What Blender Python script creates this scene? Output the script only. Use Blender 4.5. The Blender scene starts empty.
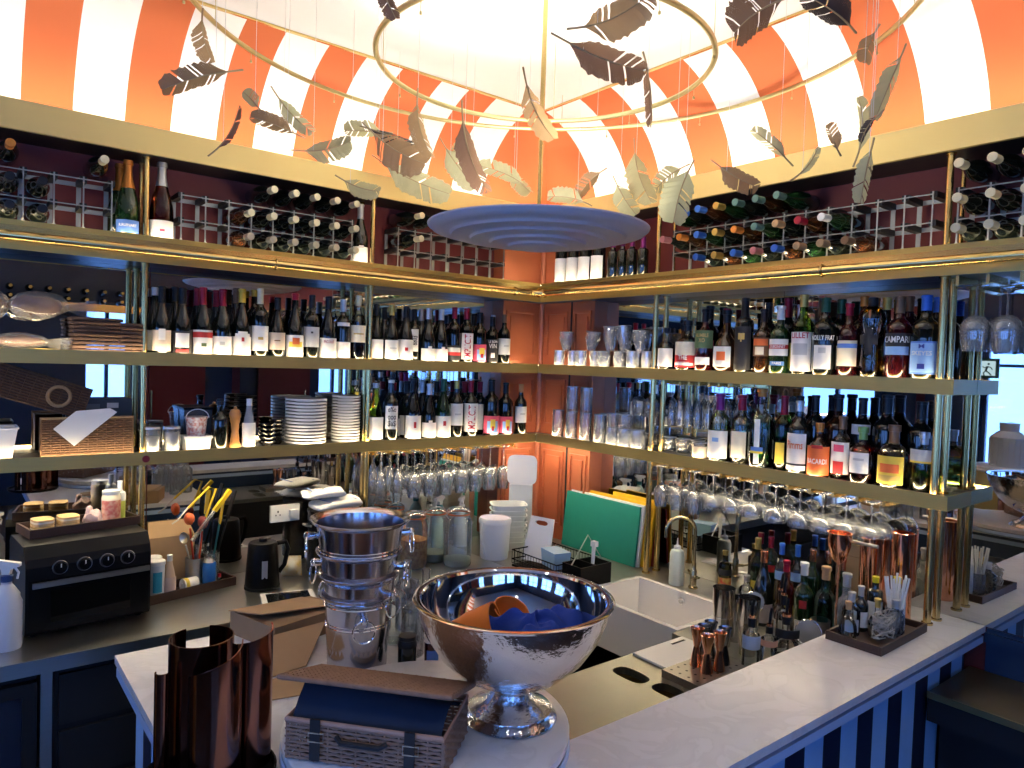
import bpy, bmesh, math, random
from mathutils import Vector, Matrix
random.seed(7)
SC = bpy.context.scene
COL = SC.collection
PI = math.pi
ZE = 2.12                                   # eye height above the floor
# ---------------------------------------------------------------- camera
F_PX = 716.0843
YAW, PIT, ROL = math.radians(51.5156), math.radians(-1.8623), math.radians(1.9010)
cF = Vector((math.cos(YAW)*math.cos(PIT), math.sin(YAW)*math.cos(PIT), math.sin(PIT)))
cR = Vector((math.sin(YAW), -math.cos(YAW), 0)); cU = cR.cross(cF)
cR, cU = cR*math.cos(ROL)+cU*math.sin(ROL), cU*math.cos(ROL)-cR*math.sin(ROL)
cam = bpy.data.cameras.new('camera'); cam.sensor_width = 36.0; cam.lens = F_PX/1024*36.0
cam.clip_start = .02
camo = bpy.data.objects.new('camera', cam); COL.objects.link(camo)
mw = Matrix.Identity(4)
for i in range(3):
    mw[i][0], mw[i][1], mw[i][2] = cR[i], cU[i], -cF[i]
mw[2][3] = ZE
camo.matrix_world = mw
SC.camera = camo
SC.view_settings.view_transform = 'Standard'; SC.view_settings.look = 'None'
SC.view_settings.exposure = 1.15; SC.view_settings.gamma = 1.0
SC.view_settings.use_curve_mapping = False
SC.cycles.max_bounces = 14; SC.cycles.transparent_max_bounces = 40
SC.cycles.glossy_bounces = 6; SC.cycles.transmission_bounces = 10; SC.cycles.diffuse_bounces = 4
SC.cycles.caustics_reflective = False; SC.cycles.caustics_refractive = False
SC.cycles.sample_clamp_indirect = 6.0
SC.cycles.use_denoising = True
# ---------------------------------------------------------------- daylight outside: a blue overcast evening sky
W = bpy.data.worlds.new('evening_sky'); SC.world = W; W.use_nodes = True
bg = W.node_tree.nodes['Background']; bg.inputs[0].default_value = (.16, .37, 1.0, 1); bg.inputs[1].default_value = 3.2
# strengths of the room's lamps, and of the added fill downlights
COVE_W, SHELF_W, UNDER_W, DISH_W, FILL_SPOT_W = 12.0, 23.0, 34.0, 26.0, 88.0

# measured planes, z relative to the eye
YF, XF = 3.794, 3.24                        # front edges of the left and right shelves
YW, XW = 4.05, 3.50                         # mirror faces
CT, CB, UT, UB, MT, MB_, LT, LB = 1.057, .928, .540, .412, -.017, -.081, -.500, -.562
ZC, ZB = -1.24, -1.065                      # work counter, marble bar
def Z(z): return ZE+z
def ray(px, py): return cF+cR*((px-512)/F_PX)+cU*((384-py)/F_PX)
def on(px, py, ax, v):
    """point of the room seen at a picture position on the plane axis = v (z given relative to the eye)"""
    d = ray(px, py); p = d*(v/d[ax]); return Vector((p.x, p.y, p.z+ZE))
def at(px, py, depth):
    p = ray(px, py)*depth; return Vector((p.x, p.y, p.z+ZE))

# ---------------------------------------------------------------- materials
MATS = {}
def mat(name, col, rough=.5, metal=0., emit=0., alpha=None, noise=0., nscale=20., bump=0., bscale=60., coat=0., trans=0., spec=.5, stretch=None, col2=None, ior=1.45):
    if name in MATS: return MATS[name]
    m = bpy.data.materials.new(name); m.use_nodes = True; MATS[name] = m
    nt = m.node_tree; b = nt.nodes['Principled BSDF']
    c = (*col, 1)
    b.inputs['Base Color'].default_value = c; b.inputs['Roughness'].default_value = rough
    b.inputs['Metallic'].default_value = metal; b.inputs['Coat Weight'].default_value = coat
    b.inputs['Transmission Weight'].default_value = trans; b.inputs['Specular IOR Level'].default_value = spec
    b.inputs['IOR'].default_value = ior
    if emit:
        b.inputs['Emission Color'].default_value = c; b.inputs['Emission Strength'].default_value = emit
    if noise or bump or col2:
        tc = nt.nodes.new('ShaderNodeTexCoord'); mp = nt.nodes.new('ShaderNodeMapping')
        if stretch: mp.inputs['Scale'].default_value = stretch
        nt.links.new(tc.outputs['Object'], mp.inputs['Vector'])
    if noise or col2:
        n = nt.nodes.new('ShaderNodeTexNoise'); n.inputs['Scale'].default_value = nscale; n.inputs['Detail'].default_value = 6
        nt.links.new(mp.outputs[0], n.inputs['Vector'])
        r = nt.nodes.new('ShaderNodeValToRGB')
        if col2:
            r.color_ramp.elements[0].color = (*col2, 1); r.color_ramp.elements[1].color = c
            r.color_ramp.elements[0].position = .38; r.color_ramp.elements[1].position = .62
        else:
            r.color_ramp.elements[0].color = tuple(max(0, x*(1-noise)) for x in col)+(1,)
            r.color_ramp.elements[1].color = tuple(min(1, x*(1+noise)) for x in col)+(1,)
        nt.links.new(n.outputs['Fac'], r.inputs[0]); nt.links.new(r.outputs[0], b.inputs['Base Color'])
    if bump:
        n2 = nt.nodes.new('ShaderNodeTexNoise'); n2.inputs['Scale'].default_value = bscale; n2.inputs['Detail'].default_value = 4
        nt.links.new(mp.outputs[0], n2.inputs['Vector'])
        bp = nt.nodes.new('ShaderNodeBump'); bp.inputs['Strength'].default_value = bump; bp.inputs['Distance'].default_value = .01
        nt.links.new(n2.outputs['Fac'], bp.inputs['Height']); nt.links.new(bp.outputs[0], b.inputs['Normal'])
    return m
def glass(name, tint=(.97, .98, .98), fres=1.5, gain=1.0, rough=.0, haze_sheen=0.):
    """thin-walled glass: clear shell with Fresnel reflection"""
    if name in MATS: return MATS[name]
    m = bpy.data.materials.new(name); m.use_nodes = True; MATS[name] = m
    nt = m.node_tree; nt.nodes.clear()
    o = nt.nodes.new('ShaderNodeOutputMaterial'); mx = nt.nodes.new('ShaderNodeMixShader')
    t = nt.nodes.new('ShaderNodeBsdfTransparent'); t.inputs[0].default_value = (*tint, 1)
    g = nt.nodes.new('ShaderNodeBsdfGlossy'); g.inputs['Roughness'].default_value = rough+.03; g.inputs[0].default_value = (.95, .96, .97, 1)
    f = nt.nodes.new('ShaderNodeFresnel'); f.inputs[0].default_value = fres
    k = nt.nodes.new('ShaderNodeMath'); k.operation = 'MULTIPLY'; k.inputs[1].default_value = gain; k.use_clamp = True
    nt.links.new(f.outputs[0], k.inputs[0]); nt.links.new(k.outputs[0], mx.inputs[0])
    nt.links.new(t.outputs[0], mx.inputs[1]); nt.links.new(g.outputs[0], mx.inputs[2])
    if haze_sheen:  # white diffuse share: cloudy glass, also painting in bright reflections
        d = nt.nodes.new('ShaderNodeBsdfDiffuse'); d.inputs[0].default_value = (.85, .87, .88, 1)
        m2 = nt.nodes.new('ShaderNodeMixShader'); m2.inputs[0].default_value = haze_sheen
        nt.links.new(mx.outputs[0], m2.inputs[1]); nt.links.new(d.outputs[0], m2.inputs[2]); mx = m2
    nt.links.new(mx.outputs[0], o.inputs[0])
    return m
def emitter(name, col, s):
    if name in MATS: return MATS[name]
    m = bpy.data.materials.new(name); m.use_nodes = True; MATS[name] = m
    nt = m.node_tree; nt.nodes.clear()
    o = nt.nodes.new('ShaderNodeOutputMaterial'); e = nt.nodes.new('ShaderNodeEmission')
    e.inputs[0].default_value = (*col, 1); e.inputs[1].default_value = s
    nt.links.new(e.outputs[0], o.inputs[0]); return m

# ---------------------------------------------------------------- mesh helpers
class MB:
    def __init__(s): s.v = []; s.f = []; s.m = []; s.cur = 0
    def mi(s, i): s.cur = i; return s
    def add(s, vs, fs):
        k = len(s.v); s.v += [tuple(p) for p in vs]
        for f in fs: s.f.append([i+k for i in f]); s.m.append(s.cur)
        return s
    def box(s, x0, x1, y0, y1, z0, z1):
        return s.add([(x, y, z) for z in (z0, z1) for y in (y0, y1) for x in (x0, x1)],
                     [(0, 2, 3, 1), (4, 5, 7, 6), (0, 1, 5, 4), (2, 6, 7, 3), (0, 4, 6, 2), (1, 3, 7, 5)])
    def lathe(s, prof, n=16, c=(0, 0, 0), a0=0., a1=2*PI):
        full = abs(a1-a0) > 6.28; cols = n if full else n+1
        vs = [(c[0]+r*math.cos(a0+(a1-a0)*i/n), c[1]+r*math.sin(a0+(a1-a0)*i/n), c[2]+z) for r, z in prof for i in range(cols)]
        fs = []
        for j in range(len(prof)-1):
            for i in range(n):
                i2 = (i+1) % cols
                a, b, d, e = j*cols+i, j*cols+i2, (j+1)*cols+i2, (j+1)*cols+i
                if prof[j][0] < 1e-6: fs.append((a, d, e))
                elif prof[j+1][0] < 1e-6: fs.append((a, b, e))
                else: fs.append((a, b, d, e))
        return s.add(vs, fs)
    def tube(s, pts, r, n=8, closed=False, cap=True):
        pts = [Vector(p) for p in pts]; N = len(pts); vs = []; up = None
        rr = r if isinstance(r, (list, tuple)) else [r]*N
        for i, p in enumerate(pts):
            if closed: t = pts[(i+1) % N]-pts[i-1]
            else: t = pts[min(i+1, N-1)]-pts[max(i-1, 0)]
            if t.length < 1e-9: t = Vector((0, 0, 1))
            t.normalize()
            if up is None:
                up = Vector((0, 0, 1)) if abs(t.z) < .9 else Vector((1, 0, 0))
            u = up-t*up.dot(t)
            if u.length < 1e-6: u = t.orthogonal()
            u.normalize(); w = t.cross(u); up = u
            for k in range(n):
                a = 2*PI*k/n; vs.append(p+(u*math.cos(a)+w*math.sin(a))*rr[i])
        fs = [(i*n+k, i*n+(k+1) % n, ((i+1) % N)*n+(k+1) % n, ((i+1) % N)*n+k) for i in range(N if closed else N-1) for k in range(n)]
        if not closed and cap: fs += [tuple(range(n-1, -1, -1)), tuple((N-1)*n+k for k in range(n))]
        return s.add(vs, fs)
    def prism(s, poly, z0, z1):
        n = len(poly)
        return s.add([(x, y, z0) for x, y in poly]+[(x, y, z1) for x, y in poly],
                     [tuple(range(n-1, -1, -1)), tuple(range(n, 2*n))]+[(i, (i+1) % n, n+(i+1) % n, n+i) for i in range(n)])
    def patch(s, r, z0, z1, half, n=10, c=(0, 0), flip=False):
        """curved label facing -y"""
        vs = []
        for i in range(n+1):
            a = -PI/2-half+2*half*i/n
            for z in (z0, z1): vs.append((c[0]+r*math.cos(a), c[1]+r*math.sin(a), z))
        return s.add(vs, [(2*i, 2*i+2, 2*i+3, 2*i+1) for i in range(n)])
    def grid(s, fn, nu, nv):
        return s.add([fn(i/nu, j/nv) for j in range(nv+1) for i in range(nu+1)],
                     [(j*(nu+1)+i, j*(nu+1)+i+1, (j+1)*(nu+1)+i+1, (j+1)*(nu+1)+i) for j in range(nv) for i in range(nu)])
    def xf(s, M):
        s.v = [tuple(M @ Vector(p)) for p in s.v]; return s
    def mesh(s, name, mats, smooth=True):
        me = bpy.data.meshes.new(name); me.from_pydata(s.v, [], s.f); me.update()
        for m in (mats if isinstance(mats, (list, tuple)) else [mats]): me.materials.append(m)
        me.polygons.foreach_set('material_index', s.m)
        if smooth:
            me.polygons.foreach_set('use_smooth', [True]*len(s.f))
            try: me.set_sharp_from_angle(angle=math.radians(38))
            except Exception: pass
        return me
    def obj(s, name, mats, parent=None, loc=(0, 0, 0), rz=0., smooth=True):
        return mobj(name, s.mesh(name, mats, smooth), parent, loc, rz)
def mobj(name, me, parent=None, loc=(0, 0, 0), rz=0., scale=None):
    o = bpy.data.objects.new(name, me); COL.objects.link(o); o.location = loc
    if rz: o.rotation_euler = (0, 0, rz)
    if scale is not None: o.scale = scale
    if parent: o.parent = parent
    return o
def tag(o, label=None, cat=None, group=None, kind=None):
    if label: o['label'] = label
    if cat: o['category'] = cat
    if group: o['group'] = group
    if kind: o['kind'] = kind
    return o
def thing(name, label, cat, loc=(0, 0, 0), rz=0., group=None):
    o = bpy.data.objects.new(name, None); COL.objects.link(o); o.location = loc; o.rotation_euler = (0, 0, rz)
    o.empty_display_size = .05
    return tag(o, label, cat, group)
def copy_tree(o, parent=None):
    c = o.copy(); COL.objects.link(c); c.parent = parent
    for ch in list(o.children): copy_tree(ch, c)
    return c
def rot(o, rx=0, ry=0, rz=0): o.rotation_euler = (rx, ry, rz); return o
_T = {}
def text_verts(body):
    if body not in _T:
        cu = bpy.data.curves.new('lettering', 'FONT'); cu.body = body; cu.size = 1; cu.resolution_u = 2; cu.offset = .016
        cu.align_x = 'CENTER'; cu.align_y = 'CENTER'
        ob = bpy.data.objects.new('lettering', cu); me = ob.to_mesh()
        v = [tuple(p.co) for p in me.vertices]; f = [tuple(p.vertices) for p in me.polygons]
        ob.to_mesh_clear(); bpy.data.objects.remove(ob); bpy.data.curves.remove(cu)
        _T[body] = (v, f)
    return _T[body]
def text_on(mb, body, r, z, size, width=None, vertical=False, x=0., flat=None, a=0.):
    """lettering wrapped on a cylinder facing -y (or flat on the plane y = flat)"""
    v, f = text_verts(body)
    w = max(p[0] for p in v)-min(p[0] for p in v); sx = size
    if width: sx = width/max(w, 1e-6)
    out = []
    for p in v:
        u, h = p[0]*sx, p[1]*size
        if vertical: u, h = -p[1]*size, p[0]*sx
        u += x
        if flat is not None: out.append((u, flat, z+h))
        else: out.append((r*math.cos(-PI/2+a+u/r), r*math.sin(-PI/2+a+u/r), z+h))
    return mb.add(out, f)
# ================================================================ palette
BRASS = mat('polished_brass', (.72, .52, .20), .22, 1.0, noise=.10, nscale=9)
BRUSH = mat('brushed_brass', (.50, .36, .11), .42, .45, noise=.10, nscale=6, stretch=(1, 1, 8))
PALEB = mat('pale_brass_band', (.76, .58, .22), .40, .30, noise=.06, nscale=3)
DBRASS = mat('dark_brass', (.40, .30, .13), .3, 1.0, noise=.15, nscale=12)
MIRROR = mat('smoked_mirror', (.70, .71, .70), .012, 1.0, noise=.04, nscale=2)
REDW = mat('oxblood_paint', (.13, .016, .014), .55, noise=.12, nscale=6)
BLACK = mat('black_paint', (.008, .008, .010), .45, noise=.2)
NAVY = mat('navy_paint', (.010, .028, .075), .35, noise=.1)
WHITEP = mat('white_plaster', (.86, .85, .82), .8, noise=.03, nscale=4)
ORANGE = mat('orange_stripe_paint', (.60, .135, .038), .75, noise=.05, nscale=5)
CREAM = mat('cream_stripe_paint', (.88, .86, .80), .75, noise=.03, nscale=5)
COPPERP = mat('copper_panel_lacquer', (.52, .165, .075), .34, .35, noise=.14, nscale=4, coat=.25)
STEEL = mat('brushed_steel', (.52, .52, .49), .30, 1.0, noise=.08, nscale=14, stretch=(1, 14, 14))
CHROME = mat('chrome', (.80, .81, .84), .06, 1.0, noise=.03)
MARBLE = None
LED = emitter('warm_led', (1.0, .80, .50), SHELF_W)
LEDU = emitter('warm_led_under', (1.0, .82, .55), UNDER_W)
LEDC = emitter('cove_led', (1.0, .92, .78), COVE_W)
def marble():
    m = bpy.data.materials.new('white_marble'); m.use_nodes = True; nt = m.node_tree; b = nt.nodes['Principled BSDF']
    tc = nt.nodes.new('ShaderNodeTexCoord'); n = nt.nodes.new('ShaderNodeTexNoise'); n.inputs['Scale'].default_value = 5.5
    n.inputs['Detail'].default_value = 9; n.inputs['Distortion'].default_value = 1.6
    nt.links.new(tc.outputs['Object'], n.inputs['Vector'])
    r = nt.nodes.new('ShaderNodeValToRGB'); e = r.color_ramp.elements
    e[0].position = .40; e[0].color = (.67, .67, .70, 1); e[1].position = .60; e[1].color = (.70, .70, .74, 1)
    x = r.color_ramp.elements.new(.505); x.color = (.63, .63, .66, 1); x = r.color_ramp.elements.new(.53); x.color = (.69, .69, .72, 1)
    nt.links.new(n.outputs['Fac'], r.inputs[0]); nt.links.new(r.outputs[0], b.inputs['Base Color'])
    b.inputs['Roughness'].default_value = .28
    return m
MARBLE = marble()
def struct(o, label=None): o['kind'] = 'structure'; return tag(o, label) if label else o

# ================================================================ room shell
X0, Y0 = -3.3, -3.3
CZ = 1.60
fl = MB().box(X0-.1, XW+.2, Y0-.1, YW+.2, -.06, 0).obj('floor', mat('dark_floor', (.035, .022, .016), .35, noise=.3, nscale=8), smooth=False)
struct(fl, 'dark polished floor behind and before the bar')
wl = MB().box(X0-.1, XW+.2, YW+.012, YW+.2, 0, Z(2.1)).obj('wall_left', REDW, smooth=False)
struct(wl, 'oxblood wall carrying mirrors behind the left shelves')
wr = MB().box(XW+.012, XW+.2, Y0-.1, YW+.012, 0, Z(2.1)).obj('wall_right', REDW, smooth=False)
struct(wr, 'oxblood wall carrying mirrors behind the right shelves')
# mirrors (each a pane of its own)
for a, b in ((X0+.3, -1.0), (-.995, .825), (.83, 1.90), (1.905, 3.028)):
    MB().box(a, b, YW, YW+.010, Z(ZC), Z(UB+.02)).obj('mirror_pane', MIRROR, wl, smooth=False)
for a, b in ((Y0+.4, -.3), (-.298, 2.10), (2.102, 3.398)):
    MB().box(XW, XW+.010, a, b, Z(ZC) if a > 1 else Z(-1.07), Z(UB+.02)).obj('mirror_pane', MIRROR, wr, smooth=False)
# the two walls on the street side, with their windows
def wall_with_windows(name, axis, spans, zlo, zhi, m):
    mb = MB(); lo = X0 if axis == 'y' else Y0; hi = XW+.2 if axis == 'y' else YW+.2
    def b(a0, a1, z0, z1):
        if axis == 'y': mb.box(a0, a1, Y0-.2, Y0, z0, z1)
        else: mb.box(X0-.2, X0, a0, a1, z0, z1)
    cur = lo-.2
    for s0, s1 in spans:
        b(cur, s0, 0, Z(2.1)); b(s0, s1, 0, zlo); b(s0, s1, zhi, Z(2.1)); cur = s1
    b(cur, hi, 0, Z(2.1))
    return struct(mb.obj(name, m, smooth=False))
WSP = [(-2.7, -1.5), (-1.2, .4), (1.5, 2.1)]
WSX = [(-2.7, -1.5), (-1.2, 0.0), (.5, 1.7), (2.2, 3.4)]
WZ0, WZ1 = Z(-1.15), Z(.62)
tag(wall_with_windows('wall_back', 'y', WSP, WZ0, WZ1, NAVY), 'navy street wall with tall windows')
tag(wall_with_windows('wall_front', 'x', WSX, WZ0, WZ1, NAVY), 'navy street wall with four tall windows')
PANE = glass('window_glass', (.96, .98, 1.0))
FRAME = mat('navy_frame', (.012, .03, .09), .3)
wn = 0
for axis, spans in (('y', WSP), ('x', WSX)):
    for s0, s1 in spans:
        wn += 1
        fr = MB(); mid = (s0+s1)/2
        def b(a0, a1, z0, z1, mb=None, d0=.05, d1=.11):
            mb = mb or fr
            if axis == 'y': mb.box(a0, a1, Y0-d1, Y0-d0, z0, z1)
            else: mb.box(X0-d1, X0-d0, a0, a1, z0, z1)
        for a0, a1, z0, z1 in ((s0, s0+.05, WZ0, WZ1), (s1-.05, s1, WZ0, WZ1), (mid-.025, mid+.025, WZ0+.05, WZ1-.05),
                               (s0+.05, s1-.05, WZ0, WZ0+.05), (s0+.05, s1-.05, WZ1-.05, WZ1)): b(a0, a1, z0, z1)
        zt = WZ1-.5
        b(s0+.05, mid-.025, zt, zt+.04); b(mid+.025, s1-.05, zt, zt+.04)
        fo = struct(fr.obj('window_%d' % wn, FRAME, smooth=False), 'tall street window with blue evening light')
        for a0, a1 in ((s0+.05, mid-.025), (mid+.025, s1-.05)):
            for z0, z1 in ((WZ0+.05, zt), (zt+.04, WZ1-.05)):
                p = MB(); b(a0, a1, z0, z1, p, .078, .082); p.obj('pane', PANE, fo, smooth=False)
        # portal that only guides the sky light through this window
        L = bpy.data.lights.new('window_portal', 'AREA'); L.shape = 'RECTANGLE'; L.size = s1-s0; L.size_y = WZ1-WZ0
        L.cycles.is_portal = True
        lo = bpy.data.objects.new('window_portal', L); COL.objects.link(lo)
        if axis == 'y': lo.location = (mid, Y0+.01, (WZ0+WZ1)/2); lo.rotation_euler = (PI/2, 0, PI)
        else: lo.location = (X0+.01, mid, (WZ0+WZ1)/2); lo.rotation_euler = (PI/2, 0, PI/2)
# red door between the windows of the back wall
dr = MB().box(2.25, 3.1, Y0, Y0+.05, 0, Z(.45)).obj('door_1', mat('red_door_paint', (.16, .02, .02), .4), smooth=False)
struct(dr, 'dark red door in the street wall')
MB().tube([(2.35, Y0+.1, Z(-1.0)), (2.35, Y0+.1, Z(-.6))], .012).obj('door_handle', BRASS, dr)
# copper-panelled pilaster filling the corner, its chamfer facing the room
PX0, PY0, PXE, PYE = 3.03, 3.40, 3.385, 3.935   # where the pilaster meets the mirrors, and its room-side edge
PIL = [(PX0, YW+.011), (PX0, PYE), (PXE, PYE), (PXE, PY0), (XW+.011, PY0), (XW+.011, YW+.011)]
col = MB().prism(PIL, Z(ZC), Z(CB)).obj('trim_1', COPPERP, smooth=False)
struct(col, 'copper lacquered corner pilaster with raised panels')
MB().tube([(PXE-.004, PYE-.004, Z(ZC)+.001), (PXE-.004, PYE-.004, Z(CB)-.001)], .024, 14).obj('corner_bead', COPPERP, col)
MB().box(PXE-.002, PXE+.004, 3.615, 3.63, Z(ZC)+.001, Z(CB)-.001).obj('shadow_gap', BLACK, col, smooth=False)
def panel_on(p, q, z0, z1, inset):
    p, q = Vector((*p, 0)), Vector((*q, 0)); d = (q-p); L = d.length; d /= L; n = Vector((d.y, -d.x, 0))
    if n.dot(Vector((-1, -1, 0))) < 0: n = -n
    w = L-2*inset; h = z1-z0; M = Matrix.Translation(p+d*(L/2)+Vector((0, 0, z0))) @ Matrix(((d.x, -n.x, 0, 0), (d.y, -n.y, 0, 0), (0, 0, 1, 0), (0, 0, 0, 1)))
    fr = MB(); t = .016
    for a in ((-w/2, -w/2+t, 0, h), (w/2-t, w/2, 0, h), (-w/2+t, w/2-t, 0, t), (-w/2+t, w/2-t, h-t, h)): fr.box(a[0], a[1], -.013, 0, a[2], a[3])
    fr.xf(M).obj('panel_moulding', COPPERP, col, smooth=False)
    MB().box(-w/2+.038, w/2-.038, -.008, 0, .038, h-.038).xf(M).obj('panel', COPPERP, col, smooth=False)
for z0, z1 in ((ZC+.10, LB-.06), (LT+.05, MB_-.04), (MT+.05, UB-.06)):
    panel_on((PX0+.005, PYE), (PXE-.045, PYE), Z(z0), Z(z1), .02)
    panel_on((PXE, PYE-.045), (PXE, 3.635), Z(z0), Z(z1), .02)
    panel_on((PXE, 3.61), (PXE, PY0+.005), Z(z0), Z(z1), .02)

# ---------------------------------------------------------------- cornice, cove, ceiling
def two_wall(name, label, prof, m, xs=X0+.02, ys=Y0+.02, kind='structure'):
    """profile [(distance out from the mirror faces, z)] swept along both walls and mitred in the corner"""
    mb = MB(); n = len(prof); vs = []
    for d, z in prof: vs.append((xs, YW-d, Z(z)))
    for d, z in prof: vs.append((XW-d, YW-d, Z(z)))
    for d, z in prof: vs.append((XW-d, ys, Z(z)))
    fs = [(k*n+i, k*n+(i+1) % n, (k+1)*n+(i+1) % n, (k+1)*n+i) for k in range(2) for i in range(n)]
    fs += [tuple(range(n-1, -1, -1)), tuple(range(2*n, 3*n))]
    o = mb.add(vs, fs).obj(name, m, smooth=False); o['kind'] = kind
    if label: o['label'] = label
    return o
DF = YW-YF                                   # shelf depth
cor = two_wall('trim_2', 'pale brass cornice band above the bottle niches', [(DF-.022, CB), (DF, CB), (DF, CT), (DF-.022, CT)], PALEB)
o = two_wall('soffit_board', None, [(0, CB+.001), (DF-.022, CB+.001), (DF-.022, CB+.030), (0, CB+.030)], BLACK); del o['kind']; o.parent = cor
o = two_wall('cove_lamp_strip', None, [(DF-.085, CB+.047), (DF-.035, CB+.047), (DF-.035, CB+.055), (DF-.085, CB+.055)], LEDC); del o['kind']; o.parent = cor
RHO, TH, CY0, CX0, CZ0 = .68, math.radians(75), 4.03, 3.48, .93
def cove(side, bounds, first_orange):
    NT = 14; mb = MB()
    for k in range(len(bounds)-1):
        a, b = bounds[k], bounds[k+1]; mb.mi(0 if (k % 2 == 0) == first_orange else 1)
        vs = []
        for j in range(NT+1):
            t = TH*j/NT; d = RHO*(1-math.cos(t)); z = Z(CZ0+RHO*math.sin(t))
            for q in (a, (a+b)/2, b):
                if side == 'L': vs.append((min(q, CX0-d), CY0-d, z))
                else: vs.append((CX0-d, min(q, CY0-d), z))
        mb.add(vs, [(3*j+i, 3*j+i+1, 3*j+i+4, 3*j+i+3) for j in range(NT) for i in range(2)])
    o = mb.obj('ceiling_cove', [ORANGE, CREAM]); return struct(o, 'coved ceiling with orange and cream stripes over the %s shelves' % ('left' if side == 'L' else 'right'))
LB_ = [.268-.213*k for k in range(15, 0, -1)]+[.268, .473, .692, .9, 1.124, 1.317, 1.542, 1.753, 1.971, 2.226, 2.416, 2.616, 2.869, 3.6]
RB_ = [1.162-.25*k for k in range(17, 0, -1)]+[1.162, 1.42, 1.665, 1.92, 2.164, 2.424, 2.676, 2.937, 3.193, 3.50, 4.2]
cove('L', LB_, len(LB_) % 2 == 0); cove('R', RB_, len(RB_) % 2 == 0)
dt = RHO*(1-math.cos(TH)); zt_ = CZ0+RHO*math.sin(TH)
tr = two_wall('trim_3', 'thin brass bead where the striped cove meets the ceiling', [(YW-CY0+dt-.004, zt_-.006), (YW-CY0+dt+.012, zt_-.006), (YW-CY0+dt+.012, zt_+.006), (YW-CY0+dt-.004, zt_+.006)], BRASS)
ce = MB().box(X0-.1, CX0-dt+.02, Y0-.1, CY0-dt+.02, Z(zt_)+.004, Z(zt_)+.08).obj('ceiling', WHITEP, smooth=False)
struct(ce, 'white plaster ceiling with a round moulding over the chandelier')
CHX, CHY = 1.883, 2.232
for R_ in (1.06, .55):
    MB().lathe([(R_-.03, .004), (R_-.022, -.012), (R_, -.02), (R_+.022, -.012), (R_+.03, .004)], 64, (CHX-.35, CHY-.35, Z(zt_))).obj('ceiling_moulding', WHITEP, ce)

MB().box(XW-.004, XW+.011, Y0+.05, 1.085, 0, Z(-1.075)).obj('dado_panel', NAVY, wr, smooth=False)
SPOT = emitter('fill_downlight_lamp', (1.0, .96, .90), FILL_SPOT_W)  # unseen downlights added as fill; no such lamps are known here
for i, (x, y) in enumerate(((-1.2, 1.6), (-.2, .3), (1.0, -.6), (2.2, .2), (-1.4, -1.2))):
    t = thing('fill_downlight', 'added brass fill downlight in the ceiling on the guest side, %s' % ('far left', 'in the middle', 'over the bar stools', 'near the right wall', 'by the street windows')[i], 'lamp', (x, y, Z(zt_)))
    MB().lathe([(.055, .004), (.075, .004), (.078, -.004), (.055, -.006)], 24).obj('bezel', BRASS, t)
    MB().lathe([(.054, -.001), (0, -.001)], 24).obj('lamp', SPOT, t)
# ================================================================ shelves
def shelf(name, label, side, zt, zb, a0, a1, led_top=True, led_under=False, upper=False):
    """one board with its core, and the brass edging with its lamp strip in front of it (butt-jointed in the corner)"""
    t = thing(name, label, 'shelf', (0, 0, 0))
    e = thing('shelf_edging', 'brass edging and lamp strip along the %s %s shelf' % ('left' if side == 'L' else 'right', 'upper' if upper else 'middle' if zt > -.2 else 'lower'), 'edging', (0, 0, 0))
    BT = zt-.012
    def bx(d0, d1, z0, z1, nm, m, par):
        if side == 'L': MB().box(a0, XW-.002 if par is t else XW-d1, YW-d1, YW-d0, Z(z0), Z(z1)).obj(nm, m, par, smooth=False)
        else: MB().box(XW-d1, XW-d0, a0, YF+.010 if par is t else YW-d1-.001, Z(z0), Z(z1)).obj(nm, m, par, smooth=False)
    bx(.002, DF-.013, BT-.02, BT, 'board', NAVY if upper else mat('dark_bronze_board', (.10, .075, .04), .3, .6), t)
    bx(.002, DF-.013, zb+.004, BT-.02, 'core', NAVY, t)
    bx(DF-.012, DF, zb, zt, 'brass_fascia', BRUSH if not upper else mat('gilded_fascia', (.60, .43, .13), .30, .75, noise=.1, nscale=5), e)
    if side == 'R' and not upper: MB().box(XW-DF, XW-.002, a0-.008, a0-.0005, Z(zb), Z(zt)).obj('end_cap', BRUSH, e, smooth=False)
    if led_top: bx(DF-.022, DF-.013, BT+.0005, BT+.006, 'lamp_strip', LED, e)
    if led_under:
        u = thing('shelf_lamp', 'slim lamp strip hidden under the %s lower shelf' % ('left' if side == 'L' else 'right'), 'lamp', (0, 0, 0))
        bx(DF-.046, DF-.030, zb-.003, zb-.0005, 'lamp_strip', LEDU, u); bx(DF-.050, DF-.026, zb-.0004, zb+.0035, 'lamp_channel', STEEL, u)
    return e
ES = 1.180
ZM, ZL, ZU = MT-.012, LT-.012, UT-.012
sU_L = shelf('bottle_shelf', 'gilded upper shelf below the wine racks on the left wall', 'L', UT, UB, X0+.03, None, True, False, True)
sU_R = shelf('bottle_shelf', 'gilded upper shelf below the wine racks on the right wall', 'R', UT, UB, Y0+.03, None, True, False, True)
sM_L = shelf('bottle_shelf', 'brass-edged middle shelf with wine bottles on the left wall', 'L', MT, MB_, -1.6, None)
sM_R = shelf('bottle_shelf', 'brass-edged middle shelf with spirit bottles on the right wall', 'R', MT, MB_, ES, None)
sL_L = shelf('bottle_shelf', 'brass-edged lower shelf with plates and wine on the left wall', 'L', LT, LB, -1.6, None, True, True)
sL_R = shelf('bottle_shelf', 'brass-edged lower shelf with tumblers and spirits on the right wall', 'R', LT, LB, ES, None, True, True)
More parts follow.
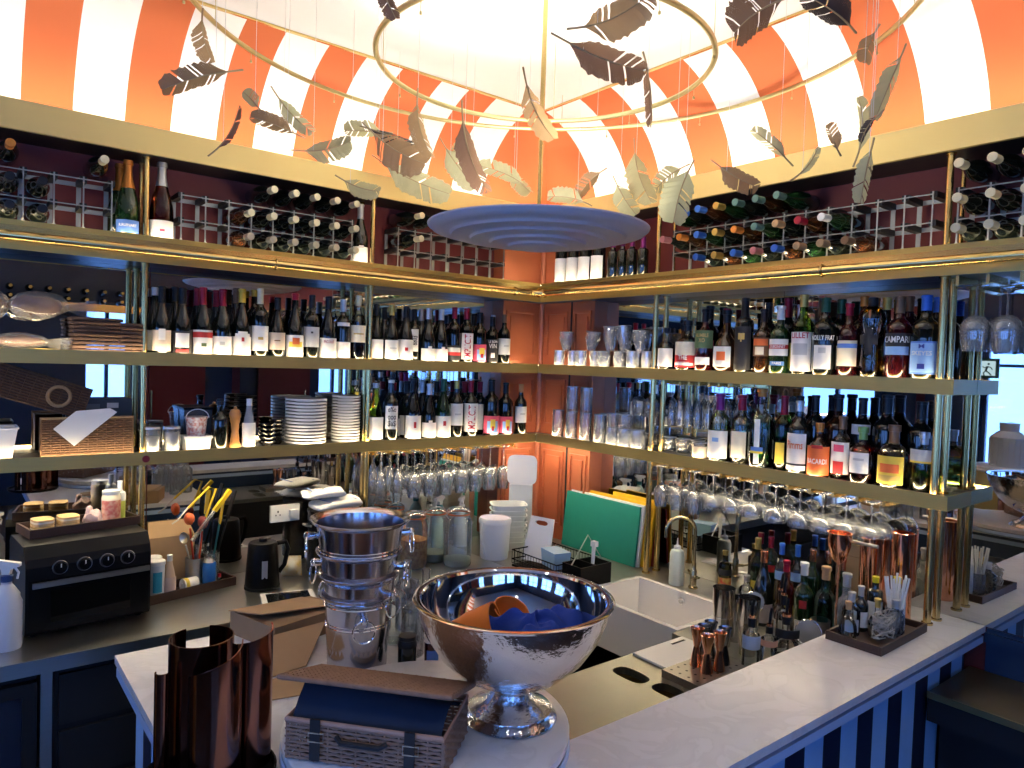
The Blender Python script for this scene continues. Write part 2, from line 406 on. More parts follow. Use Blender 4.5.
# red dot stuck on the lower left fascia
p = on(146, 459, 1, YF-.001)
MB().lathe([(0, -.0015), (.017, -.0015), (.017, .0015), (0, .0015)], 16).xf(Matrix.Translation((p.x, YF-.0015, p.z)) @ Matrix.Rotation(PI/2, 4, 'X')).obj('red_sticker', mat('red_sticker', (.25, .012, .02), .5), sL_L)
# second moulding line and the hanging rail in front of the upper shelf
for side, sh in (('L', sU_L), ('R', sU_R)):
    for zz, dd, rr in ((UT-.030, .006, .012),):
        mb = MB()
        if side == 'L': mb.box(X0+.03, XF-.0, YF-dd-.006, YF, Z(zz-.022), Z(zz+.004))
        else: mb.box(XF-dd-.006, XF, Y0+.03, YF-.0, Z(zz-.022), Z(zz+.004))
        mb.obj('fascia_moulding', BRASS, sh, smooth=False)
RZ = Z(UB+.052); RD = .055
rail = thing('brass_rail', 'polished brass rail running below the upper shelf round the corner', 'rail', (0, 0, 0))
MB().tube([(X0+.05, YF-RD, RZ), (XF-RD-.10, YF-RD, RZ), (XF-RD-.05, YF-RD-.012, RZ), (XF-RD-.012, YF-RD-.05, RZ), (XF-RD, YF-RD-.10, RZ), (XF-RD, Y0+.05, RZ)], .021, 14).obj('tube', BRASS, rail)
def bracket(x, y, side):
    mb = MB()
    q = Vector((0, 1, 0)) if side == 'L' else Vector((1, 0, 0)); c = Vector((x, y, RZ)); s = Vector((q.y, q.x, 0))
    mb.tube([c+q*.053+Vector((0, 0, .004)), c+q*.022+Vector((0, 0, .006))], .008, 8)
    mb.tube([c+(q*math.cos(a)+Vector((0, 0, 1))*math.sin(a))*.026 for a in [2*PI*k/12 for k in range(12)]], .005, 6, True)
    mb.obj('rail_bracket', BRASS, rail)
for px in (275, 515): bracket(on(px, 283, 1, YF-RD).x, YF-RD, 'L')
for px in (529, ): bracket(XF-RD-.03, YF-RD-.03, 'L')
for px in (545, 822): bracket(XF-RD, on(px, 280, 0, XF-RD).y, 'R')
# posts: pairs of brass tubes from the counter to the upper shelf, slim ones in the niche
def post(label, x, y, z0, z1, r, m=BRASS):
    t = thing('brass_post', label, 'post', (x, y, Z(z0)), group='brass posts of the shelving')
    h = z1-z0
    MB().lathe([(0, 0), (r, 0), (r, h), (0, h)], 14).obj('tube', m, t)
    for zz in (0, h-.008): MB().lathe([(r, zz), (r*1.45, zz), (r*1.45, zz+.008), (r, zz+.008)], 14).obj('collar', m, t)
PLX = [(.765, 'left of the wine bottles'), (1.978, 'beside the plate stacks')]
PRY = [(2.80, 'beside the crystal glasses'), (1.245, 'at the open right end')]
for x, w in PLX:
    for dy, nm in ((.062, 'front'), (.155, 'rear')):
        post('%s brass post %s between counter and lower shelf' % (nm, w), x+(.02 if nm == 'rear' else 0), YF+dy, ZC, LB+.004, .014)
        post('%s brass post %s between lower and middle shelf' % (nm, w), x+(.02 if nm == 'rear' else 0), YF+dy, ZL, MB_+.004, .014)
        post('%s brass post %s between middle and upper shelf' % (nm, w), x+(.02 if nm == 'rear' else 0), YF+dy, ZM, UB+.004, .014)
        post('%s slim brass post %s in the wine rack niche' % (nm, w), x+(.005 if nm == 'rear' else 0), YF+dy+(.06 if nm == 'rear' else 0), ZU, CB, .010 if nm == 'rear' else .014)
for y, w in PRY:
    for dx, nm in ((.055, 'front'), (.148, 'rear')):
        zb_ = ZB if y < 2 else ZC
        post('%s brass post %s below the lower shelf' % (nm, w), XF+dx, y, zb_, LB+.004, .016)
        post('%s brass post %s between lower and middle shelf' % (nm, w), XF+dx, y, ZL, MB_+.004, .016)
        post('%s brass post %s between middle and upper shelf' % (nm, w), XF+dx, y, ZM, UB+.004, .016)
        post('%s slim brass post %s in the wine rack niche' % (nm, w), XF+dx+(.05 if nm == 'rear' else 0), y, ZU, CB, .010 if nm == 'rear' else .014)

# ================================================================ counters and bar
def thing_boxes(name, label, cat, parts):
    t = thing(name, label, cat, (0, 0, 0))
    for nm, m, b in parts: MB().box(*b).obj(nm, m, t, smooth=False)
    return t
SY = 3.325                                    # front of the left counter
lc = thing_boxes('back_counter', 'brushed steel work counter below the left shelves', 'counter', [
    ('worktop', STEEL, (X0+.4, 2.655, SY, YW-.002, Z(ZC-.045), Z(ZC))),
    ('worktop_edge', STEEL, (X0+.4, 2.655, SY-.006, SY, Z(ZC-.06), Z(ZC)))])
def fridge(x0, x1, label):
    t = thing('bottle_fridge', label, 'fridge', (0, 0, 0))
    MB().box(x0, x1, SY+.06, YW-.05, .06, Z(ZC-.047)).obj('cabinet', BLACK, t, smooth=False)
    d = MB(); w = .05
    for a in ((x0, x0+w, .08, Z(ZC-.10)), (x1-w, x1, .08, Z(ZC-.10)), (x0+w, x1-w, .08, .08+w), (x0+w, x1-w, Z(ZC-.10)-w, Z(ZC-.10))): d.box(a[0], a[1], SY+.02, SY+.055, a[2], a[3])
    do = d.obj('door', BLACK, t, smooth=False)
    MB().box(x0+w, x1-w, SY+.035, SY+.045, .08+w, Z(ZC-.10)-w).obj('door_glass', mat('dark_fridge_glass', (.01, .018, .04), .06, 0, coat=1), do, smooth=False)
    MB().tube([(x0+.025, SY+.0, .3), (x0+.025, SY+.0, .6)], .008).obj('handle', STEEL, do)
    for zz in (.25, .5): MB().box(x0+w, x1-w, SY+.045, SY+.05, zz, zz+.008).obj('wire_shelf', STEEL, t, smooth=False)
fridge(-.55, .30, 'black bottle fridge with glass door below the oven')
MB().box(.31, .35, SY+.01, YW-.05, 0, Z(ZC-.047)).obj('counter_leg', STEEL, lc, smooth=False)
dk = thing('drawer_cabinet', 'dark under-counter cabinet with drawers right of the fridge', 'cabinet')
MB().box(.36, 1.9, SY+.09, YW-.05, 0, Z(ZC-.047)).obj('carcass', BLACK, dk, smooth=False)
for k in range(3):
    MB().box(.38, 1.1, SY+.07, SY+.09, .08+.24*k, .29+.24*k).obj('drawer', mat('dark_drawer', (.02, .02, .022), .35), dk, smooth=False)
# right counter with a stone sink let into it
CX = 2.66
SKX0, SKX1, SKY0, SKY1 = 2.70, 3.205, 2.09, 2.775
CT_M = mat('dull_steel_counter', (.36, .35, .31), .34, .9, noise=.12, nscale=10)
rc = thing('sink_counter', 'dull steel counter round the sink below the right shelves', 'counter')
mb = MB()
mb.box(CX, XW-.002, SKY1, YW-.002, Z(ZC-.045), Z(ZC)); mb.box(SKX1, XW-.002, SKY0, SKY1, Z(ZC-.045), Z(ZC)); mb.box(CX, XW-.002, 1.44, SKY0, Z(ZC-.045), Z(ZC))
mb.obj('worktop', CT_M, rc, smooth=False)
MB().box(CX+.06, XW-.05, SKY1+.03, YW-.8, 0, Z(ZC-.047)).obj('carcass', BLACK, rc, smooth=False)
sk = thing('belfast_sink', 'white ceramic sink with apron front beside the bowl', 'sink')
CER = mat('white_ceramic', (.80, .78, .76), .15, coat=.5, noise=.02)
mb = MB(); t_ = .028; zt2, zb2 = Z(ZC+.004), Z(ZC-.24)
mb.box(SKX0, SKX0+t_, SKY0, SKY1, zb2, zt2); mb.box(SKX1-t_, SKX1, SKY0, SKY1, zb2, zt2)
mb.box(SKX0+t_, SKX1-t_, SKY0, SKY0+t_, zb2, zt2); mb.box(SKX0+t_, SKX1-t_, SKY1-t_, SKY1, zb2, zt2); mb.box(SKX0+t_, SKX1-t_, SKY0+t_, SKY1-t_, zb2, zb2+.03)
mb.obj('basin', CER, sk, smooth=False)
p = on(682, 601, 0, SKX1-t_)
mb = MB(); mb.lathe([(0, -.003), (.02, -.003), (.02, .003), (.013, .004), (0, .001)], 16)
mb.xf(Matrix.Translation((SKX1-t_-.003, p.y, p.z)) @ Matrix.Rotation(-PI/2, 4, 'Y')).obj('overflow', CHROME, sk)
# steel cocktail bench behind the bar
be = thing('cocktail_bench', 'steel cocktail bench with oval bottle holes behind the marble bar', 'bench')
BX0, BX1, BY0, BY1 = 1.325, CX-.002, 1.437, 2.035
def oval(cx, cy, a, b, n=20, rz=0):
    return [(cx+a*math.copysign(abs(math.cos(t))**.9, math.cos(t)), cy+b*math.copysign(abs(math.sin(t))**.55, math.sin(t))) for t in [2*PI*k/n for k in range(n)]]
bm = bmesh.new()
outer = [bm.verts.new((x, y, 0)) for x, y in ((BX0, BY0), (BX1, BY0), (BX1, BY1), (BX0, BY1))]
ed = [bm.edges.new((outer[i], outer[(i+1) % 4])) for i in range(4)]
HOLES = [(2.162, 1.893, .082), (2.176, 1.712, .070)]
for hx, hy, hb2 in HOLES:
    vs = [bm.verts.new((x, y, 0)) for x, y in oval(hx, hy, .046, hb2)]
    ed += [bm.edges.new((vs[i], vs[(i+1) % len(vs)])) for i in range(len(vs))]
bmesh.ops.triangle_fill(bm, edges=ed, use_beauty=True)
r_ = bmesh.ops.extrude_face_region(bm, geom=bm.faces[:])
bmesh.ops.translate(bm, vec=(0, 0, -.03), verts=[v for v in r_['geom'] if isinstance(v, bmesh.types.BMVert)])
bmesh.ops.recalc_face_normals(bm, faces=bm.faces[:])
me = bpy.data.meshes.new('bench_top'); bm.to_mesh(me); bm.free(); me.materials.append(mat('worn_steel', (.27, .265, .22), .36, .95, noise=.10, nscale=7))
mobj('bench_top', me, be, (0, 0, Z(ZC)))
for hx, hy, hb2 in HOLES:
    o = oval(hx, hy, .045, hb2-.001)
    mb = MB(); n = len(o); mb.add([(x, y, Z(ZC)-.031) for x, y in o]+[(x, y, Z(ZC)-.16) for x, y in o], [(i, (i+1) % n, n+(i+1) % n, n+i) for i in range(n)]+[tuple(range(n, 2*n))])
    mb.obj('bottle_well', DBRASS, be)
MB().box(BX0, BX1, BY1-.02, BY1, .1, Z(ZC)-.032).obj('bench_apron', BLACK, be, smooth=False)
# the marble bar: an L of two runs with a striped front
bar = thing('marble_bar', 'marble-topped bar with blue and navy striped front', 'bar')
BO, BI, BL0, BL1, BLE = 1.09, 1.435, .47, 1.52, 2.75
poly = [(BL0+.25, BO), (XW-.003, BO), (XW-.003, BI), (1.32, BI), (1.32, 2.06), (BL1, 2.06), (BL1, BLE), (BL0, BLE), (BL0, BO+.25)]
arc = [(BL0+.25-.25*math.cos(a), BO+.25-.25*math.sin(a)) for a in [PI/2*k/8 for k in range(1, 8)]]
top = poly+arc
MB().prism(top, Z(ZB-.028), Z(ZB)).obj('marble_top', MARBLE, bar, smooth=False)
def inset(pl, d):
    x = lambda v: v
    return [(max(BL0+d, px) if px < BL1-.01 else px, max(BO+d, py) if py < BI-.01 else py) for px, py in pl]
EDGE = mat('blue_lit_edge', (.40, .54, .82), .35)  # pale blue, made bluer to carry the blue daylight in the colour
MB().prism(inset(top, .022), Z(ZB-.046), Z(ZB-.028)).obj('edge_cove', NAVY, bar, smooth=False)
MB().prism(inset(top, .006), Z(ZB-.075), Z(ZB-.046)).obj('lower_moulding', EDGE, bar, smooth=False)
MB().prism(inset(top, .075), .0, Z(ZB-.075)).obj('bar_body', NAVY, bar, smooth=False)
SB = mat('sky_blue_stripe', (.32, .56, .90), .45, noise=.05); SD = mat('navy_stripe', (.008, .016, .045), .45)
x = 3.455; k = 0
while x-.117 > BL0+.34:
    MB().box(x-.117, x, BO+.068, BO+.075, .02, Z(ZB-.075)).obj('front_stripe', SB if k % 2 == 0 else SD, bar, smooth=False); x -= .117; k += 1
y = BO+.36; k = 0
while y+.117 < BLE:
    MB().box(BL0+.068, BL0+.075, y, y+.117, .02, Z(ZB-.075)).obj('front_stripe', SB if k % 2 == 0 else SD, bar, smooth=False); y += .117; k += 1
# round marble stand on the corner of the bar
DX, DY, DR, DZ = 1.065, 1.665, .395, -1.005
ds = thing('round_stand', 'round marble stand on the bar corner under basket and bowl', 'stand', (DX, DY, Z(ZB)))
h = DZ-ZB
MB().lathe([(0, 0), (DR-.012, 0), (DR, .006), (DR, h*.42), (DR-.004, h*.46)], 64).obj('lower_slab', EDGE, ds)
MB().lathe([(DR-.02, h*.46), (DR-.02, h*.52)], 64).obj('edge_groove', NAVY, ds)
MB().lathe([(0, h*.5), (DR-.012, h*.52), (DR-.004, h*.56), (DR-.002, h*.94), (DR-.008, h), (0, h)], 64).obj('marble_slab', MARBLE, ds)
# brass-topped ledge along the right wall beyond the bar end
lg = thing_boxes('wall_ledge', 'dark ledge with brass top on the right beyond the bar', 'ledge', [
    ('ledge_top', mat('aged_brass_sheet', (.22, .17, .08), .35, .9, noise=.3, nscale=7), (3.06, XW-.012, -.6, BO+.05, Z(-1.27), Z(-1.255))),
    ('ledge_lip', DBRASS, (3.05, 3.06, -.6, BO+.05, Z(-1.275), Z(-1.25))),
    ('ledge_front', BLACK, (3.062, 3.09, -.6, BO+.05, Z(-1.37), Z(-1.27))),
    ('ledge_body', BLACK, (3.20, XW-.012, -.6, BO+.05, 0, Z(-1.27)))])
fr = MB().box(XW-.02, XW, Y0+.4, BO-.002, Z(-1.13), Z(-1.09)).obj('mirror_frame', NAVY, wr, smooth=False)
# ================================================================ bottles
PROF = {
 'burg': [(.0, .0), (.90, .0), (1, .02), (1, .40), (.95, .47), (.80, .56), (.58, .65), (.43, .73), (.37, .80), (.355, .965), (.40, .967), (.40, .995), (.36, 1), (0, 1)],
 'bord': [(.0, .0), (.92, .0), (1, .02), (1, .60), (.96, .645), (.78, .69), (.52, .725), (.40, .76), (.375, .80), (.365, .965), (.41, .967), (.41, .995), (.37, 1), (0, 1)],
 'champ': [(.0, .0), (.90, .0), (1, .025), (1, .38), (.95, .45), (.78, .56), (.55, .67), (.40, .77), (.34, .86), (.34, .94), (.42, .945), (.42, .97), (.38, 1), (0, 1)],
 'hock': [(.0, .0), (.92, .0), (1, .02), (1, .34), (.92, .45), (.70, .62), (.46, .78), (.40, .86), (.38, .965), (.42, .967), (.42, .995), (0, 1)],
 'spirit': [(.0, .0), (.92, .0), (1, .02), (1, .56), (.96, .61), (.74, .67), (.44, .71), (.36, .75), (.34, .95), (.42, .955), (.42, .995), (.38, 1), (0, 1)],
 'tall': [(.0, .0), (.92, .0), (1, .02), (1, .66), (.9, .71), (.5, .75), (.42, .80), (.40, .965), (.44, .967), (.44, 1), (0, 1)],
 'flask': [(.0, .0), (.88, .0), (1, .04), (1, .50), (.93, .58), (.70, .66), (.38, .70), (.30, .74), (.30, .90), (.38, .905), (.38, 1), (0, 1)],
 'round': [(.0, .0), (.70, .0), (.93, .08), (1, .22), (.95, .38), (.72, .52), (.36, .60), (.28, .66), (.28, .93), (.36, .935), (.36, 1), (0, 1)],
 'jar': [(.0, .0), (.9, .0), (1, .04), (1, .80), (.9, .86), (.86, .90), (.9, .91), (.9, 1), (0, 1)],
 'flute_b': [(.0, .0), (.74, .0), (.80, .03), (.72, .30), (.70, .45), (.86, .62), (1, .74), (.92, .82), (.55, .88), (.36, .90), (.34, .97), (0, 1)],
}
SQUARE = {'flask': .55, 'sqb': .5}
def sq_lathe(prof, n, p):
    """lathe with a rounded-square section"""
    mb = MB(); mb.lathe(prof, n)
    out = []
    for x, y, z in mb.v:
        r = math.hypot(x, y)
        if r > 1e-6:
            c, s = abs(x)/r, abs(y)/r; k = (c**(2/p*1.0)+s**(2/p*1.0))**(-p/2.0)
            k = 1+(k-1)*min(1, max(0, 1.0))
            x, y = x*k*.86, y*k*.86
        out.append((x, y, z))
    mb.v = out; return mb
_C = {}
def bmesh_body(kind, H, R, m, n=18, prof=None):
    key = ('b', kind, round(H, 3), round(R, 4), m.name)
    if key not in _C:
        pr = [(r*R, z*H) for r, z in (prof or PROF[kind])]
        _C[key] = MB().lathe(pr, n).mesh('glass_body', m)
    return _C[key]
def bmesh_cap(kind, H, R, m, z0):
    key = ('c', kind, round(H, 3), round(R, 4), m.name, round(z0, 2))
    if key not in _C:
        P = PROF[kind]; rz = 0
        for (r0, a), (r1, b) in zip(P, P[1:]):
            if a <= z0 <= b and b > a: rz = r0+(r1-r0)*(z0-a)/(b-a)
        e = .0012
        pr = [(rz*R, z0*H), (rz*R+e, z0*H)]+[(r*R+e, z*H) for r, z in P if z > z0 and r > 0]+[(P[-2][0]*R+e, H+.001), (0, H+.001)]
        _C[key] = MB().lathe(pr, 14).mesh('capsule', m)
    return _C[key]
def bmesh_label(H, R, m, z0, z1, half, off=.0011):
    key = ('l', round(H, 3), round(R, 4), m.name, round(z0, 3), round(z1, 3), round(half, 2), off)
    if key not in _C: _C[key] = MB().patch(R+off, z0*H, z1*H, half).mesh('front_label', m)
    return _C[key]
def paper(name, c, rough=.6): return mat('paper_'+name, c, rough, noise=.04, nscale=30)
WHT, CRM, BEI, YEL = paper('white', (.85, .84, .80)), paper('cream', (.80, .74, .58)), paper('beige', (.62, .52, .42)), paper('yellow', (.80, .60, .08))
GRY, REDL, BLUL, GRNL = paper('grey', (.55, .55, .54)), paper('red', (.50, .03, .03)), paper('blue', (.10, .22, .62)), paper('green', (.10, .17, .08))
ORL, BLKL, PINK, LBLU, BRNL, GOLDL = paper('orange', (.75, .16, .04)), paper('black', (.02, .02, .022)), paper('pink', (.75, .10, .18)), paper('light_blue', (.25, .45, .80)), paper('brown', (.16, .08, .04)), paper('gold', (.55, .38, .10))
def gl(name, c, rough=.06): return mat('bottle_glass_'+name, c, rough, 0, coat=.6, noise=.15, nscale=8)
GD, GGR, GBR, GRD = gl('near_black', (.006, .008, .006)), gl('green', (.008, .028, .008)), gl('brown', (.035, .012, .004)), gl('dark_red', (.035, .003, .004))
GLG = glass('bottle_glass_light_green', (.45, .62, .18), 1.45, 1.0)
GC = glass('bottle_glass_clear', (.93, .95, .94), 1.5, 1.2)
GTQ = glass('bottle_glass_turquoise', (.25, .55, .55), 1.5, 1.0)
GEM = glass('bottle_glass_emerald', (.08, .35, .14), 1.5, 1.0)
GBL = glass('bottle_glass_blue', (.10, .2, .55), 1.5, 1.0)
def foil(name, c, rough=.35, metal=.3): return mat('foil_'+name, c, rough, metal, noise=.06)
FR, FW, FY, FC, FS, FK, FO = foil('red', (.30, .008, .03)), foil('white', (.72, .72, .70)), foil('yellow', (.62, .40, .04)), foil('cream', (.70, .62, .40)), foil('silver', (.55, .55, .55), .3, .6), foil('black', (.012, .012, .014)), foil('orange', (.60, .22, .04), .35, .5)
FB, FP, FG, FBR, FGO, FLG = foil('blue', (.04, .16, .62)), foil('purple', (.22, .02, .16)), foil('green', (.02, .09, .05)), foil('brown', (.22, .12, .06)), foil('gold', (.60, .42, .12), .3, .8), foil('lime', (.25, .40, .12))
CORK = mat('cork', (.42, .26, .13), .8, noise=.25, nscale=60)
def liquid(name, c): return glass('liquid_'+name, c, 1.33, .6)
def bottle(pos, rz, H, R, kind, g, cap, caplen, labels, label, group, texts=(), liq=None, name='wine_bottle', cat='bottle', lying=False):
    t = thing(name, label, cat, pos, 0, group)
    mobj('glass_body', bmesh_body(kind, H, R, g), t)
    if cap: mobj('capsule', bmesh_cap(kind, H, R, cap, 1-caplen), t)
    lo = None
    for i, (m, z0, z1, half) in enumerate(labels):
        o = mobj('front_label' if i == 0 else 'label_print', bmesh_label(H, R, m, z0, z1, half, .0011+.0007*i), t if i == 0 else lo, rz=rz if i == 0 else 0)
        if i == 0: lo = o
    for body, z, size, width, m, vert in texts:
        mb = text_on(MB(), body, R+.0035, z*H, size*H, width*R if width else None, vert)
        mb.obj('label_lettering', m, lo or t, rz=0 if lo else rz, smooth=False)
    if liq:
        m, lv = liq; P = PROF[kind]
        pr = [(0, .012*H)]+[(r*R*.94, max(z, .012)*H) for r, z in P if z < lv and r > 0]
        rr = pr[-1][0]
        for (r0, a), (r1, b) in zip(P, P[1:]):
            if a <= lv <= b and b > a: rr = (r0+(r1-r0)*(lv-a)/(b-a))*R*.94
        pr += [(rr, lv*H), (0, lv*H)]
        MB().lathe(pr, 16).obj('liquid', m, t)
    return t
INK, INKR, INKW = mat('ink_black', (.03, .03, .03), .6), mat('ink_red', (.45, .02, .05), .6), mat('ink_white', (.82, .82, .80), .6)
INKB, INKBR, INKG = mat('ink_blue', (.03, .05, .30), .6), mat('ink_brown', (.20, .09, .04), .6), mat('ink_gold', (.55, .38, .14), .5)
def place_L(px, pbase, ptop, dy, zb, R=None, **k):
    """standing on a left shelf, front facing the room"""
    y = YF+dy; x = on(px, (pbase+ptop)/2, 1, y).x; H = on(px, ptop, 1, y).z-Z(zb)
    return (x, y, Z(zb)), H
def place_R(px, pbase, ptop, dx, zb):
    x = XF+dx; y = on(px, (pbase+ptop)/2, 0, x).y; H = on(px, ptop, 0, x).z-Z(zb)
    return (x, y, Z(zb)), H
PENDING = []
def row(side, zb, d, group, name, items):
    for it in items:
        px, pb, pt, kind, ratio, g, cap, cl, labels, label = it[:10]
        texts = it[10] if len(it) > 10 else (); liq = it[11] if len(it) > 11 else None
        dd = it[12] if len(it) > 12 else d
        pos, H = (place_L if side == 'L' else place_R)(px, pb, pt, dd, zb)
        PENDING.append([side, zb, list(pos), H, H*ratio, kind, g, cap, cl, labels, label, group, texts, liq, name])
def settle():
    """nudge neighbouring bottles apart so that none touch, then build them"""
    shelves = {}
    for b in PENDING: shelves.setdefault((b[0], b[1]), []).append(b)
    for (side, zb), bs in shelves.items():
        fixed = [(x+(.02 if dy > .1 else 0), YF+dy, .021) for x, w in PLX for dy in (.062, .155)] if side == 'L' else [(XF+dx, y, .024) for y, w in PRY for dx in (.055, .148)]
        for it in range(260):
            mv = 0
            for i, a in enumerate(bs):
                for c in bs[i+1:]+fixed:
                    fx = isinstance(c, tuple)
                    cx, cy, cr = c if fx else (c[2][0], c[2][1], c[4])
                    dx, dy = cx-a[2][0], cy-a[2][1]; d = math.hypot(dx, dy) or 1e-4; need = a[4]+cr+.004
                    if d < need:
                        mv += 1; k = (need-d)/d*(.9 if fx else .45); a[2][0] -= dx*k; a[2][1] -= dy*k
                        if not fx: c[2][0] += dx*k; c[2][1] += dy*k
                        if it > 40: a[4] *= .996; c_ = None if fx else c; 
                        if it > 40 and not fx: c[4] *= .996
                q = 1 if side == 'L' else 0; f0, w0 = (YF, YW) if side == 'L' else (XF, XW)
                a[2][q] = min(max(a[2][q], f0+.026+a[4]), w0-.006-a[4])
                if side == 'L' and a[2][0] > PX0-.01-a[4]:
                    if a[2][1] > PYE-.03: a[2][0] = PX0-.01-a[4]
                    else: a[2][1] = min(a[2][1], PYE-.012-a[4])
                if side == 'R' and a[2][1] > PY0-.01-a[4]: a[2][0] = min(a[2][0], PXE-.012-a[4])
            if not mv: break
        for sd, zb_, pos, H, R, kind, g, cap, cl, labels, label, group, texts, liq, name in bs:
            rz = (-.5*math.atan2(pos[0], pos[1]) if sd == 'L' else -PI/2+.45*math.atan2(pos[1], pos[0]))+random.uniform(-.12, .12)
            bottle(pos, rz, round(H, 2), round(R*250)/250-.001, kind, g, cap, cl, labels, label, group, texts, liq, name)
hf = 1.32
ML = 'wine bottles on the middle left shelf'
row('L', ZM, .078, ML, 'wine_bottle', [
 (162, 352, 286, 'burg', .135, GD, FK, .24, [(BEI, .06, .36, hf), (WHT, .22, .38, .35)], 'dark wine bottle with beige label and white blossom, first on middle left shelf'),
 (183, 352, 287, 'burg', .135, GD, FK, .24, [(BLKL, .04, .36, hf), (WHT, .12, .33, .7), (REDL, .05, .09, .6)], 'dark wine bottle with black label and pale flower, second on middle left shelf'),
 (205, 353, 288, 'burg', .135, GD, FR, .25, [(WHT, .03, .38, hf), (REDL, .27, .35, hf), (GRNL, .14, .19, .25)], 'red-capped wine bottle with broad red band across its white label'),
 (225, 354, 290, 'burg', .135, GD, FR, .25, [(WHT, .02, .30, hf), (GRY, .17, .22, .25)], 'red-capped wine bottle with plain white label beside the arched label'),
 (244, 354, 289, 'burg', .135, GD, FY, .20, [(WHT, .02, .30, hf), (WHT, .30, .345, .85), (WHT, .345, .375, .5), (REDL, .23, .29, .14)], 'yellow-capped wine bottle with arched white label and small red crest'),
 (261, 355, 289, 'bord', .120, GD, FC, .22, [(WHT, .10, .46, hf), (GOLDL, .26, .30, .3)], 'cream-capped wine bottle with tall white label on the middle left shelf'),
 (277.5, 356, 297, 'burg', .140, GD, FK, .2, [(BEI, .14, .42, hf), (BRNL, .28, .30, .35)], 'dark wine bottle with plain beige label on the middle left shelf'),
 (296, 357, 293, 'burg', .135, GD, FR, .10, [(WHT, .02, .36, hf), (YEL, .18, .26, .8), (ORL, .22, .32, .4)], 'wine bottle with red wax top and colourful flowered label'),
 (311.5, 356, 295, 'bord', .125, GD, FK, .2, [(GRY, .19, .50, hf), (INK, .40, .43, .15)], 'dark wine bottle with grey-white label set high on its body'),
 (329, 357, 296, 'burg', .135, GD, FK, .2, [(WHT, .03, .34, hf)], 'dark sloping wine bottle with thin red lettering on low white label', [('PICOLIT', .28, .06, 1.3, INKR, False)]),
 (344, 357, 299, 'bord', .125, GD, FW, .20, [(WHT, .04, .30, hf), (WHT, .56, .62, .9)], 'white-capped wine bottle with pale neck medallion left of the clear bottle'),
 (360, 358, 295, 'bord', .120, GC, FC, .16, [(CRM, .28, .54, hf), (GOLDL, .40, .42, .7)], 'clear wine bottle with cream label and a little red wine left', (), (liquid('wine', (.10, .004, .02)), .27), .062),
 (377.5, 358, 304, 'burg', .130, GD, FK, .2, [(WHT, .05, .38, hf)], 'dark wine bottle with white label just right of the post'),
 (390, 358, 305, 'burg', .135, GD, FGO, .18, [(WHT, .05, .38, hf), (GRY, .22, .25, .5)], 'wine bottle with gold neck band, second right of the post'),
 (402, 359, 306, 'burg', .140, GD, FK, .2, [(WHT, .05, .40, hf), (REDL, .20, .26, .2)], 'dark wine bottle with large white label, third right of the post'),
 (412, 358, 309, 'bord', .120, GD, FK, .2, [(WHT, .20, .62, .6)], 'dark wine bottle with narrow upright label and black glyphs', [('8803', .41, .16, 1.5, INK, True)], None, .12),
 (427.5, 360, 308, 'burg', .135, GD, FS, .20, [(WHT, .03, .26, hf), (WHT, .26, .30, .25)], 'silver-capped wine bottle with low white label, left of a twin'),
 (440.5, 360, 309, 'burg', .135, GD, FS, .20, [(WHT, .03, .26, hf), (WHT, .26, .30, .25)], 'silver-capped wine bottle with low white label, right of a twin'),
 (454.5, 361, 307, 'bord', .125, GD, FR, .20, [(BLKL, .05, .32, hf), (WHT, .20, .28, hf), (REDL, .14, .20, hf)], 'red-capped wine bottle with red and white slanted bands on black'),
 (466, 362, 308, 'bord', .130, GD, FR, .20, [(WHT, .08, .55, .95)], 'red-capped wine bottle with large sideways lettering on the middle shelf', [('IMPLICIT', .31, .17, 3.3, INKR, True)]),
 (479.5, 363, 313, 'bord', .140, GD, FK, .2, [(PINK, .05, .38, hf), (LBLU, .08, .28, .7), (YEL, .18, .31, .4), (REDL, .12, .20, .2)], 'dark wine bottle with pink and blue picture label, middle shelf'),
 (492, 363, 316, 'bord', .130, GD, FK, .2, [(BLKL, .05, .52, hf), (WHT, .14, .24, .3)], 'black wine bottle with bold white lettering on the middle shelf', [('VIN', .38, .13, 1.3, INKW, False), ('LE BON', .47, .07, 1.5, INKW, False)]),
 (504, 364, 315, 'bord', .125, GD, FBR, .16, [(WHT, .20, .52, hf), (GRY, .36, .39, .4)], 'cork-topped wine bottle with small white label, last before the pilaster'),
])
row('L', ZM, .185, ML, 'wine_bottle', [
 (152, 350, 288, 'burg', .13, GD, FW, .12, [(CRM, .06, .36, hf)], 'white-tipped wine bottle half hidden at the left post, back row'),
 (175, 350, 287, 'burg', .13, GD, FK, .22, [], 'plain dark wine bottle in the back row behind the flower label'),
 (197, 351, 289, 'burg', .13, GD, FR, .25, [], 'red-capped wine bottle in the back row left of the red band'),
 (216, 352, 291, 'burg', .13, GD, FR, .25, [], 'red-capped wine bottle in the back row behind the plain white label'),
 (236, 352, 289, 'burg', .13, GD, FBR, .22, [], 'brown-capped wine bottle in the back row left of the arched label'),
 (254, 352, 290, 'bord', .12, GD, FY, .10, [], 'yellow-tipped wine bottle in the back row behind the tall label'),
 (384, 357, 307, 'burg', .13, GD, FK, .22, [], 'plain dark wine bottle in the back row right of the post'),
 (408, 357, 308, 'burg', .13, GD, FK, .22, [], 'plain dark wine bottle in the back row behind the glyph label'),
 (421, 358, 309, 'burg', .13, GD, FS, .22, [], 'silver-capped wine bottle in the back row behind the twin bottles'),
 (473, 360, 315, 'bord', .13, GD, FK, .22, [], 'plain dark wine bottle in the back row behind the sideways lettering'),
 (499, 362, 316, 'bord', .12, GD, FS, .2, [], 'silver-topped wine bottle in the back row next to the pilaster'),
])
LLG = 'wine bottles on the lower left shelf'
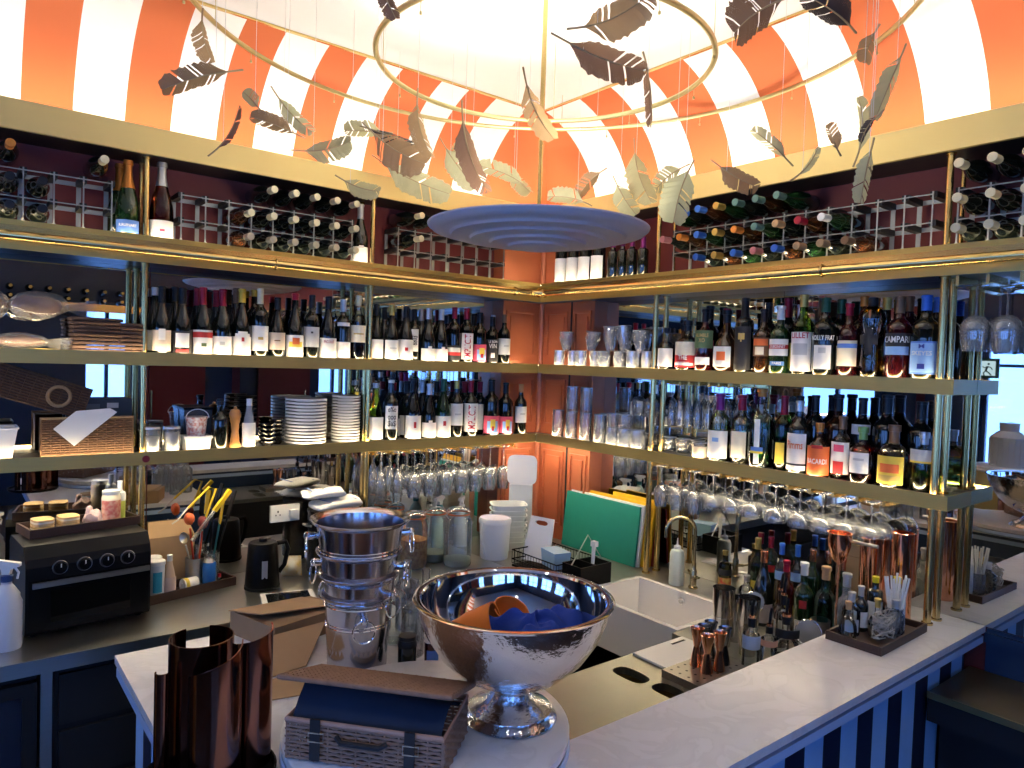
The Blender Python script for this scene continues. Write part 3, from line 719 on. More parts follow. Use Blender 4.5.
PIC = [(PINK, .05, .36, hf), (LBLU, .06, .27, .7), (YEL, .14, .30, .3), (REDL, .10, .18, .15)]
row('L', ZL, .078, LLG, 'wine_bottle', [
 (375, 438, 384, 'hock', .135, GLG, FS, .08, [(WHT, .04, .42, hf)], 'pale green wine bottle with white label at the plate post'),
 (387.5, 438, 380, 'bord', .125, GD, FW, .05, [(WHT, .20, .58, .9)], 'dark wine bottle with black doodles on tall white label', [('o%o', .52, .12, 1.1, INK, False), ('ooo', .40, .14, 1.1, INK, False), ('$a$', .29, .13, 1.1, INK, False)]),
 (413, 437, 379, 'burg', .135, GD, FK, .2, [(WHT, .03, .40, hf), (REDL, .20, .30, .15)], 'dark wine bottle with white label and red mark, lower left shelf'),
 (429, 437, 384, 'burg', .135, GD, FS, .20, [(WHT, .04, .30, hf), (WHT, .30, .34, .25)], 'silver-capped wine bottle with low white label on the lower shelf'),
 (443.5, 436, 379, 'burg', .135, GGR, FG, .2, [(WHT, .03, .38, hf), (REDL, .22, .30, .18)], 'green-shouldered wine bottle with white label on the lower left shelf'),
 (456, 435, 381, 'bord', .125, GD, FGO, .14, [(WHT, .22, .60, hf), (GRY, .4, .43, .5)], 'gold-capped wine bottle with high white label on the lower left shelf'),
 (470.5, 434, 381, 'bord', .135, GD, FR, .20, [(WHT, .10, .60, 1.3)], 'red-capped wine bottle with large sideways lettering on the lower shelf', [('IMPLICIT', .34, .19, 3.6, INKR, True)]),
 (491.5, 433, 380, 'bord', .145, GD, FK, .2, PIC, 'dark wine bottle with picture label, left one of a pair on the lower shelf'),
 (505.3, 433, 383, 'bord', .145, GD, FK, .2, PIC, 'dark wine bottle with picture label, right one of a pair on the lower shelf'),
 (520.5, 434, 384, 'bord', .125, GD, CORK, .16, [(WHT, .24, .56, hf), (GRY, .4, .43, .4)], 'cork-topped wine bottle with small white label, lower shelf by the pilaster'),
])
row('L', ZL, .185, LLG, 'wine_bottle', [
 (396, 437, 382, 'burg', .13, GD, FR, .14, [(GRY, .05, .36, hf)], 'dark wine bottle in the back row with red and grey label'),
 (404, 437, 381, 'bord', .13, GD, FK, .2, [(GRY, .06, .40, hf)], 'dark wine bottle in the back row with plain grey label'),
 (422, 436, 382, 'burg', .13, GD, FS, .2, [], 'silver-capped wine bottle in the back row of the lower left shelf'),
 (436, 436, 381, 'bord', .13, GD, FK, .2, [], 'plain dark wine bottle in the back row behind the green shoulder'),
 (464, 434, 382, 'bord', .13, GD, FR, .2, [], 'red-capped wine bottle in the back row, left of the big lettering'),
 (480, 434, 382, 'bord', .13, GD, FR, .2, [(WHT, .10, .58, hf)], 'red-capped wine bottle in the back row, right of the big lettering'),
 (513, 433, 384, 'bord', .12, GD, CORK, .16, [(GRY, .2, .55, hf)], 'cork-topped wine bottle in the back row beside the pilaster'),
])
MR = 'spirit bottles on the middle right shelf'
LQ = liquid
row('R', ZM, .088, MR, 'spirit_bottle', [
 (661, 368, 328, 'flask', .20, GC, FK, .12, [(WHT, .10, .52, hf)], 'squat clear bottle with blank white label beside the post', (), (LQ('cola', (.12, .03, .015)), .5)),
 (687, 369, 321, 'flask', .24, GC, FK, .20, [(CRM, .08, .58, hf), (REDL, .08, .32, hf), (WHT, .12, .17, .9)], 'broad clear bottle with cream and red label', [('THE', .27, .12, .8, INKW, False), ('COCKTAIL', .15, .1, 1.3, INKW, False)], (LQ('amber_red', (.30, .03, .02)), .55), .075),
 (704, 370, 310, 'spirit', .155, GRD, FK, .2, [(GRNL, .38, .66, 1.3), (WHT, .12, .24, .9)], 'dark red bottle with green label above a white one', [('RUMBLE', .58, .08, 1.4, INKG, False), ('XO', .50, .09, .7, INKG, False)]),
 (721, 371, 310, 'round', .21, GBR, FK, .2, [(WHT, .10, .42, .75), (ORL, .20, .34, .35)], 'round brown bottle with white and orange label', ()),
 (742.5, 370, 298, 'tall', .125, GD, FK, .3, [(BLKL, .05, .62, 1.1), (GOLDL, .45, .53, .35)], 'tall black bottle with a golden antler badge', [('T', .47, .16, .7, INKG, False)]),
 (759, 372, 310, 'spirit', .15, GBR, FK, .2, [(BRNL, .28, .56, 1.0), (ORL, .44, .54, .9), (CRM, .30, .42, .5)], 'brown bottle with orange-topped oval label'),
 (781.5, 374, 306, 'spirit', .15, GGR, FW, .20, [(WHT, .28, .52, 1.1), (REDL, .38, .44, 1.1), (BLUL, .14, .20, .7)], 'dark green bottle with red band across white label', [('DUBONNET', .41, .06, 1.6, INKW, False), ('PARIS', .17, .05, .9, INKW, False)]),
 (795, 375, 304, 'bord', .13, GC, FW, .3, [(YEL, .08, .46, 1.1), (BLKL, .26, .36, .3)], 'clear bottle with bright yellow label between white labels', (), None, .14),
 (806.5, 376, 295, 'bord', .130, GLG, FGO, .15, [(WHT, .06, .54, 1.15), (GRY, .26, .40, .7)], 'gold-capped bottle with tall white label and red lettering', [('LILLET', .495, .10, 1.75, INKR, False)]),
 (831, 376, 298, 'bord', .145, GD, FG, .18, [(WHT, .10, .40, .75), (GRY, .30, .37, .3)], 'dark green bottle with white oval label, front of two', [('NOILLY PRAT', .49, .085, 2.1, INKW, False)]),
 (846, 376, 299, 'bord', .135, GD, FG, .18, [(CRM, .10, .40, .75)], 'dark green bottle with cream label, rear of two', [('PRAT', .49, .085, 1.3, INKW, False)], None, .15),
 (858, 376, 304, 'spirit', .14, GRD, FR, .16, [(CRM, .16, .50, 1.1), (BLUL, .40, .46, 1.1)], 'dark red bottle with cream label and blue band', (), None, .15),
 (873, 377, 297, 'flute_b', .165, GC, FK, .1, [(BLKL, .30, .62, .25), (BLKL, .42, .54, .65)], 'flared fluted clear bottle with black cross label', (), (LQ('elderflower', (.80, .66, .22)), .5)),
 (893, 377, 296, 'bord', .140, GRD, FBR, .20, [(BLKL, .40, .56, 1.4), (LBLU, .30, .40, 1.1)], 'dark red aperitif bottle with white lettering on black band', [('CAMPARI', .48, .105, 2.3, INKW, False)]),
 (914.5, 378, 296, 'bord', .150, GD, FB, .18, [(BLUL, .08, .46, 1.1), (LBLU, .10, .44, .95), (INKB, .14, .20, .25)], 'blue-capped dark bottle with large blue shield label, front', [('SKEYES', .32, .07, 1.5, INKW, False), ('M', .40, .07, .4, INKB, False)]),
 (933, 378, 298, 'bord', .140, GD, FB, .18, [(BLUL, .08, .46, 1.1), (LBLU, .10, .44, .9)], 'blue-capped dark bottle with shield label, rear by the posts', (), None, .17),
])
row('R', ZM, .19, MR, 'spirit_bottle', [
 (676, 368, 321, 'round', .24, GRD, FK, .2, [], 'round dark red decanter bottle behind the squat one'),
 (713, 369, 306, 'spirit', .15, GD, FK, .2, [], 'plain dark spirit bottle behind the green label'),
 (731, 369, 309, 'spirit', .15, GBR, FR, .2, [(PINK, .4, .5, 1.0)], 'red-capped brown bottle behind the round brown one'),
 (770, 371, 303, 'bord', .13, GD, FK, .2, [(GOLDL, .5, .6, .5)], 'dark bottle with gold band behind the orange oval label'),
 (789, 371, 298, 'bord', .13, GD, FR, .25, [], 'dark bottle with red capsule behind the yellow label'),
 (818, 372, 300, 'bord', .13, GD, FBR, .2, [], 'dark bottle with brown cap behind the tall white label'),
 (852, 373, 297, 'bord', .13, GD, FO, .12, [], 'dark bottle with orange tip in the back row'),
 (884, 374, 297, 'bord', .13, GBR, FGO, .15, [], 'brown bottle with gold cap behind the aperitif bottle'),
 (904, 374, 296, 'bord', .13, GRD, FBR, .18, [], 'dark red bottle with brown cap behind the blue shield'),
])
LR = 'spirit bottles on the lower right shelf'
row('R', ZL, .088, LR, 'spirit_bottle', [
 (725, 462, 394, 'spirit', .165, GC, FP, .24, [(WHT, .06, .46, 1.15), (LBLU, .30, .36, .3)], 'clear bottle with white label and green shoulder seal', (), (LQ('pale_green', (.75, .85, .60)), .55)),
 (742, 464, 394, 'spirit', .16, GC, FR, .22, [(CRM, .10, .48, .7)], 'cloudy clear bottle with red cap and cream strip', (), (LQ('cloudy', (.70, .72, .55)), .56), .13),
 (752, 464, 405, 'bord', .13, GEM, FW, .15, [], 'small emerald bottle with white cap', (), None, .17),
 (769, 467, 390, 'spirit', .165, GC, FO, .10, [(WHT, .06, .62, .22), (BLUL, .22, .27, .5), (YEL, .19, .22, .5)], 'large clear bottle with white stripes and cork top', (), (LQ('water', (.92, .95, .94)), .5)),
 (782, 466, 402, 'spirit', .15, GEM, FS, .15, [(CRM, .12, .42, .8)], 'emerald bottle with cream label behind the striped bottle', (), None, .18),
 (792, 468, 397, 'bord', .13, GEM, FR, .25, [(YEL, .10, .38, .5)], 'emerald bottle with red neck and yellow label', (), None, .12),
 (812, 471, 402, 'bord', .145, GD, FS, .14, [(WHT, .14, .56, 1.1), (BLKL, .13, .15, 1.1), (WHT, .06, .125, 1.1)], 'dark bottle with white label and orange script lettering', [('Pimms', .40, .15, 1.6, mat('ink_orange', (.7, .18, .03), .6), False)]),
 (831, 473, 423, 'flask', .20, GBR, FO, .16, [(ORL, .05, .58, 1.3), (REDL, .54, .60, .5)], 'squat dark rum bottle with orange label and cap', [('BACARDI', .30, .13, 1.9, INKW, False)]),
 (860, 475, 418, 'spirit', .16, GC, FBR, .2, [(WHT, .10, .60, 1.0), (PINK, .45, .56, .5), (REDL, .10, .3, .5)], 'clear bottle with white label and pink disc', (), None, .15),
 (873, 482, 428, 'flask', .23, GC, FLG, .22, [(WHT, .20, .56, .75), (GRY, .42, .46, .4)], 'clear flask with green stopper, white label and red spirit', (), (LQ('red_spirit', (.45, .06, .02)), .22)),
 (902, 486, 425, 'flask', .25, GC, FBR, .28, [(YEL, .08, .52, .9), (ORL, .26, .40, .6), (GOLDL, .12, .22, .7)], 'clear flask with yellow picture label and dark stopper'),
 (924.5, 489, 432, 'flask', .21, GC, FS, .2, [(GRY, .52, .72, 1.3), (YEL, .50, .53, 1.3)], 'ribbed clear bottle with silver band beside the front posts', (), (LQ('lime', (.45, .62, .30)), .5)),
])
row('R', ZL, .19, LR, 'spirit_bottle', [
 (800, 466, 396, 'bord', .13, GD, FK, .2, [], 'plain dark bottle behind the red-necked emerald bottle'),
 (822, 468, 396, 'bord', .13, GD, FK, .2, [], 'plain dark bottle behind the white script label'),
 (845, 470, 394, 'spirit', .15, GBR, FK, .2, [], 'plain brown bottle behind the orange rum label'),
 (868, 473, 398, 'bord', .14, GD, FK, .2, [(WHT, .56, .68, .9)], 'dark bottle with white shoulder tag in the back row'),
 (886, 475, 395, 'bord', .15, GD, FK, .2, [], 'wide dark bottle behind the yellow picture label'),
 (908, 477, 400, 'bord', .14, GD, FK, .2, [(PINK, .3, .4, .4)], 'dark bottle with pink seal near the right posts'),
])
# standing bottles in the niche above
NB = 'bottles standing in the wine rack niche'
row('L', ZU, .10, NB, 'wine_bottle', [
 (127, 232, 161, 'champ', .145, GGR, FO, .36, [(BLUL, .06, .22, 1.2)], 'champagne bottle with orange foil and blue label in the niche', [('R.RUINART', .15, .05, 1.6, INKW, False)]),
 (159, 235, 163, 'champ', .145, glass('bottle_glass_rose', (.55, .22, .14), 1.5), FS, .30, [(WHT, .03, .26, 1.2), (PINK, .12, .15, .2)], 'rose champagne bottle with white label right of the niche post'),
 (361, 257, 204, 'burg', .13, GD, FS, .24, [(WHT, .02, .30, 1.15), (GRY, .28, .32, .3)], 'silver-capped wine bottle standing at the niche post'),
])
row('L', ZU, .19, NB, 'wine_bottle', [
 (120, 229, 164, 'champ', .14, GGR, FO, .36, [], 'orange-foiled champagne bottle standing behind another in the niche'),
])
row('R', ZU, .10, NB, 'wine_bottle', [
 (564, 277, 229, 'bord', .125, GD, FK, .2, [(WHT, .06, .46, 1.15)], 'white-label bottle nearest the pilaster in the niche'),
 (575.5, 277, 228, 'bord', .125, GD, FK, .2, [(WHT, .06, .46, 1.15)], 'white-label bottle second from the pilaster in the niche'),
 (587, 276, 227, 'bord', .125, GD, FK, .2, [(WHT, .06, .46, 1.15)], 'white-label bottle third from the pilaster in the niche'),
 (598.5, 276, 226, 'bord', .125, GD, FK, .2, [(WHT, .06, .46, 1.15)], 'white-label bottle fourth from the pilaster in the niche'),
 (613, 275, 240, 'tall', .14, GD, FP, .18, [], 'dark carton-slim bottle with purple band, first of four'),
 (622.5, 275, 239, 'tall', .14, GD, FP, .18, [], 'dark carton-slim bottle with purple band, second of four'),
 (632, 274, 238, 'tall', .14, GD, FP, .22, [], 'dark carton-slim bottle with purple band, third of four'),
 (643, 273, 237, 'tall', .14, GD, FP, .26, [], 'dark carton-slim bottle with purple band, fourth of four'),
])
settle()
# ================================================================ wine racks in the niche
CELL = .1155
GALV = mat('galvanised_steel', (.27, .28, .28), .4, .8, noise=.1); BLKW = mat('black_stained_wood', (.010, .010, .011), .5, noise=.3)
def rack(label, side, a0, ncol, nrow=2, rows_h=.122):
    t = thing('wine_rack', label, 'wine rack', (0, 0, 0), 0, 'wine racks in the niche')
    zb = Z(ZU); fd, rd = DF-.066, .035
    W = ncol*CELL
    def P(a, d, z): return (a, YW-d, z) if side == 'L' else (XW-d, a, z)
    def bx(nm, m, a, b, d0, d1, z0, z1):
        if side == 'L': MB().box(a, b, YW-d1, YW-d0, z0, z1).obj(nm, m, t, smooth=False)
        else: MB().box(XW-d1, XW-d0, a, b, z0, z1).obj(nm, m, t, smooth=False)
    for d, w in ((fd, .006), (rd, .020)):
        for i in range(ncol+1):
            a = a0+i*CELL; bx('upright', GALV, a-w/2, a+w/2, d-.002, d+.002, zb, zb+nrow*rows_h+.012)
            if d == fd:
                f = MB(); tri = [(a-.028, zb), (a+.028, zb), (a, zb+.030)]
                vs = [P(x, d+.0025, z) for x, z in tri]+[P(x, d-.0025, z) for x, z in tri]
                f.add(vs, [(0, 1, 2), (5, 4, 3), (0, 3, 4, 1), (1, 4, 5, 2), (2, 5, 3, 0)]).obj('foot_plate', GALV, t, smooth=False)
        for j in range(nrow+1):
            z = zb+j*rows_h; hw = .0022 if d == fd else .010
            bx('crossbar', GALV, a0, a0+W, d-.003, d+.003, z if j == 0 else z-hw, z+2*hw if j == 0 else z+hw)
    for i in range(ncol+1):
        for j in range(1, nrow+1):
            a = a0+i*CELL; z = zb+j*rows_h
            bx('wood_spacer', BLKW, a-.014, a+.014, rd+.004, fd-.004, z-.013, z+.013)
    return t
rack('wine rack at the far left of the niche', 'L', .272-CELL*3, 6)
rack('long wine rack between the two niche posts on the left', 'L', .925-CELL*.5+.058, 8)
rack('wine rack behind the hanging dish, left of the pilaster', 'L', 2.153, 7)
rack('long wine rack with coloured bottle tops on the right wall', 'R', 2.70-CELL*12, 12)
rack('wine rack with cream-capped bottles at the far right', 'R', 1.215-CELL*4, 4)
def lay(side, a, lvl, g, cap, label, out=.0, kind='burg', row_h=.122, dz=0.):
    H = .335; R = .0445
    z = Z(ZU)+lvl*row_h+(.067 if lvl == 0 else .064 if lvl == 1 else .078)+dz
    t = thing('wine_bottle', label, 'bottle', (a, YW-.03-out, z) if side == 'L' else (XW-.03-out, a, z), 0, 'wine bottles lying in the racks')
    tilt = .03
    t.rotation_euler = (PI/2+tilt, 0, 0) if side == 'L' else (PI/2+tilt, 0, -PI/2)
    mobj('glass_body', bmesh_body(kind, H, R, g), t); mobj('capsule', bmesh_cap(kind, H, R, cap, .80), t)
ORD = ['first', 'second', 'third', 'fourth', 'fifth', 'sixth', 'seventh', 'eighth', 'ninth', 'tenth']
LEV = ['bottom', 'middle', 'top']
a = .272-CELL*3
for i, j, c, d in ((2, 2, FO, 'gold-capped wine bottle lying top left in the far left rack'), (2, 1, FK, 'dark wine bottle lying below the gold cap in the far left rack'),
                   (3, 1, FK, 'dark wine bottle poking askew from the far left rack, middle row'), (3, 0, FK, 'dark wine bottle in the bottom row of the far left rack'),
                   (5, 2, FC, 'cream-capped wine bottle lying on top of the far left rack'), (2, 0, FK, 'dark wine bottle low at the picture edge of the far left rack')):
    lay('L', a+(i+.5)*CELL, j, GD, c, d)
a = .925-CELL*.5+.058
CAPS2 = foil('pale_gold', (.62, .56, .38), .35, .4)
for i in range(3, 8):
    for j in range(3):
        lay('L', a+(i+.5)*CELL, j, GD, CAPS2, 'pale-capped wine bottle, %s row, %s column of the filled block' % (LEV[j], ORD[i-3]))
for j in range(2): lay('L', a+2.5*CELL, j, GBR, CAPS2, 'pale-capped brown bottle, %s row, left of the filled block' % LEV[j])
a = 2.153
for i, j, d in ((0, 2, 'wine bottle lying on top of the rack behind the dish'), (0, 1, 'pale-capped wine bottle in the upper row behind the dish'), (1, 2, 'second wine bottle on top of the rack behind the dish')):
    lay('L', a+(i+.5)*CELL, j, GD, CAPS2, d)
a = 2.70-CELL*12; RI = lambda i: a+(i+.5)*CELL
FT, FM = foil('teal', (.10, .20, .18)), foil('pink_metal', (.50, .20, .22), .3, .5)
CN = {FB: 'blue', FT: 'teal', FM: 'pink', FGO: 'gold', FO: 'orange', FK: 'black', FR: 'red', FW: 'white', CORK: 'cork'}
spec = {(11, 2): FM, (11, 1): FM, (10, 2): FB, (10, 1): FO, (9, 2): FB, (9, 1): FB, (9, 0): FB, (8, 1): FGO, (8, 2): FGO, (8, 0): FGO, (7, 2): FT, (7, 1): FO, (7, 0): FB, (6, 2): FT, (6, 1): FT, (6, 0): FM,
        (5, 2): FT, (5, 1): CORK, (5, 0): FB, (4, 1): FR, (4, 0): CORK, (3, 1): FW, (3, 0): CORK, (2, 0): FBR}
for (i, j), c in spec.items():
    lay('R', RI(i), j, (GD, GGR, GBR)[(i+j) % 3], c, '%s-topped bottle, %s row, %s column of the right rack from the pilaster' % (CN.get(c, 'brown'), LEV[j], ORD[min(9, 11-i)]))
a = 1.215-CELL*4
for i in (3, 2, 1):
    for j in range(3):
        lay('R', a+(i+.5)*CELL, j, GD, FC, 'cream-capped wine bottle, %s row, %s column beyond the right posts' % (LEV[j], ORD[3-i]))
# ================================================================ chandelier: dish, pole, two rings, feathers
ch = thing('chandelier', 'brass chandelier with lavender dish and two hoops over the bar', 'chandelier', (CHX, CHY, Z(.5)))
CC = Vector((CHX, CHY, Z(.5)))
DISHM = mat('lavender_grey_enamel', (.74, .66, .66), .5, noise=.05, nscale=6)
OLDB = mat('antique_brass', (.50, .42, .20), .35, .9, noise=.2, nscale=14)
zd = Z(.455)-CC.z
dpr = [(0, zd), (.05, zd+.001)]
for r0, r1, z0, z1 in ((.05, .115, .001, .006), (.125, .19, .016, .018), (.20, .27, .028, .031), (.28, .35, .041, .045), (.36, .43, .056, .066)):
    dpr += [(r0, zd+z0-.001), ((r0+r1)/2, zd+(z0+z1)/2-.004), (r1, zd+z1), (r1+.006, zd+z1+.007)]
dpr += [(.445, zd+.078), (.447, zd+.084), (.437, zd+.082), (.40, zd+.070), (0, zd+.04)]
MB().lathe(dpr, 64).obj('dish', DISHM, ch)
MB().lathe([(0, zd+.050), (.30, zd+.050), (.30, zd+.060), (0, zd+.060)], 40).obj('lamp_ring', emitter('dish_lamp', (1.0, .93, .80), DISH_W), ch)
MB().tube([(0, 0, zd+.06), (0, 0, Z(zt_)-CC.z)], .010, 10).obj('pole', BRASS, ch)
RI1, RZ1, RI2, RZ2 = .665, Z(1.19), 1.40, Z(1.385)
for R_, z_ in ((RI1, RZ1), (RI2, RZ2)):
    ring = MB().tube([(R_*math.cos(t), R_*math.sin(t), z_-CC.z) for t in [2*PI*k/96 for k in range(96)]], .011, 8, True).obj('hoop', OLDB, ch)
    for k in range(10 if R_ < 1 else 16):
        t = 2*PI*k/(10 if R_ < 1 else 16)+.2
        mb = MB(); mb.tube([(R_*math.cos(t), R_*math.sin(t), z_-CC.z-.05), (R_*math.cos(t), R_*math.sin(t), z_-CC.z-.008)], .0016, 4)
        mb.tube([(R_*math.cos(t), R_*math.sin(t), z_-CC.z-.055), (R_*math.cos(t), R_*math.sin(t), z_-CC.z-.045)], .005, 6)
        mb.obj('hook', OLDB, ring)
    for k in range(4):
        t = PI/4+PI/2*k
        MB().tube([(R_*math.cos(t), R_*math.sin(t), z_-CC.z), (R_*math.cos(t), R_*math.sin(t), Z(zt_)-CC.z)], .0015, 4).obj('hanging_wire', OLDB, ring)
def feather_mat(name, c):
    m = mat('feather_'+name, c, .55, noise=.25, nscale=18)
    nt = m.node_tree; b = nt.nodes['Principled BSDF']; o = nt.nodes['Material Output']
    tr = nt.nodes.new('ShaderNodeBsdfTranslucent'); tr.inputs[0].default_value = (*[min(1, x*1.2) for x in c], 1)
    mx = nt.nodes.new('ShaderNodeMixShader'); mx.inputs[0].default_value = .28
    nt.links.new(b.outputs[0], mx.inputs[1]); nt.links.new(tr.outputs[0], mx.inputs[2]); nt.links.new(mx.outputs[0], o.inputs[0])
    return m
FM_ = {'brown': feather_mat('brown', (.30, .19, .09)), 'dark': feather_mat('dark', (.15, .085, .05)), 'olive': feather_mat('olive', (.40, .37, .19)), 'pale': feather_mat('pale', (.42, .41, .23)), 'black': feather_mat('black', (.05, .035, .03))}
SHAFT = mat('feather_shaft', (.30, .22, .11), .5)
def feather(a, b, da, db, tone, w, label, seed, roll=0., bend=.10):
    """a = quill end, b = tip, as picture positions with their distance; built as a curved vane with separate barbs"""
    rnd = random.Random(seed)
    A, B = at(*a, da), at(*b, db); ax = B-A; L = ax.length; ax.normalize()
    view = -((A+B)/2-Vector((0, 0, ZE))).normalized()
    side = ax.cross(view).normalized(); nrm = side.cross(ax).normalized()
    side, nrm = side*math.cos(roll)+nrm*math.sin(roll), nrm*math.cos(roll)-side*math.sin(roll)
    t = thing('feather', label, 'feather', A, 0, 'feathers hanging from the chandelier')
    def spine(u): return ax*(L*u)+nrm*(bend*L*4*u*(1-u))+side*(.06*L*math.sin(u*3))
    n = 44; mb = MB()
    for s in (-1, 1):
        g = 0
        vs = []; prev = None
        for k in range(n+1):
            u = .17+.83*k/n
            wid = w*L*(math.sin(min(1, (u-.15)/.25)*PI/2)**.8)*(1-max(0, (u-.72)/.28)**2.2*.93)*(.8 if s < 0 else 1.)
            wid *= 1+.05*math.sin(k*1.3+seed)+rnd.uniform(-.05, .04)
            base = spine(u); tip = spine(min(1.02, u+.10))+side*(s*wid)+nrm*(-.35*wid)
            midp = (base+tip)/2+nrm*(.10*wid)
            cur = (base, midp, tip)
            if prev:
                if g > 0: g -= 1
                elif rnd.random() < .07: g = 0; prev = cur; continue
                m = len(vs); vs += [*prev, *cur]
                tipgap = (prev[2]-cur[2])*.02
                vs[m+2] = vs[m+2]-tipgap; vs[m+5] = vs[m+5]+tipgap
                mb.add(vs[m:m+6], [(0, 1, 4, 3), (1, 2, 5, 4)])
            prev = cur
    mb.obj('vane', FM_[tone], t)
    MB().tube([spine(u) for u in [k/10 for k in range(11)]], [.0038-.0026*k/10 for k in range(11)], 5).obj('shaft', SHAFT, t)
    top = spine(.35)
    MB().tube([top, Vector((top.x, top.y, Z(zt_)-A.z-.002))], .0009, 4).obj('thread', mat('nylon_thread', (.6, .6, .58), .4), t)
FE = [
 ((203, 8), (213, 62), 2.6, 2.7, 'brown', .26, 'curled brown feather hanging upright at the upper left hoop', .9),
 ((243, 70), (163, 90), 2.5, 2.4, 'brown', .15, 'long brown feather lying level over the second orange stripe', .2),
 ((208, 156), (239, 106), 2.9, 2.8, 'dark', .10, 'thin dark feather crossing the cornice at the far left', 1.1),
 ((262, 112), (243, 92), 2.9, 2.9, 'olive', .28, 'short olive feather beside the third orange stripe', .3),
 ((271, 86), (313, 132), 3.0, 3.1, 'pale', .15, 'pale green feather slanting down left of the big cluster', .1),
 ((305, 138), (251, 117), 2.9, 2.8, 'brown', .17, 'ragged brown feather above the cornice, left of the big cluster', .4),
 ((291, 150), (350, 141), 3.1, 3.1, 'olive', .20, 'olive feather with split barbs lying level above the cornice', .3),
 ((393, 133), (345, 131), 3.2, 3.2, 'olive', .20, 'olive feather at the left of the big cluster', .5),
 ((362, 122), (425, 163), 2.9, 2.9, 'brown', .24, 'broad brown feather in the middle of the big cluster', .2),
 ((360, 126), (418, 146), 3.0, 3.0, 'black', .12, 'blackish feather on top of the big cluster', .7),
 ((335, 175), (379, 191), 3.3, 3.3, 'olive', .20, 'olive feather hanging over the cornice below the cluster', .2),
 ((372, 155), (449, 193), 3.75, 3.8, 'pale', .17, 'long pale feather at the bottom of the big cluster', .1),
 ((418, 88), (432, 156), 2.8, 2.8, 'brown', .16, 'brown feather hanging upright right of the big cluster', .7),
 ((380, -22), (396, 18), 2.0, 2.0, 'dark', .20, 'dark feather cut by the top edge left of the inner hoop', .2),
 ((462, 100), (488, 191), 2.6, 2.7, 'dark', .14, 'large dark feather hanging upright left of the pole', .5),
 ((440, 138), (476, 186), 3.75, 3.8, 'pale', .20, 'pale feather behind the large upright dark feather', .2),
 ((533, 192), (478, 166), 3.75, 3.8, 'pale', .14, 'pale feather lying level left of the pole above the dish', .2),
 ((505, 168), (530, 192), 3.95, 4.0, 'olive', .26, 'small olive feather touching the pole above the dish', .6),
 ((523, 67), (554, 138), 2.6, 2.6, 'brown', .15, 'brown feather hanging in front of the pole', .3),
 ((551, 33), (644, 70), 2.2, 2.25, 'dark', .17, 'big dark brown feather right of the pole below the top', .2),
 ((567, 29), (652, -8), 2.0, 2.05, 'brown', .20, 'big brown feather cut by the top edge right of the pole', .3),
 ((643, 52), (651, 126), 2.5, 2.5, 'dark', .09, 'thin dark feather hanging upright inside the inner hoop', 1.0),
 ((607, 168), (579, 196), 3.75, 3.8, 'brown', .22, 'small brown feather just right of the dish pole', .3),
 ((613, 176), (636, 214), 3.75, 3.8, 'pale', .24, 'pale feather standing over the right rim of the dish', .2),
 ((634, 138), (652, 202), 3.75, 3.8, 'olive', .20, 'upright olive feather over the right rim of the dish', .3),
 ((694, 160), (674, 222), 2.8, 2.8, 'pale', .26, 'broad pale feather in front of the blue bottle tops', .1),
 ((690, 164), (656, 190), 3.0, 3.0, 'olive', .22, 'olive feather tucked behind the broad pale one', .3),
 ((711, 160), (758, 187), 2.8, 2.8, 'brown', .20, 'brown feather over the cornice right of the dish', .2),
 ((797, -6), (735, 33), 2.0, 1.95, 'dark', .27, 'large dark feather cut by the top edge on the right', .1),
 ((856, 33), (806, -4), 2.1, 2.0, 'black', .20, 'black-brown feather at the top near the right hoop', .2),
 ((880, 24), (866, 63), 2.6, 2.6, 'brown', .22, 'short brown feather hanging from the outer hoop, upper right', .3),
 ((906, 44), (876, 118), 2.5, 2.5, 'olive', .13, 'long olive feather slanting over the last orange stripe', .6),
 ((884, 110), (861, 142), 2.3, 2.3, 'black', .12, 'small black feather below the long olive one', .5),
 ((793, 166), (752, 130), 2.8, 2.8, 'olive', .13, 'thin olive feather slanting over the right cornice', .3),
 ((790, 181), (818, 147), 2.7, 2.7, 'olive', .10, 'thin olive feather rising over the right cornice', .7),
 ((841, 156), (827, 125), 2.7, 2.7, 'brown', .26, 'small crumpled brown feather over the right cornice', .8),
 ((853, 167), (858, 98), 2.6, 2.6, 'olive', .12, 'upright olive feather crossing the right cornice', .8),
 ((874, 138), (861, 202), 2.5, 2.5, 'pale', .14, 'pale feather hanging over the empty rack cells on the right', .5),
 ((592, 206), (548, 197), 3.75, 3.8, 'pale', .20, 'pale feather lying just above the dish centre', .3),
 ((728, -10), (752, 8), 2.0, 2.0, 'dark', .2, 'dark feather tip at the top edge right of the inner hoop', .2),
 ((480, 168), (452, 148), 3.75, 3.8, 'olive', .24, 'small olive feather behind the upright dark one', .4),
]
for i, (a, b, da, db, tone, w, lab, roll) in enumerate(FE): feather(a, b, da, db, tone, w, lab, i, roll, .08 if i % 2 else -.07)
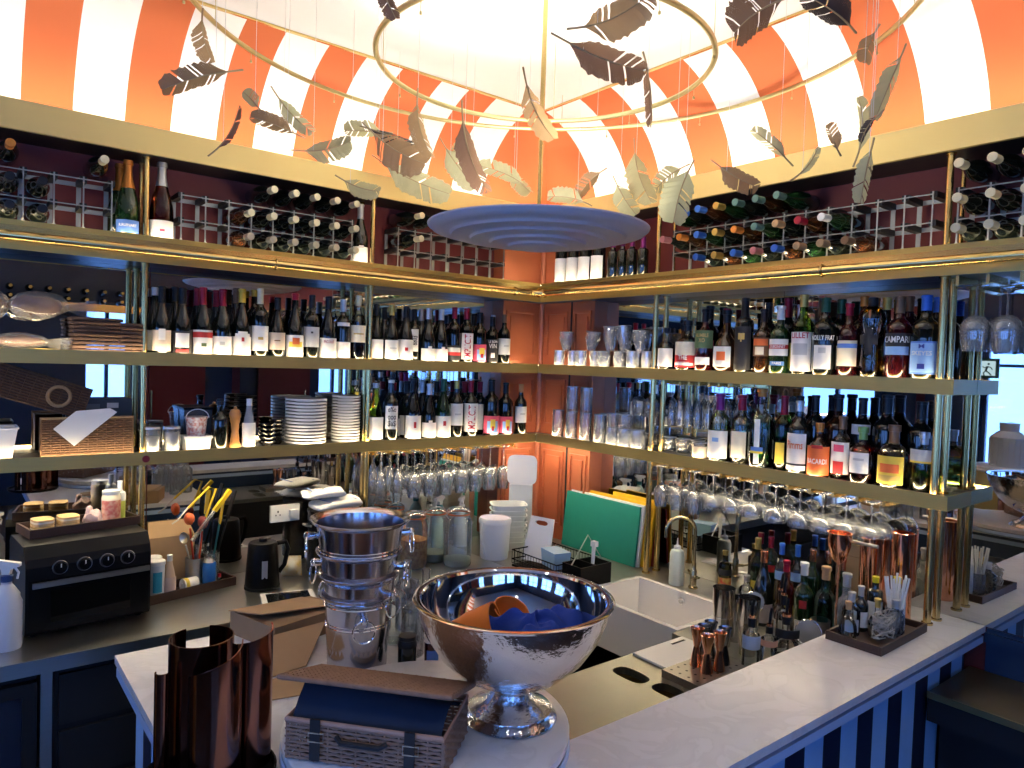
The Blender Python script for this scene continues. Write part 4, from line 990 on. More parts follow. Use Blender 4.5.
# ================================================================ glassware
CLEAR = glass('clear_glassware', (.97, .98, .98), 1.52, 1.8, 0., .12)  # slightly cloudy; diffuse white also paints in the bright reflections
CUT = glass('cut_crystal', (.93, .95, .96), 1.6, 2.6, .02, .22)  # extra diffuse white paints in the brightness of the crystal
def gl_mesh(name, prof, n=20, m=None, smooth=True):
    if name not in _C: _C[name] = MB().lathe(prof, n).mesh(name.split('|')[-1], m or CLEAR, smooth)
    return _C[name]
def glass_parts(kind, H, R):
    """profiles standing upright: (foot, stem, bowl)"""
    if kind == 'wine': return [(R*.82, 0), (R*.82, .003), (.006, .009)], [(.005, .009), (.0038, H*.25), (.0045, H*.46)], [(.0045, H*.46), (R*.55, H*.49), (R*.93, H*.58), (R, H*.68), (R*.93, H*.85), (R*.78, H), (R*.76, H), (R*.91, H*.85), (R*.97, H*.68), (R*.90, H*.585), (R*.5, H*.50), (0, H*.475)]
    if kind == 'coupe': return [(R*.66, 0), (R*.66, .003), (.006, .009)], [(.005, .009), (.0038, H*.3), (.005, H*.58)], [(.005, H*.58), (R*.5, H*.61), (R*.85, H*.70), (R, H*.84), (R, H), (R*.98, H), (R*.97, H*.84), (R*.82, H*.71), (R*.45, H*.63), (0, H*.6)]
    if kind == 'flute': return [(R*1.15, 0), (R*1.15, .003), (.006, .009)], [(.005, .009), (.004, H*.22), (.005, H*.34)], [(.005, H*.34), (R*.6, H*.42), (R*.95, H*.60), (R, H*.75), (R*.86, H), (R*.84, H), (R*.97, H*.75), (R*.9, H*.6), (0, H*.38)]
def stem_glass(kind, H, R, pos, label, group, hang=False):
    t = thing({'wine': 'wine_glass', 'coupe': 'coupe_glass', 'flute': 'champagne_flute'}[kind], label, 'glass', pos, 0, group)
    if hang: t.rotation_euler = (PI, 0, 0)
    for nm, pr in zip(('foot', 'stem', 'bowl'), glass_parts(kind, H, R)):
        mobj(nm, gl_mesh('%s%.3f%.3f|%s' % (kind, H, R, nm), pr), t)
    return t
# brass hanger rails
def hanger(label, side, a, zt, d0, d1, w=.022, drop=.032):
    t = thing('glass_hanger', label, 'rail', (0, 0, 0), 0, 'brass hanger rails for stemware')
    def bx(nm, a0, a1, z0, z1, e0=d0, e1=d1):
        if side == 'L': MB().box(a0, a1, YW-e1, YW-e0, z0, z1).obj(nm, BRASS, t, smooth=False)
        else: MB().box(XW-e1, XW-e0, a0, a1, z0, z1).obj(nm, BRASS, t, smooth=False)
    z = Z(zt)
    bx('flange', a-w, a+w, z-drop, z-drop+.003); bx('web', a-.002, a+.002, z-drop+.003, z-.001)
    bx('end_tab', a-.006, a+.006, z-drop-.004, z-.001, d1, d1+.004)
    return z-drop+.003
LPX = [378.5, 396, 412.7, 429.4, 445, 461, 475.5, 489.7, 504, 517]
lx = [on(p, 453, 1, YF+.02).x for p in LPX]
for i, a in enumerate(lx): zf = hanger('brass glass hanger below the left lower shelf, %s from the post' % ORD[i], 'L', a, LB, .02, DF-.055)
LGG = 'wine glasses hanging below the lower left shelf'
for i in range(len(lx)-1):
    a = (lx[i]+lx[i+1])/2
    for j, (dy, wd) in enumerate(((.095, 'front'), (.19, 'rear'))):
        if i < 2: stem_glass('flute', .31, .032, (a, YF+dy, zf+.003), '%s champagne flute hanging in lane %s beside the plate post' % (wd, ['one', 'two'][i]), LGG, True)
        else: stem_glass('wine', .295, .0475, (a, YF+dy, zf+.003), '%s wine glass hanging in the %s lane right of the plate post' % (wd, ORD[i]), LGG, True)
RPX = [648, 662.7, 679.4, 698, 716.6, 735.6, 757, 783, 805.5, 828.7, 853, 880]
ry = [on(p, 440+(p-548)*.16+12, 0, XF+.02).y for p in RPX]
for i, a in enumerate(ry): zf = hanger('brass glass hanger below the right lower shelf, number %s from the corner' % (ORD+['eleventh', 'twelfth'])[i], 'R', a, LB, .02, DF-.055)
for i in range(len(ry)-1):
    a = (ry[i]+ry[i+1])/2
    for dx, wd in ((.080, 'front'), (.190, 'rear')):
        if i < 3: stem_glass('wine', .24, .042, (XF+dx, a, zf+.003), '%s wine glass hanging over the chopping boards, %s lane' % (wd, ORD[i]), 'wine glasses hanging below the lower right shelf', True)
        else: stem_glass('coupe', .185, .0545 if i > 4 else .048, (XF+dx, a, zf+.003), '%s coupe glass hanging below the right shelf, %s lane from the boards' % (wd, ORD[i-3]), 'coupe glasses hanging below the lower right shelf', True)
# flutes hung under the middle right shelf
FPX = [669, 677, 685, 695, 705, 715, 725, 735]
for i, p in enumerate(FPX):
    y = on(p, 392, 0, XF+.15).y
    if i == 0: zf = None
    stem_glass('flute', .255, .027, (XF+.185, y, Z(MB_)-.022), 'champagne flute hanging under the middle right shelf, %s from the post' % ORD[i], 'flutes hanging under the middle right shelf', True)
yy = [on(p, 392, 0, XF+.15).y for p in FPX]
for i in range(len(yy)+1):
    a = yy[0]+.045 if i == 0 else (yy[-1]-.045 if i == len(yy) else (yy[i-1]+yy[i])/2)
    hanger('brass flute hanger under the middle right shelf, %s from the post' % ORD[i], 'R', a, MB_, .02, .12, .016, .025)
for i, p in enumerate((634, 646)):
    y = on(p, 392, 0, XF+.12).y
    stem_glass('wine', .235, .045, (XF+.17, y, Z(MB_)-.004), '%s wine glass hanging over the cut tumblers' % ('left', 'right')[i], 'wine glasses over the cut tumblers', True)
# balloon glasses under the upper shelf beyond the right posts
for i, (a, d) in enumerate(((1.13, .08), (1.02, .08), (.90, .08), (1.08, .19), (.96, .19), (.78, .08))):
    stem_glass('wine', .275, .056, (XF+d, a, Z(UB)-.036), 'balloon wine glass beyond the right posts, %s %s' % ('front' if d < .1 else 'rear', ORD[i]), 'balloon glasses beyond the right posts', True)
for i, a in enumerate((1.185, 1.075, .96, .84)): hanger('brass hanger for balloon glasses beyond the posts, %s' % ORD[i], 'R', a, UB, .02, DF-.02, .022, .04)
# highballs and tumblers
def tumbler(name, label, group, pos, H, R, cut=False, flare=1.0):
    t = thing(name, label, 'glass', pos, 0, group)
    key = 'tum%.3f%.3f%d%.2f' % (H, R, cut, flare)
    if key not in _C:
        mb = MB(); pr = [(0, 0), (R*.9/flare, 0), (R/flare, .006), (R, H), (R*.95, H), (R*.93/flare, .016), (0, .014)]
        mb.lathe(pr, 16)
        if cut:
            out = []
            for k, (x, y, z) in enumerate(mb.v):
                out.append((x, y, z))
            mb.v = out
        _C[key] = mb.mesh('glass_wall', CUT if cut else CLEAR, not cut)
        if cut:
            c = MB()
            for k in range(14):
                for s in (-1, 1):
                    pts = [((R*(1/flare+(1-1/flare)*u)+.0006)*math.cos(2*PI*k/14+s*u*.8), (R*(1/flare+(1-1/flare)*u)+.0006)*math.sin(2*PI*k/14+s*u*.8), .01+(H*.72-.01)*u) for u in (0, .33, .66, 1)]
                    c.tube(pts, .0014, 4)
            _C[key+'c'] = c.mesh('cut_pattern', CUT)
    mobj('glass_wall', _C[key], t)
    if key+'r' not in _C: _C[key+'r'] = MB().tube([(R*.975*math.cos(2*PI*k/20), R*.975*math.sin(2*PI*k/20), H) for k in range(20)], .0016, 5, True).mesh('rim', glass('rim_highlight', (.9, .92, .93), 1.6, 3., .05, .3))  # whitened ring paints a highlight round the mouth of the glass
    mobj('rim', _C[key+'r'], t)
    if cut: mobj('cut_pattern', _C[key+'c'], t)
    return t
HBG = 'highball glasses on the lower right shelf'
hb = []
for i, p in enumerate((558, 571.5, 585.5, 600)):
    y = on(p, 425, 0, XF+.075).y; hb.append(y)
    tumbler('highball_glass', 'highball glass in the lower row, %s from the pilaster' % ORD[i], HBG, (XF+.075, y, Z(ZL)), .185, .041)
for i, p in enumerate((606, 621)):
    y = on(p, 425, 0, XF+.19).y
    tumbler('highball_glass', 'rear highball glass, %s one behind the cut tumblers' % ('left', 'right')[i], HBG, (XF+.185, y, Z(ZL)), .185, .036)
for i, (p, d) in enumerate(((576, .165), (591, .165))):
    y = hb[i+1]
    tumbler('highball_glass', 'highball glass stacked in the upper row, %s one' % ('left', 'right')[i], HBG, (XF+.075, y, Z(ZL)+.187), .165, .041)
CTG = 'cut glass tumblers on the lower right shelf'
for i, p in enumerate((613, 625, 638)):
    y = on(p, 436, 0, XF+.075).y
    tumbler('cut_tumbler', 'cut glass tumbler at the post, lower row, %s' % ORD[i], CTG, (XF+.075, y, Z(ZL)), .115, .042, True)
    if i < 2: tumbler('cut_tumbler', 'plain tumbler stacked on the cut tumblers, %s' % ('left', 'right')[i], CTG, (XF+.075, y, Z(ZL)+.116), .085, .043)
for i, p in enumerate((640, 668, 682, 696)):
    y = on(p, 433, 0, XF+.17).y
    tumbler('cut_tumbler', 'small tumbler in the rear row by the flutes, %s' % ORD[i], CTG, (XF+.19, y, Z(ZL)), .085, .040)
# crystal on the middle right shelf
CRG = 'cut crystal glasses on the middle right shelf'
for i, p in enumerate((560, 571, 582, 593, 605, 617, 633, 645)):
    y = on(p, 355, 0, XF+.075).y
    tumbler('crystal_tumbler', 'cut crystal tumbler in the lower row, %s from the pilaster' % ORD[i], CRG, (XF+(.070 if i % 2 == 0 else .098), y, Z(ZM)), .110, .037, True, 1.15)
for i, (p, dz, tl) in enumerate(((566, 0, 0), (591, 0, .3), (610, .03, 0), (625, .03, -.25), (640, 0, 0))):
    y = on(p, 340, 0, XF+.09).y
    t = tumbler('crystal_goblet', 'flared crystal glass stacked in the upper row, %s from the pilaster' % ORD[i], CRG, (XF+.095, y, Z(ZM)+.112), .125+dz, .052, True, 2.0)
    t.rotation_euler = (tl*.5, 0, 0)
MB_t = tumbler('amber_jar', 'small amber candle jar on the lower right shelf', 'amber jar', (XF+.07, on(700, 452, 0, XF+.07).y, Z(ZL)), .09, .042)
MB().lathe([(0, .008), (.038, .008), (.038, .06), (0, .06)], 16).obj('wax', mat('amber_wax', (.75, .42, .16), .5), MB_t)
MB().patch(.0432, .012, .07, 1.2).obj('label', CRM, MB_t, rz=-1.2)
del MB_t['group']
# ================================================================ left shelves: plates, baskets, bread
CERW = mat('white_glazed_plate', (.80, .79, .76), .2, coat=.3)
BLKC = mat('black_plastic', (.005, .005, .0055), .35, spec=.1); WPL = mat('white_plastic', (.78, .78, .76), .4); WICK = mat('wicker_brown', (.15, .075, .035), .7, noise=.3, nscale=40)
WICKD = mat('wicker_dark', (.10, .055, .035), .7, noise=.3, nscale=40); WOOD = mat('turned_wood', (.52, .24, .07), .35, noise=.2, nscale=20, stretch=(6, 6, 1), coat=.3)
CLOTH = mat('white_cloth', (.80, .78, .74), .9, noise=.04, bump=.3, bscale=120); CARD = mat('cardboard', (.42, .27, .14), .8, noise=.08, nscale=14); CARDD = mat('cardboard_inside', (.30, .19, .10), .85, noise=.1)
FILM = glass('cling_film', (.92, .90, .88), 1.4, .8, .16, .13)
DWOOD = mat('dark_tray_wood', (.045, .022, .016), .5, noise=.25, nscale=20, stretch=(1, 8, 8))
def stack(name, single, label, pos, n, prof, dh, m, seg=32, cat='plate'):
    """a stack: every plate is a thing of its own sharing one mesh"""
    me = MB().lathe(prof, seg).mesh(single, m)
    for k in range(n):
        o = mobj(name, me, None, (pos[0], pos[1], pos[2]+k*dh)); tag(o, label % (ORD+['eleventh', 'twelfth', 'thirteenth', 'fourteenth', 'fifteenth', 'sixteenth'])[k], cat, label.split(',')[0].replace('%s ', ''))
pl = on(326, 420, 1, YF+.125)
R = .116
stack('dinner_plate', 'plate', 'white dinner plate in the front stack, %s from the bottom', (on(306, 420, 1, YF+.14).x, YF+.142, Z(ZL)), 14, [(0, .002), (.06, 0), (.062, .006), (R*.97, .007), (R, .009), (R, .0175), (R*.97, .019), (.06, .011), (0, .009)], .0185, CERW)
stack('side_plate', 'plate', 'white side plate in the rear stack, %s from the bottom', (on(344.5, 420, 1, YF+.128).x+.012, YF+.135, Z(ZL)), 16, [(0, .002), (.05, 0), (.052, .006), (.083, .007), (.0845, .009), (.0845, .0165), (.082, .0175), (.05, .010), (0, .008)], .0172, CERW)
# black sauce dishes and saucers
xb = on(267, 440, 1, YF+.075).x
stack('black_bowl', 'bowl', 'small black bowl in the front stack, %s from the bottom', (xb, YF+.075, Z(ZL)), 5, [(0, .004), (.022, 0), (.026, .006), (.044, .026), (.046, .032), (.042, .030), (.022, .009), (0, .008)], .024, mat('black_glaze', (.01, .01, .011), .12, coat=1), 24, 'bowl')
stack('black_bowl', 'bowl', 'small black bowl in the second stack, %s from the bottom', (on(280, 440, 1, YF+.085).x+.01, YF+.165, Z(ZL)), 6, [(0, .004), (.022, 0), (.026, .006), (.040, .022), (.042, .028), (.038, .026), (.022, .009), (0, .008)], .022, MATS['black_glaze'], 24, 'bowl')
stack('black_saucer', 'saucer', 'black saucer in the tall dark stack, %s from the bottom', (on(245, 410, 1, YF+.18).x, YF+.175, Z(ZL)), 12, [(0, .002), (.035, 0), (.038, .004), (.058, .012), (.060, .016), (.057, .015), (.035, .007), (0, .006)], .0235, BLKC, 24, 'saucer')
# pepper mill
p = on(235, 425, 1, YF+.065)
t = thing('pepper_mill', 'turned wooden pepper mill beside the white squeeze bottle', 'pepper mill', (p.x, YF+.065, Z(ZL)))
MB().lathe([(0, 0), (.031, 0), (.031, .02), (.024, .035), (.019, .09), (.021, .13), (.027, .15), (.027, .155)], 20).obj('body', WOOD, t)
MB().lathe([(.024, .155), (.030, .165), (.031, .185), (.022, .205), (.008, .21), (.008, .22), (0, .224)], 20).obj('head', WOOD, t)
def simple_bottle(label, px, side_d, zb, H, R, body, capm, lab, kind='spirit', cl=.2, name='squeeze_bottle', z=None, cat='bottle', liq=None):
    x = on(px, 420, 1, YF+side_d).x
    return bottle((x, YF+side_d, Z(zb)), -.3, H, R, kind, body, capm, cl, lab, label, None, (), liq, name, cat)
simple_bottle('white label bottle with clear grey neck next to the pepper mill', 249, .065, ZL, .262, .034, mat('grey_bottle', (.30, .32, .35), .25), FW, [(WHT, .04, .52, 1.4)], 'hock', .14, 'vinegar_bottle')
simple_bottle('dark green ribbed oil bottle left of the pepper mill', 220, .070, ZL, .262, .043, GD, FK, [], 'spirit', .12, 'oil_bottle')
# tubs and jars at the left post
def lidded_tub(label, x, y, z, w, d, h, m, lidm, name='food_tub'):
    t = thing(name, label, 'tub', (x, y, z)); mb = MB()
    k = .88
    mb.add([(-w/2*k, -d/2*k, 0), (w/2*k, -d/2*k, 0), (w/2*k, d/2*k, 0), (-w/2*k, d/2*k, 0), (-w/2, -d/2, h), (w/2, -d/2, h), (w/2, d/2, h), (-w/2, d/2, h)],
           [(3, 2, 1, 0), (0, 1, 5, 4), (1, 2, 6, 5), (2, 3, 7, 6), (3, 0, 4, 7), (4, 5, 6, 7)]).obj('tub_body', m, t, smooth=False)
    MB().box(-w/2-.005, w/2+.005, -d/2-.005, d/2+.005, h+.0005, h+.013).obj('lid', lidm, t, smooth=False)
    return t
xx = on(196, 440, 1, YF+.09).x
lidded_tub('white rectangular tub below the printed bucket', xx, YF+.090, Z(ZL), .125, .10, .062, WPL, WPL)
t = thing('printed_bucket', 'printed round food bucket with wire handle on the white tub', 'bucket', (xx, YF+.09, Z(ZL)+.076))
MB().lathe([(0, 0), (.045, 0), (.052, .085), (.056, .086), (.056, .095), (0, .095)], 24).obj('bucket_body', mat('printed_pattern', (.75, .72, .68), .5, col2=(.55, .20, .16), nscale=70), t)
MB().tube([(.056*math.cos(a), -.02+.0*a, .09+.045*math.sin(a)) for a in [PI*k/12 for k in range(13)]], .0025, 6).obj('handle', WPL, t)
for i, (px, lab) in enumerate(((152, 'first clear spice jar right of the left post'), (172, 'second clear spice jar holding a bag'))):
    x = on(px, 435, 1, YF+.075).x
    t = thing('spice_jar', lab, 'jar', (x, YF+.075, Z(ZL)))
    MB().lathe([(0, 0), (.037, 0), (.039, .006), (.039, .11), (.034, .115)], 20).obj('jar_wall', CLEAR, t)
    MB().lathe([(0, .005), (.033, .005), (.033, .075+.02*i), (0, .08+.02*i)], 16).obj('contents', mat('pale_spice', (.72, .72, .66), .9, noise=.2, bump=.5, bscale=50), t)
    MB().lathe([(.036, .115), (.038, .115), (.038, .125), (0, .128)], 20).obj('lid', FS, t)
t = lidded_tub('dark round food box behind the printed bucket', on(196, 415, 1, YF+.19).x, YF+.195, Z(ZL), .14, .10, .20, mat('smoked_plastic', (.06, .065, .08), .25), BLKC)
# wicker hamper with a sheet of paper
def weave_panel(w, h, m, pitch=.014, rr=.0042, depth=.004):
    """woven strands: thin wavy rods over upright stakes, local x across, z up, facing -y"""
    mb = MB(); n = max(2, int(h/pitch)); st = max(3, int(w/.035))
    for j in range(n):
        z = (j+.5)*h/n
        mb.tube([(-w/2+w*k/(st*2), depth*(1 if (k+j) % 2 else -1)*.9, z) for k in range(st*2+1)], rr, 5)
    for k in range(st+1):
        mb.tube([(-w/2+w*k/st, 0, 0), (-w/2+w*k/st, 0, h)], rr*.7, 5)
    return mb
hx0, hx1 = on(38, 435, 1, YF+.03).x, on(137, 430, 1, YF+.03).x
hw, hh = hx1-hx0-.01, .185
hm = thing('wicker_hamper', 'brown wicker hamper lid standing on the lower left shelf', 'hamper', ((hx0+hx1)/2, YF+.055, Z(ZL)))
weave_panel(hw-.02, hh-.02, WICK, .0105, .0050).xf(Matrix.Translation((0, 0, .01))).obj('woven_front', WICK, hm)
MB().tube([(-hw/2+.006, 0, .006), (hw/2-.006, 0, .006), (hw/2-.006, 0, hh-.006), (-hw/2+.006, 0, hh-.006)], .0065, 7, True).obj('rim', mat('wicker_pale', (.42, .25, .12), .6, noise=.2), hm)
MB().box(-hw/2+.01, hw/2-.01, .008, .11, .002, hh-.01).obj('hamper_body', WICKD, hm, smooth=False)
pa = [on(*q, 1, YF+.043) for q in ((53, 429), (74, 446), (117, 412), (110, 408), (76, 411))]
o = MB().add([(q.x, YF+.038, q.z) for q in pa]+[(q.x, YF+.0395, q.z) for q in pa], [(0, 1, 2, 3, 4), (9, 8, 7, 6, 5)]+[(i, 5+i, 5+(i+1) % 5, (i+1) % 5) for i in range(5)]).obj('paper_sheet', WPL, smooth=False)
tag(o, 'folded white paper sheet stuck on the wicker hamper', 'paper')
# wicker bag lying on the hamper
c = on(42, 385, 1, YF+.10)
wb = thing('wicker_bag', 'wicker bag with round handle hole lying above the hamper', 'bag', (c.x, YF+.14, c.z-.030))
mb = MB(); Mx = Matrix.Rotation(.33, 4, 'Y')
q = weave_panel(.38, .15, WICK, .012).xf(Matrix.Translation((0, -.03, -.075))); q.xf(Mx).obj('woven_side', WICK, wb)
MB().box(-.19, .19, -.024, .055, -.075, .075).xf(Mx).obj('bag_body', WICKD, wb, smooth=False)
hr = MB(); hr.tube([(.07+.045*math.cos(a), -.042, -.0+.045*math.sin(a)) for a in [2*PI*k/20 for k in range(20)]], .008, 6, True); hr.xf(Mx).obj('handle_ring', MATS['wicker_pale'], wb)
# black box behind hamper, white tub at the picture edge
x = on(100, 405, 1, YF+.18).x
t = thing('dark_box', 'dark flat box with pale mark behind the hamper top', 'box', (x, YF+.205, Z(ZL)))
MB().box(-.14, .14, -.025, .025, 0, .26).obj('carton', mat('dark_card', (.03, .04, .055), .5), t, smooth=False)
MB().box(.03, .08, -.0262, -.0252, .215, .24).obj('print', GRY, t, smooth=False); MB().box(-.11, .0, -.0262, -.0252, .21, .235).obj('lettering_panel', mat('slate_print', (.10, .12, .14), .6), t, smooth=False)
x = on(2, 425, 1, YF+.08).x
t = thing('ice_tub', 'white plastic tub at the left picture edge of the lower shelf', 'tub', (x-.02, YF+.085, Z(ZL)+.012))
mb = MB().add([(-.08, -.05, 0), (.055, -.05, 0), (.055, .06, 0), (-.08, .06, 0), (-.09, -.06, .13), (.075, -.06, .13), (.075, .07, .13), (-.09, .07, .13)], [(3, 2, 1, 0), (0, 1, 5, 4), (1, 2, 6, 5), (2, 3, 7, 6), (3, 0, 4, 7)])
mb.obj('tub_wall', WPL, t, smooth=False)
MB().tube([(-.092, -.062, .13), (.077, -.062, .13), (.077, .072, .13), (-.092, .072, .13)], .005, 6, True).obj('rim', WPL, t)
# tray mats and bread bags on the middle shelf
xm = on(118, 335, 1, YF+.11).x
for (px, n, w, lb) in ((96, 9, .21, 'left'), (129, 8, .10, 'right')):
    x = on(px, 335, 1, YF+.12).x
    for k in range(n):
        t = thing('woven_tray', 'dark woven tray in the %s pile, %s from the bottom' % (lb, ORD[k]), 'tray', (x+random.uniform(-.004, .004), YF+.125+random.uniform(-.004, .004), Z(ZM)+.0185*k), 0, 'dark woven trays on the middle left shelf')
        key = 'tray'+lb
        if key not in _C:
            m1 = MB(); m1.tube([(w/2*math.copysign(min(1, abs(math.cos(a))*1.25), math.cos(a)), .085*math.copysign(min(1, abs(math.sin(a))*1.25), math.sin(a)), .011) for a in [2*PI*i/24 for i in range(24)]], .0065, 6, True)
            m1.box(-w/2, w/2, -.08, .08, .002, .009); _C[key] = m1.mesh('woven_base', WICKD)
            m2 = MB()
            for i in range(12): m2.tube([(w/2*1.01*math.cos(2*PI*(i+u)/12), .087*math.sin(2*PI*(i+u)/12), .004+.010*(u > .5)) for u in (0, .5, 1)], .0035, 5)
            _C[key+'r'] = m2.mesh('rope_edge', MATS['wicker_pale'] if False else WICKD)
        mobj('woven_base', _C[key], t); mobj('rope_edge', _C[key+'r'], t)
BREAD = mat('brown_bread_crust', (.15, .06, .03), .55, noise=.3, nscale=10, bump=.3, bscale=30)
def blob(mb, c, r, n=14, seed=0, amp=.12, e=(1, 1, 1)):
    rnd = random.Random(seed); ph = [rnd.uniform(0, 6) for _ in range(6)]
    vs = []; m = n
    for j in range(m+1):
        th = PI*j/m
        for i in range(n*2):
            a = PI*i/n; k = 1+amp*(math.sin(3*a+ph[0])*math.sin(2*th+ph[1])+.6*math.sin(5*a+ph[2])*math.sin(5*th+ph[3])*math.sin(th)+.4*math.sin(9*a+ph[4]+4*th)*math.sin(th))
            vs.append((c[0]+r*e[0]*k*math.sin(th)*math.cos(a), c[1]+r*e[1]*k*math.sin(th)*math.sin(a), c[2]+r*e[2]*k*math.cos(th)))
    return mb.add(vs, [(j*2*n+i, j*2*n+(i+1) % (2*n), (j+1)*2*n+(i+1) % (2*n), (j+1)*2*n+i) for j in range(m) for i in range(2*n)])
def bread_bag(label, px, py, dy, r, e, seed, rest, tail):
    c = on(px, py, 1, YF+dy); c.z = Z(ZM)+rest if rest else c.z; t = thing('bread_bag', label, 'bread bag', (c.x, YF+dy, c.z))
    blob(MB(), (0, 0, 0), r, 14, seed, .08, e).obj('loaf', BREAD, t)
    blob(MB(), (0, 0, 0), r*1.20, 16, seed+5, .10, e).obj('clear_bag', FILM, t)
    mb = MB(); rnd = random.Random(seed)
    def f(u, v):
        a = 2*PI*u; rr = .010+.030*v+.008*math.sin(7*a+seed)*v
        return (tail[0]*v*.13+rr*.3*math.cos(a)+e[0]*r*.95*(1 if tail[0] > 0 else -1), rr*.5*math.sin(a), tail[1]*v*.06+rr*math.cos(a+1))
    mb.grid(f, 20, 5).obj('twisted_end', FILM, t)
bread_bag('dark loaf in a clear bag on top of the pile, middle left shelf', 38, 305, .10, .064, (1.5, .85, .8), 3, 0, (1, -.15))
bread_bag('loaf in a clear bag at the left picture edge', -16, 303, .12, .066, (1.1, .9, .95), 9, 0, (-1, .2))
bread_bag('clear bag of bread lying on the middle left shelf', 20, 337, .105, .048, (1.9, .9, .62), 12, .045, (1, -.3))
bread_bag('small clear bread bag at the picture edge below the loaves', -22, 335, .11, .045, (1.0, .9, .85), 15, .055, (-1, 0))
# ================================================================ on the left counter
def C(px, py, z=ZC): return on(px, py, 2, z)
def hgt(px, ptop, p):
    """height above p of the point seen at ptop straight above p"""
    d = ray(px, ptop); t = (p.x*cF.x+p.y*cF.y)/(d.x*cF.x+d.y*cF.y); return d.z*t+ZE-p.z
GREYB = mat('grey_trim', (.20, .20, .21), .3, .7); RUB = mat('rubber_black', (.008, .008, .008), .6, spec=.2)
# toaster oven
A, B = C(24, 640), C(149, 614)
ov = thing('toaster_oven', 'black countertop oven with four dials at the left', 'oven', ((A.x+B.x)/2, (A.y+B.y)/2, Z(ZC)), math.atan2(B.y-A.y, B.x-A.x))
ow = (B-A).length; oh = .385
prof = [(0, .012), (-.012, .03), (-.012, .30), (.0, .335), (.035, oh), (.30, oh), (.33, oh-.03), (.33, .012)]
mb = MB(); n = len(prof); mb.add([(-ow/2, y, z) for y, z in prof]+[(ow/2, y, z) for y, z in prof], [tuple(range(n)), tuple(range(2*n-1, n-1, -1))]+[(i, n+i, n+(i+1) % n, (i+1) % n) for i in range(n)])
OVB = mat('oven_black', (.006, .006, .007), .42, noise=.1, spec=.2)
mb.obj('housing', OVB, ov, smooth=False)
do = MB().box(-ow/2+.012, ow/2-.012, -.024, -.0125, .03, .245).obj('door', mat('oven_door', (.006, .006, .006), .2, spec=.25), ov, smooth=False)
MB().box(-ow/2+.09, ow/2-.09, -.0255, -.0245, .06, .20).obj('door_glass', mat('oven_glass', (.006, .005, .004), .06, spec=.4), do, smooth=False)
MB().box(-ow/2+.02, ow/2-.015, -.052, -.040, .222, .244).obj('handle', STEEL, do, smooth=False)
for x in (-ow/2+.05, ow/2-.05): MB().box(x-.008, x+.008, -.041, -.024, .226, .24).obj('handle_post', STEEL, do, smooth=False)
for i, px in enumerate((57, 80, 102, 123)):
    x = -ow/2+ow*((px-26)/122)
    k = MB().lathe([(.030, 0), (.030, .004), (.024, .004), (.023, .022), (0, .024)], 20)
    k.xf(Matrix.Translation((x, -.0125, .290)) @ Matrix.Rotation(PI/2, 4, 'X'))
    ko = k.obj('dial', BLKC, ov)
    MB().tube([(x+.028*math.cos(a), -.018, .290+.028*math.sin(a)) for a in [2*PI*j/20 for j in range(20)]], .003, 5, True).obj('dial_ring', GREYB, ko)
    MB().box(x-.002, x+.002, -.0385, -.0370, .294, .310).obj('dial_mark', WPL, ko, smooth=False)
for x in (-ow/2+.04, ow/2-.04):
    for y in (.03, .29): MB().lathe([(0, 0), (.014, 0), (.014, .0115), (0, .0115)], 10, (x, y, 0)).obj('foot', RUB, ov)
# tray on the oven with sandwiches
def tray(label, a, b, d, z, h=.035, name='wooden_tray', t_=.010, m=None):
    """open wooden tray from front-left a to front-right b, depth d"""
    w = (b-a).length; t = thing(name, label, 'tray', ((a.x+b.x)/2, (a.y+b.y)/2, z), math.atan2(b.y-a.y, b.x-a.x))
    m = m or DWOOD
    MB().box(-w/2, w/2, 0, d, 0, .008).obj('base', m, t, smooth=False)
    MB().box(-w/2, w/2, 0, t_, .0082, h).obj('side', m, t, smooth=False); MB().box(-w/2, w/2, d-t_, d, .0082, h).obj('side', m, t, smooth=False)
    MB().box(-w/2, -w/2+t_, t_+.0002, d-t_-.0002, .0082, h).obj('end', m, t, smooth=False); MB().box(w/2-t_, w/2, t_+.0002, d-t_-.0002, .0082, h).obj('end', m, t, smooth=False)
    return t
zo = Z(ZC)+oh+.001
ta, tb = on(30, 540, 2, ZC+oh), on(140, 524, 2, ZC+oh)
ot = tray('dark wooden tray of sandwiches on top of the oven', ta, tb, .20, zo, .04)
TOAST = mat('toasted_bread', (.62, .42, .20), .8, noise=.25, nscale=25); FILL = mat('sandwich_filling', (.75, .66, .50), .7, noise=.2)
def on_tray(tr, u, v, z=.0085):
    c, s = math.cos(tr.rotation_euler.z), math.sin(tr.rotation_euler.z)
    return Vector((tr.location.x+c*u-s*v, tr.location.y+s*u+c*v, tr.location.z+z))
ang = ot.rotation_euler.z
for i, (u, lab) in enumerate(((-.155, 'left'), (-.05, 'right'))):
    for k in range(2):
        t = thing('sandwich', '%s toasted sandwich, %s, on the oven tray' % (lab, ('lower', 'upper')[k]), 'sandwich', on_tray(ot, u, .10, .009+.030*k), ang, 'sandwiches on the oven tray')
        for z0, m in ((0, TOAST), (.010, FILL), (.017, TOAST)):
            MB().prism([(.042*math.copysign(abs(math.cos(a))**.6, math.cos(a)), .05*math.copysign(abs(math.sin(a))**.6, math.sin(a))) for a in [2*PI*j/18 for j in range(18)]], z0+.0003, z0+.0098 if m is TOAST else z0+.0068).obj('bread_slice' if m is TOAST else 'filling', m, t)
p = on_tray(ot, .055, .095, .042)
t = thing('pink_bag', 'crumpled pink and white paper bag on the oven tray', 'bag', p)
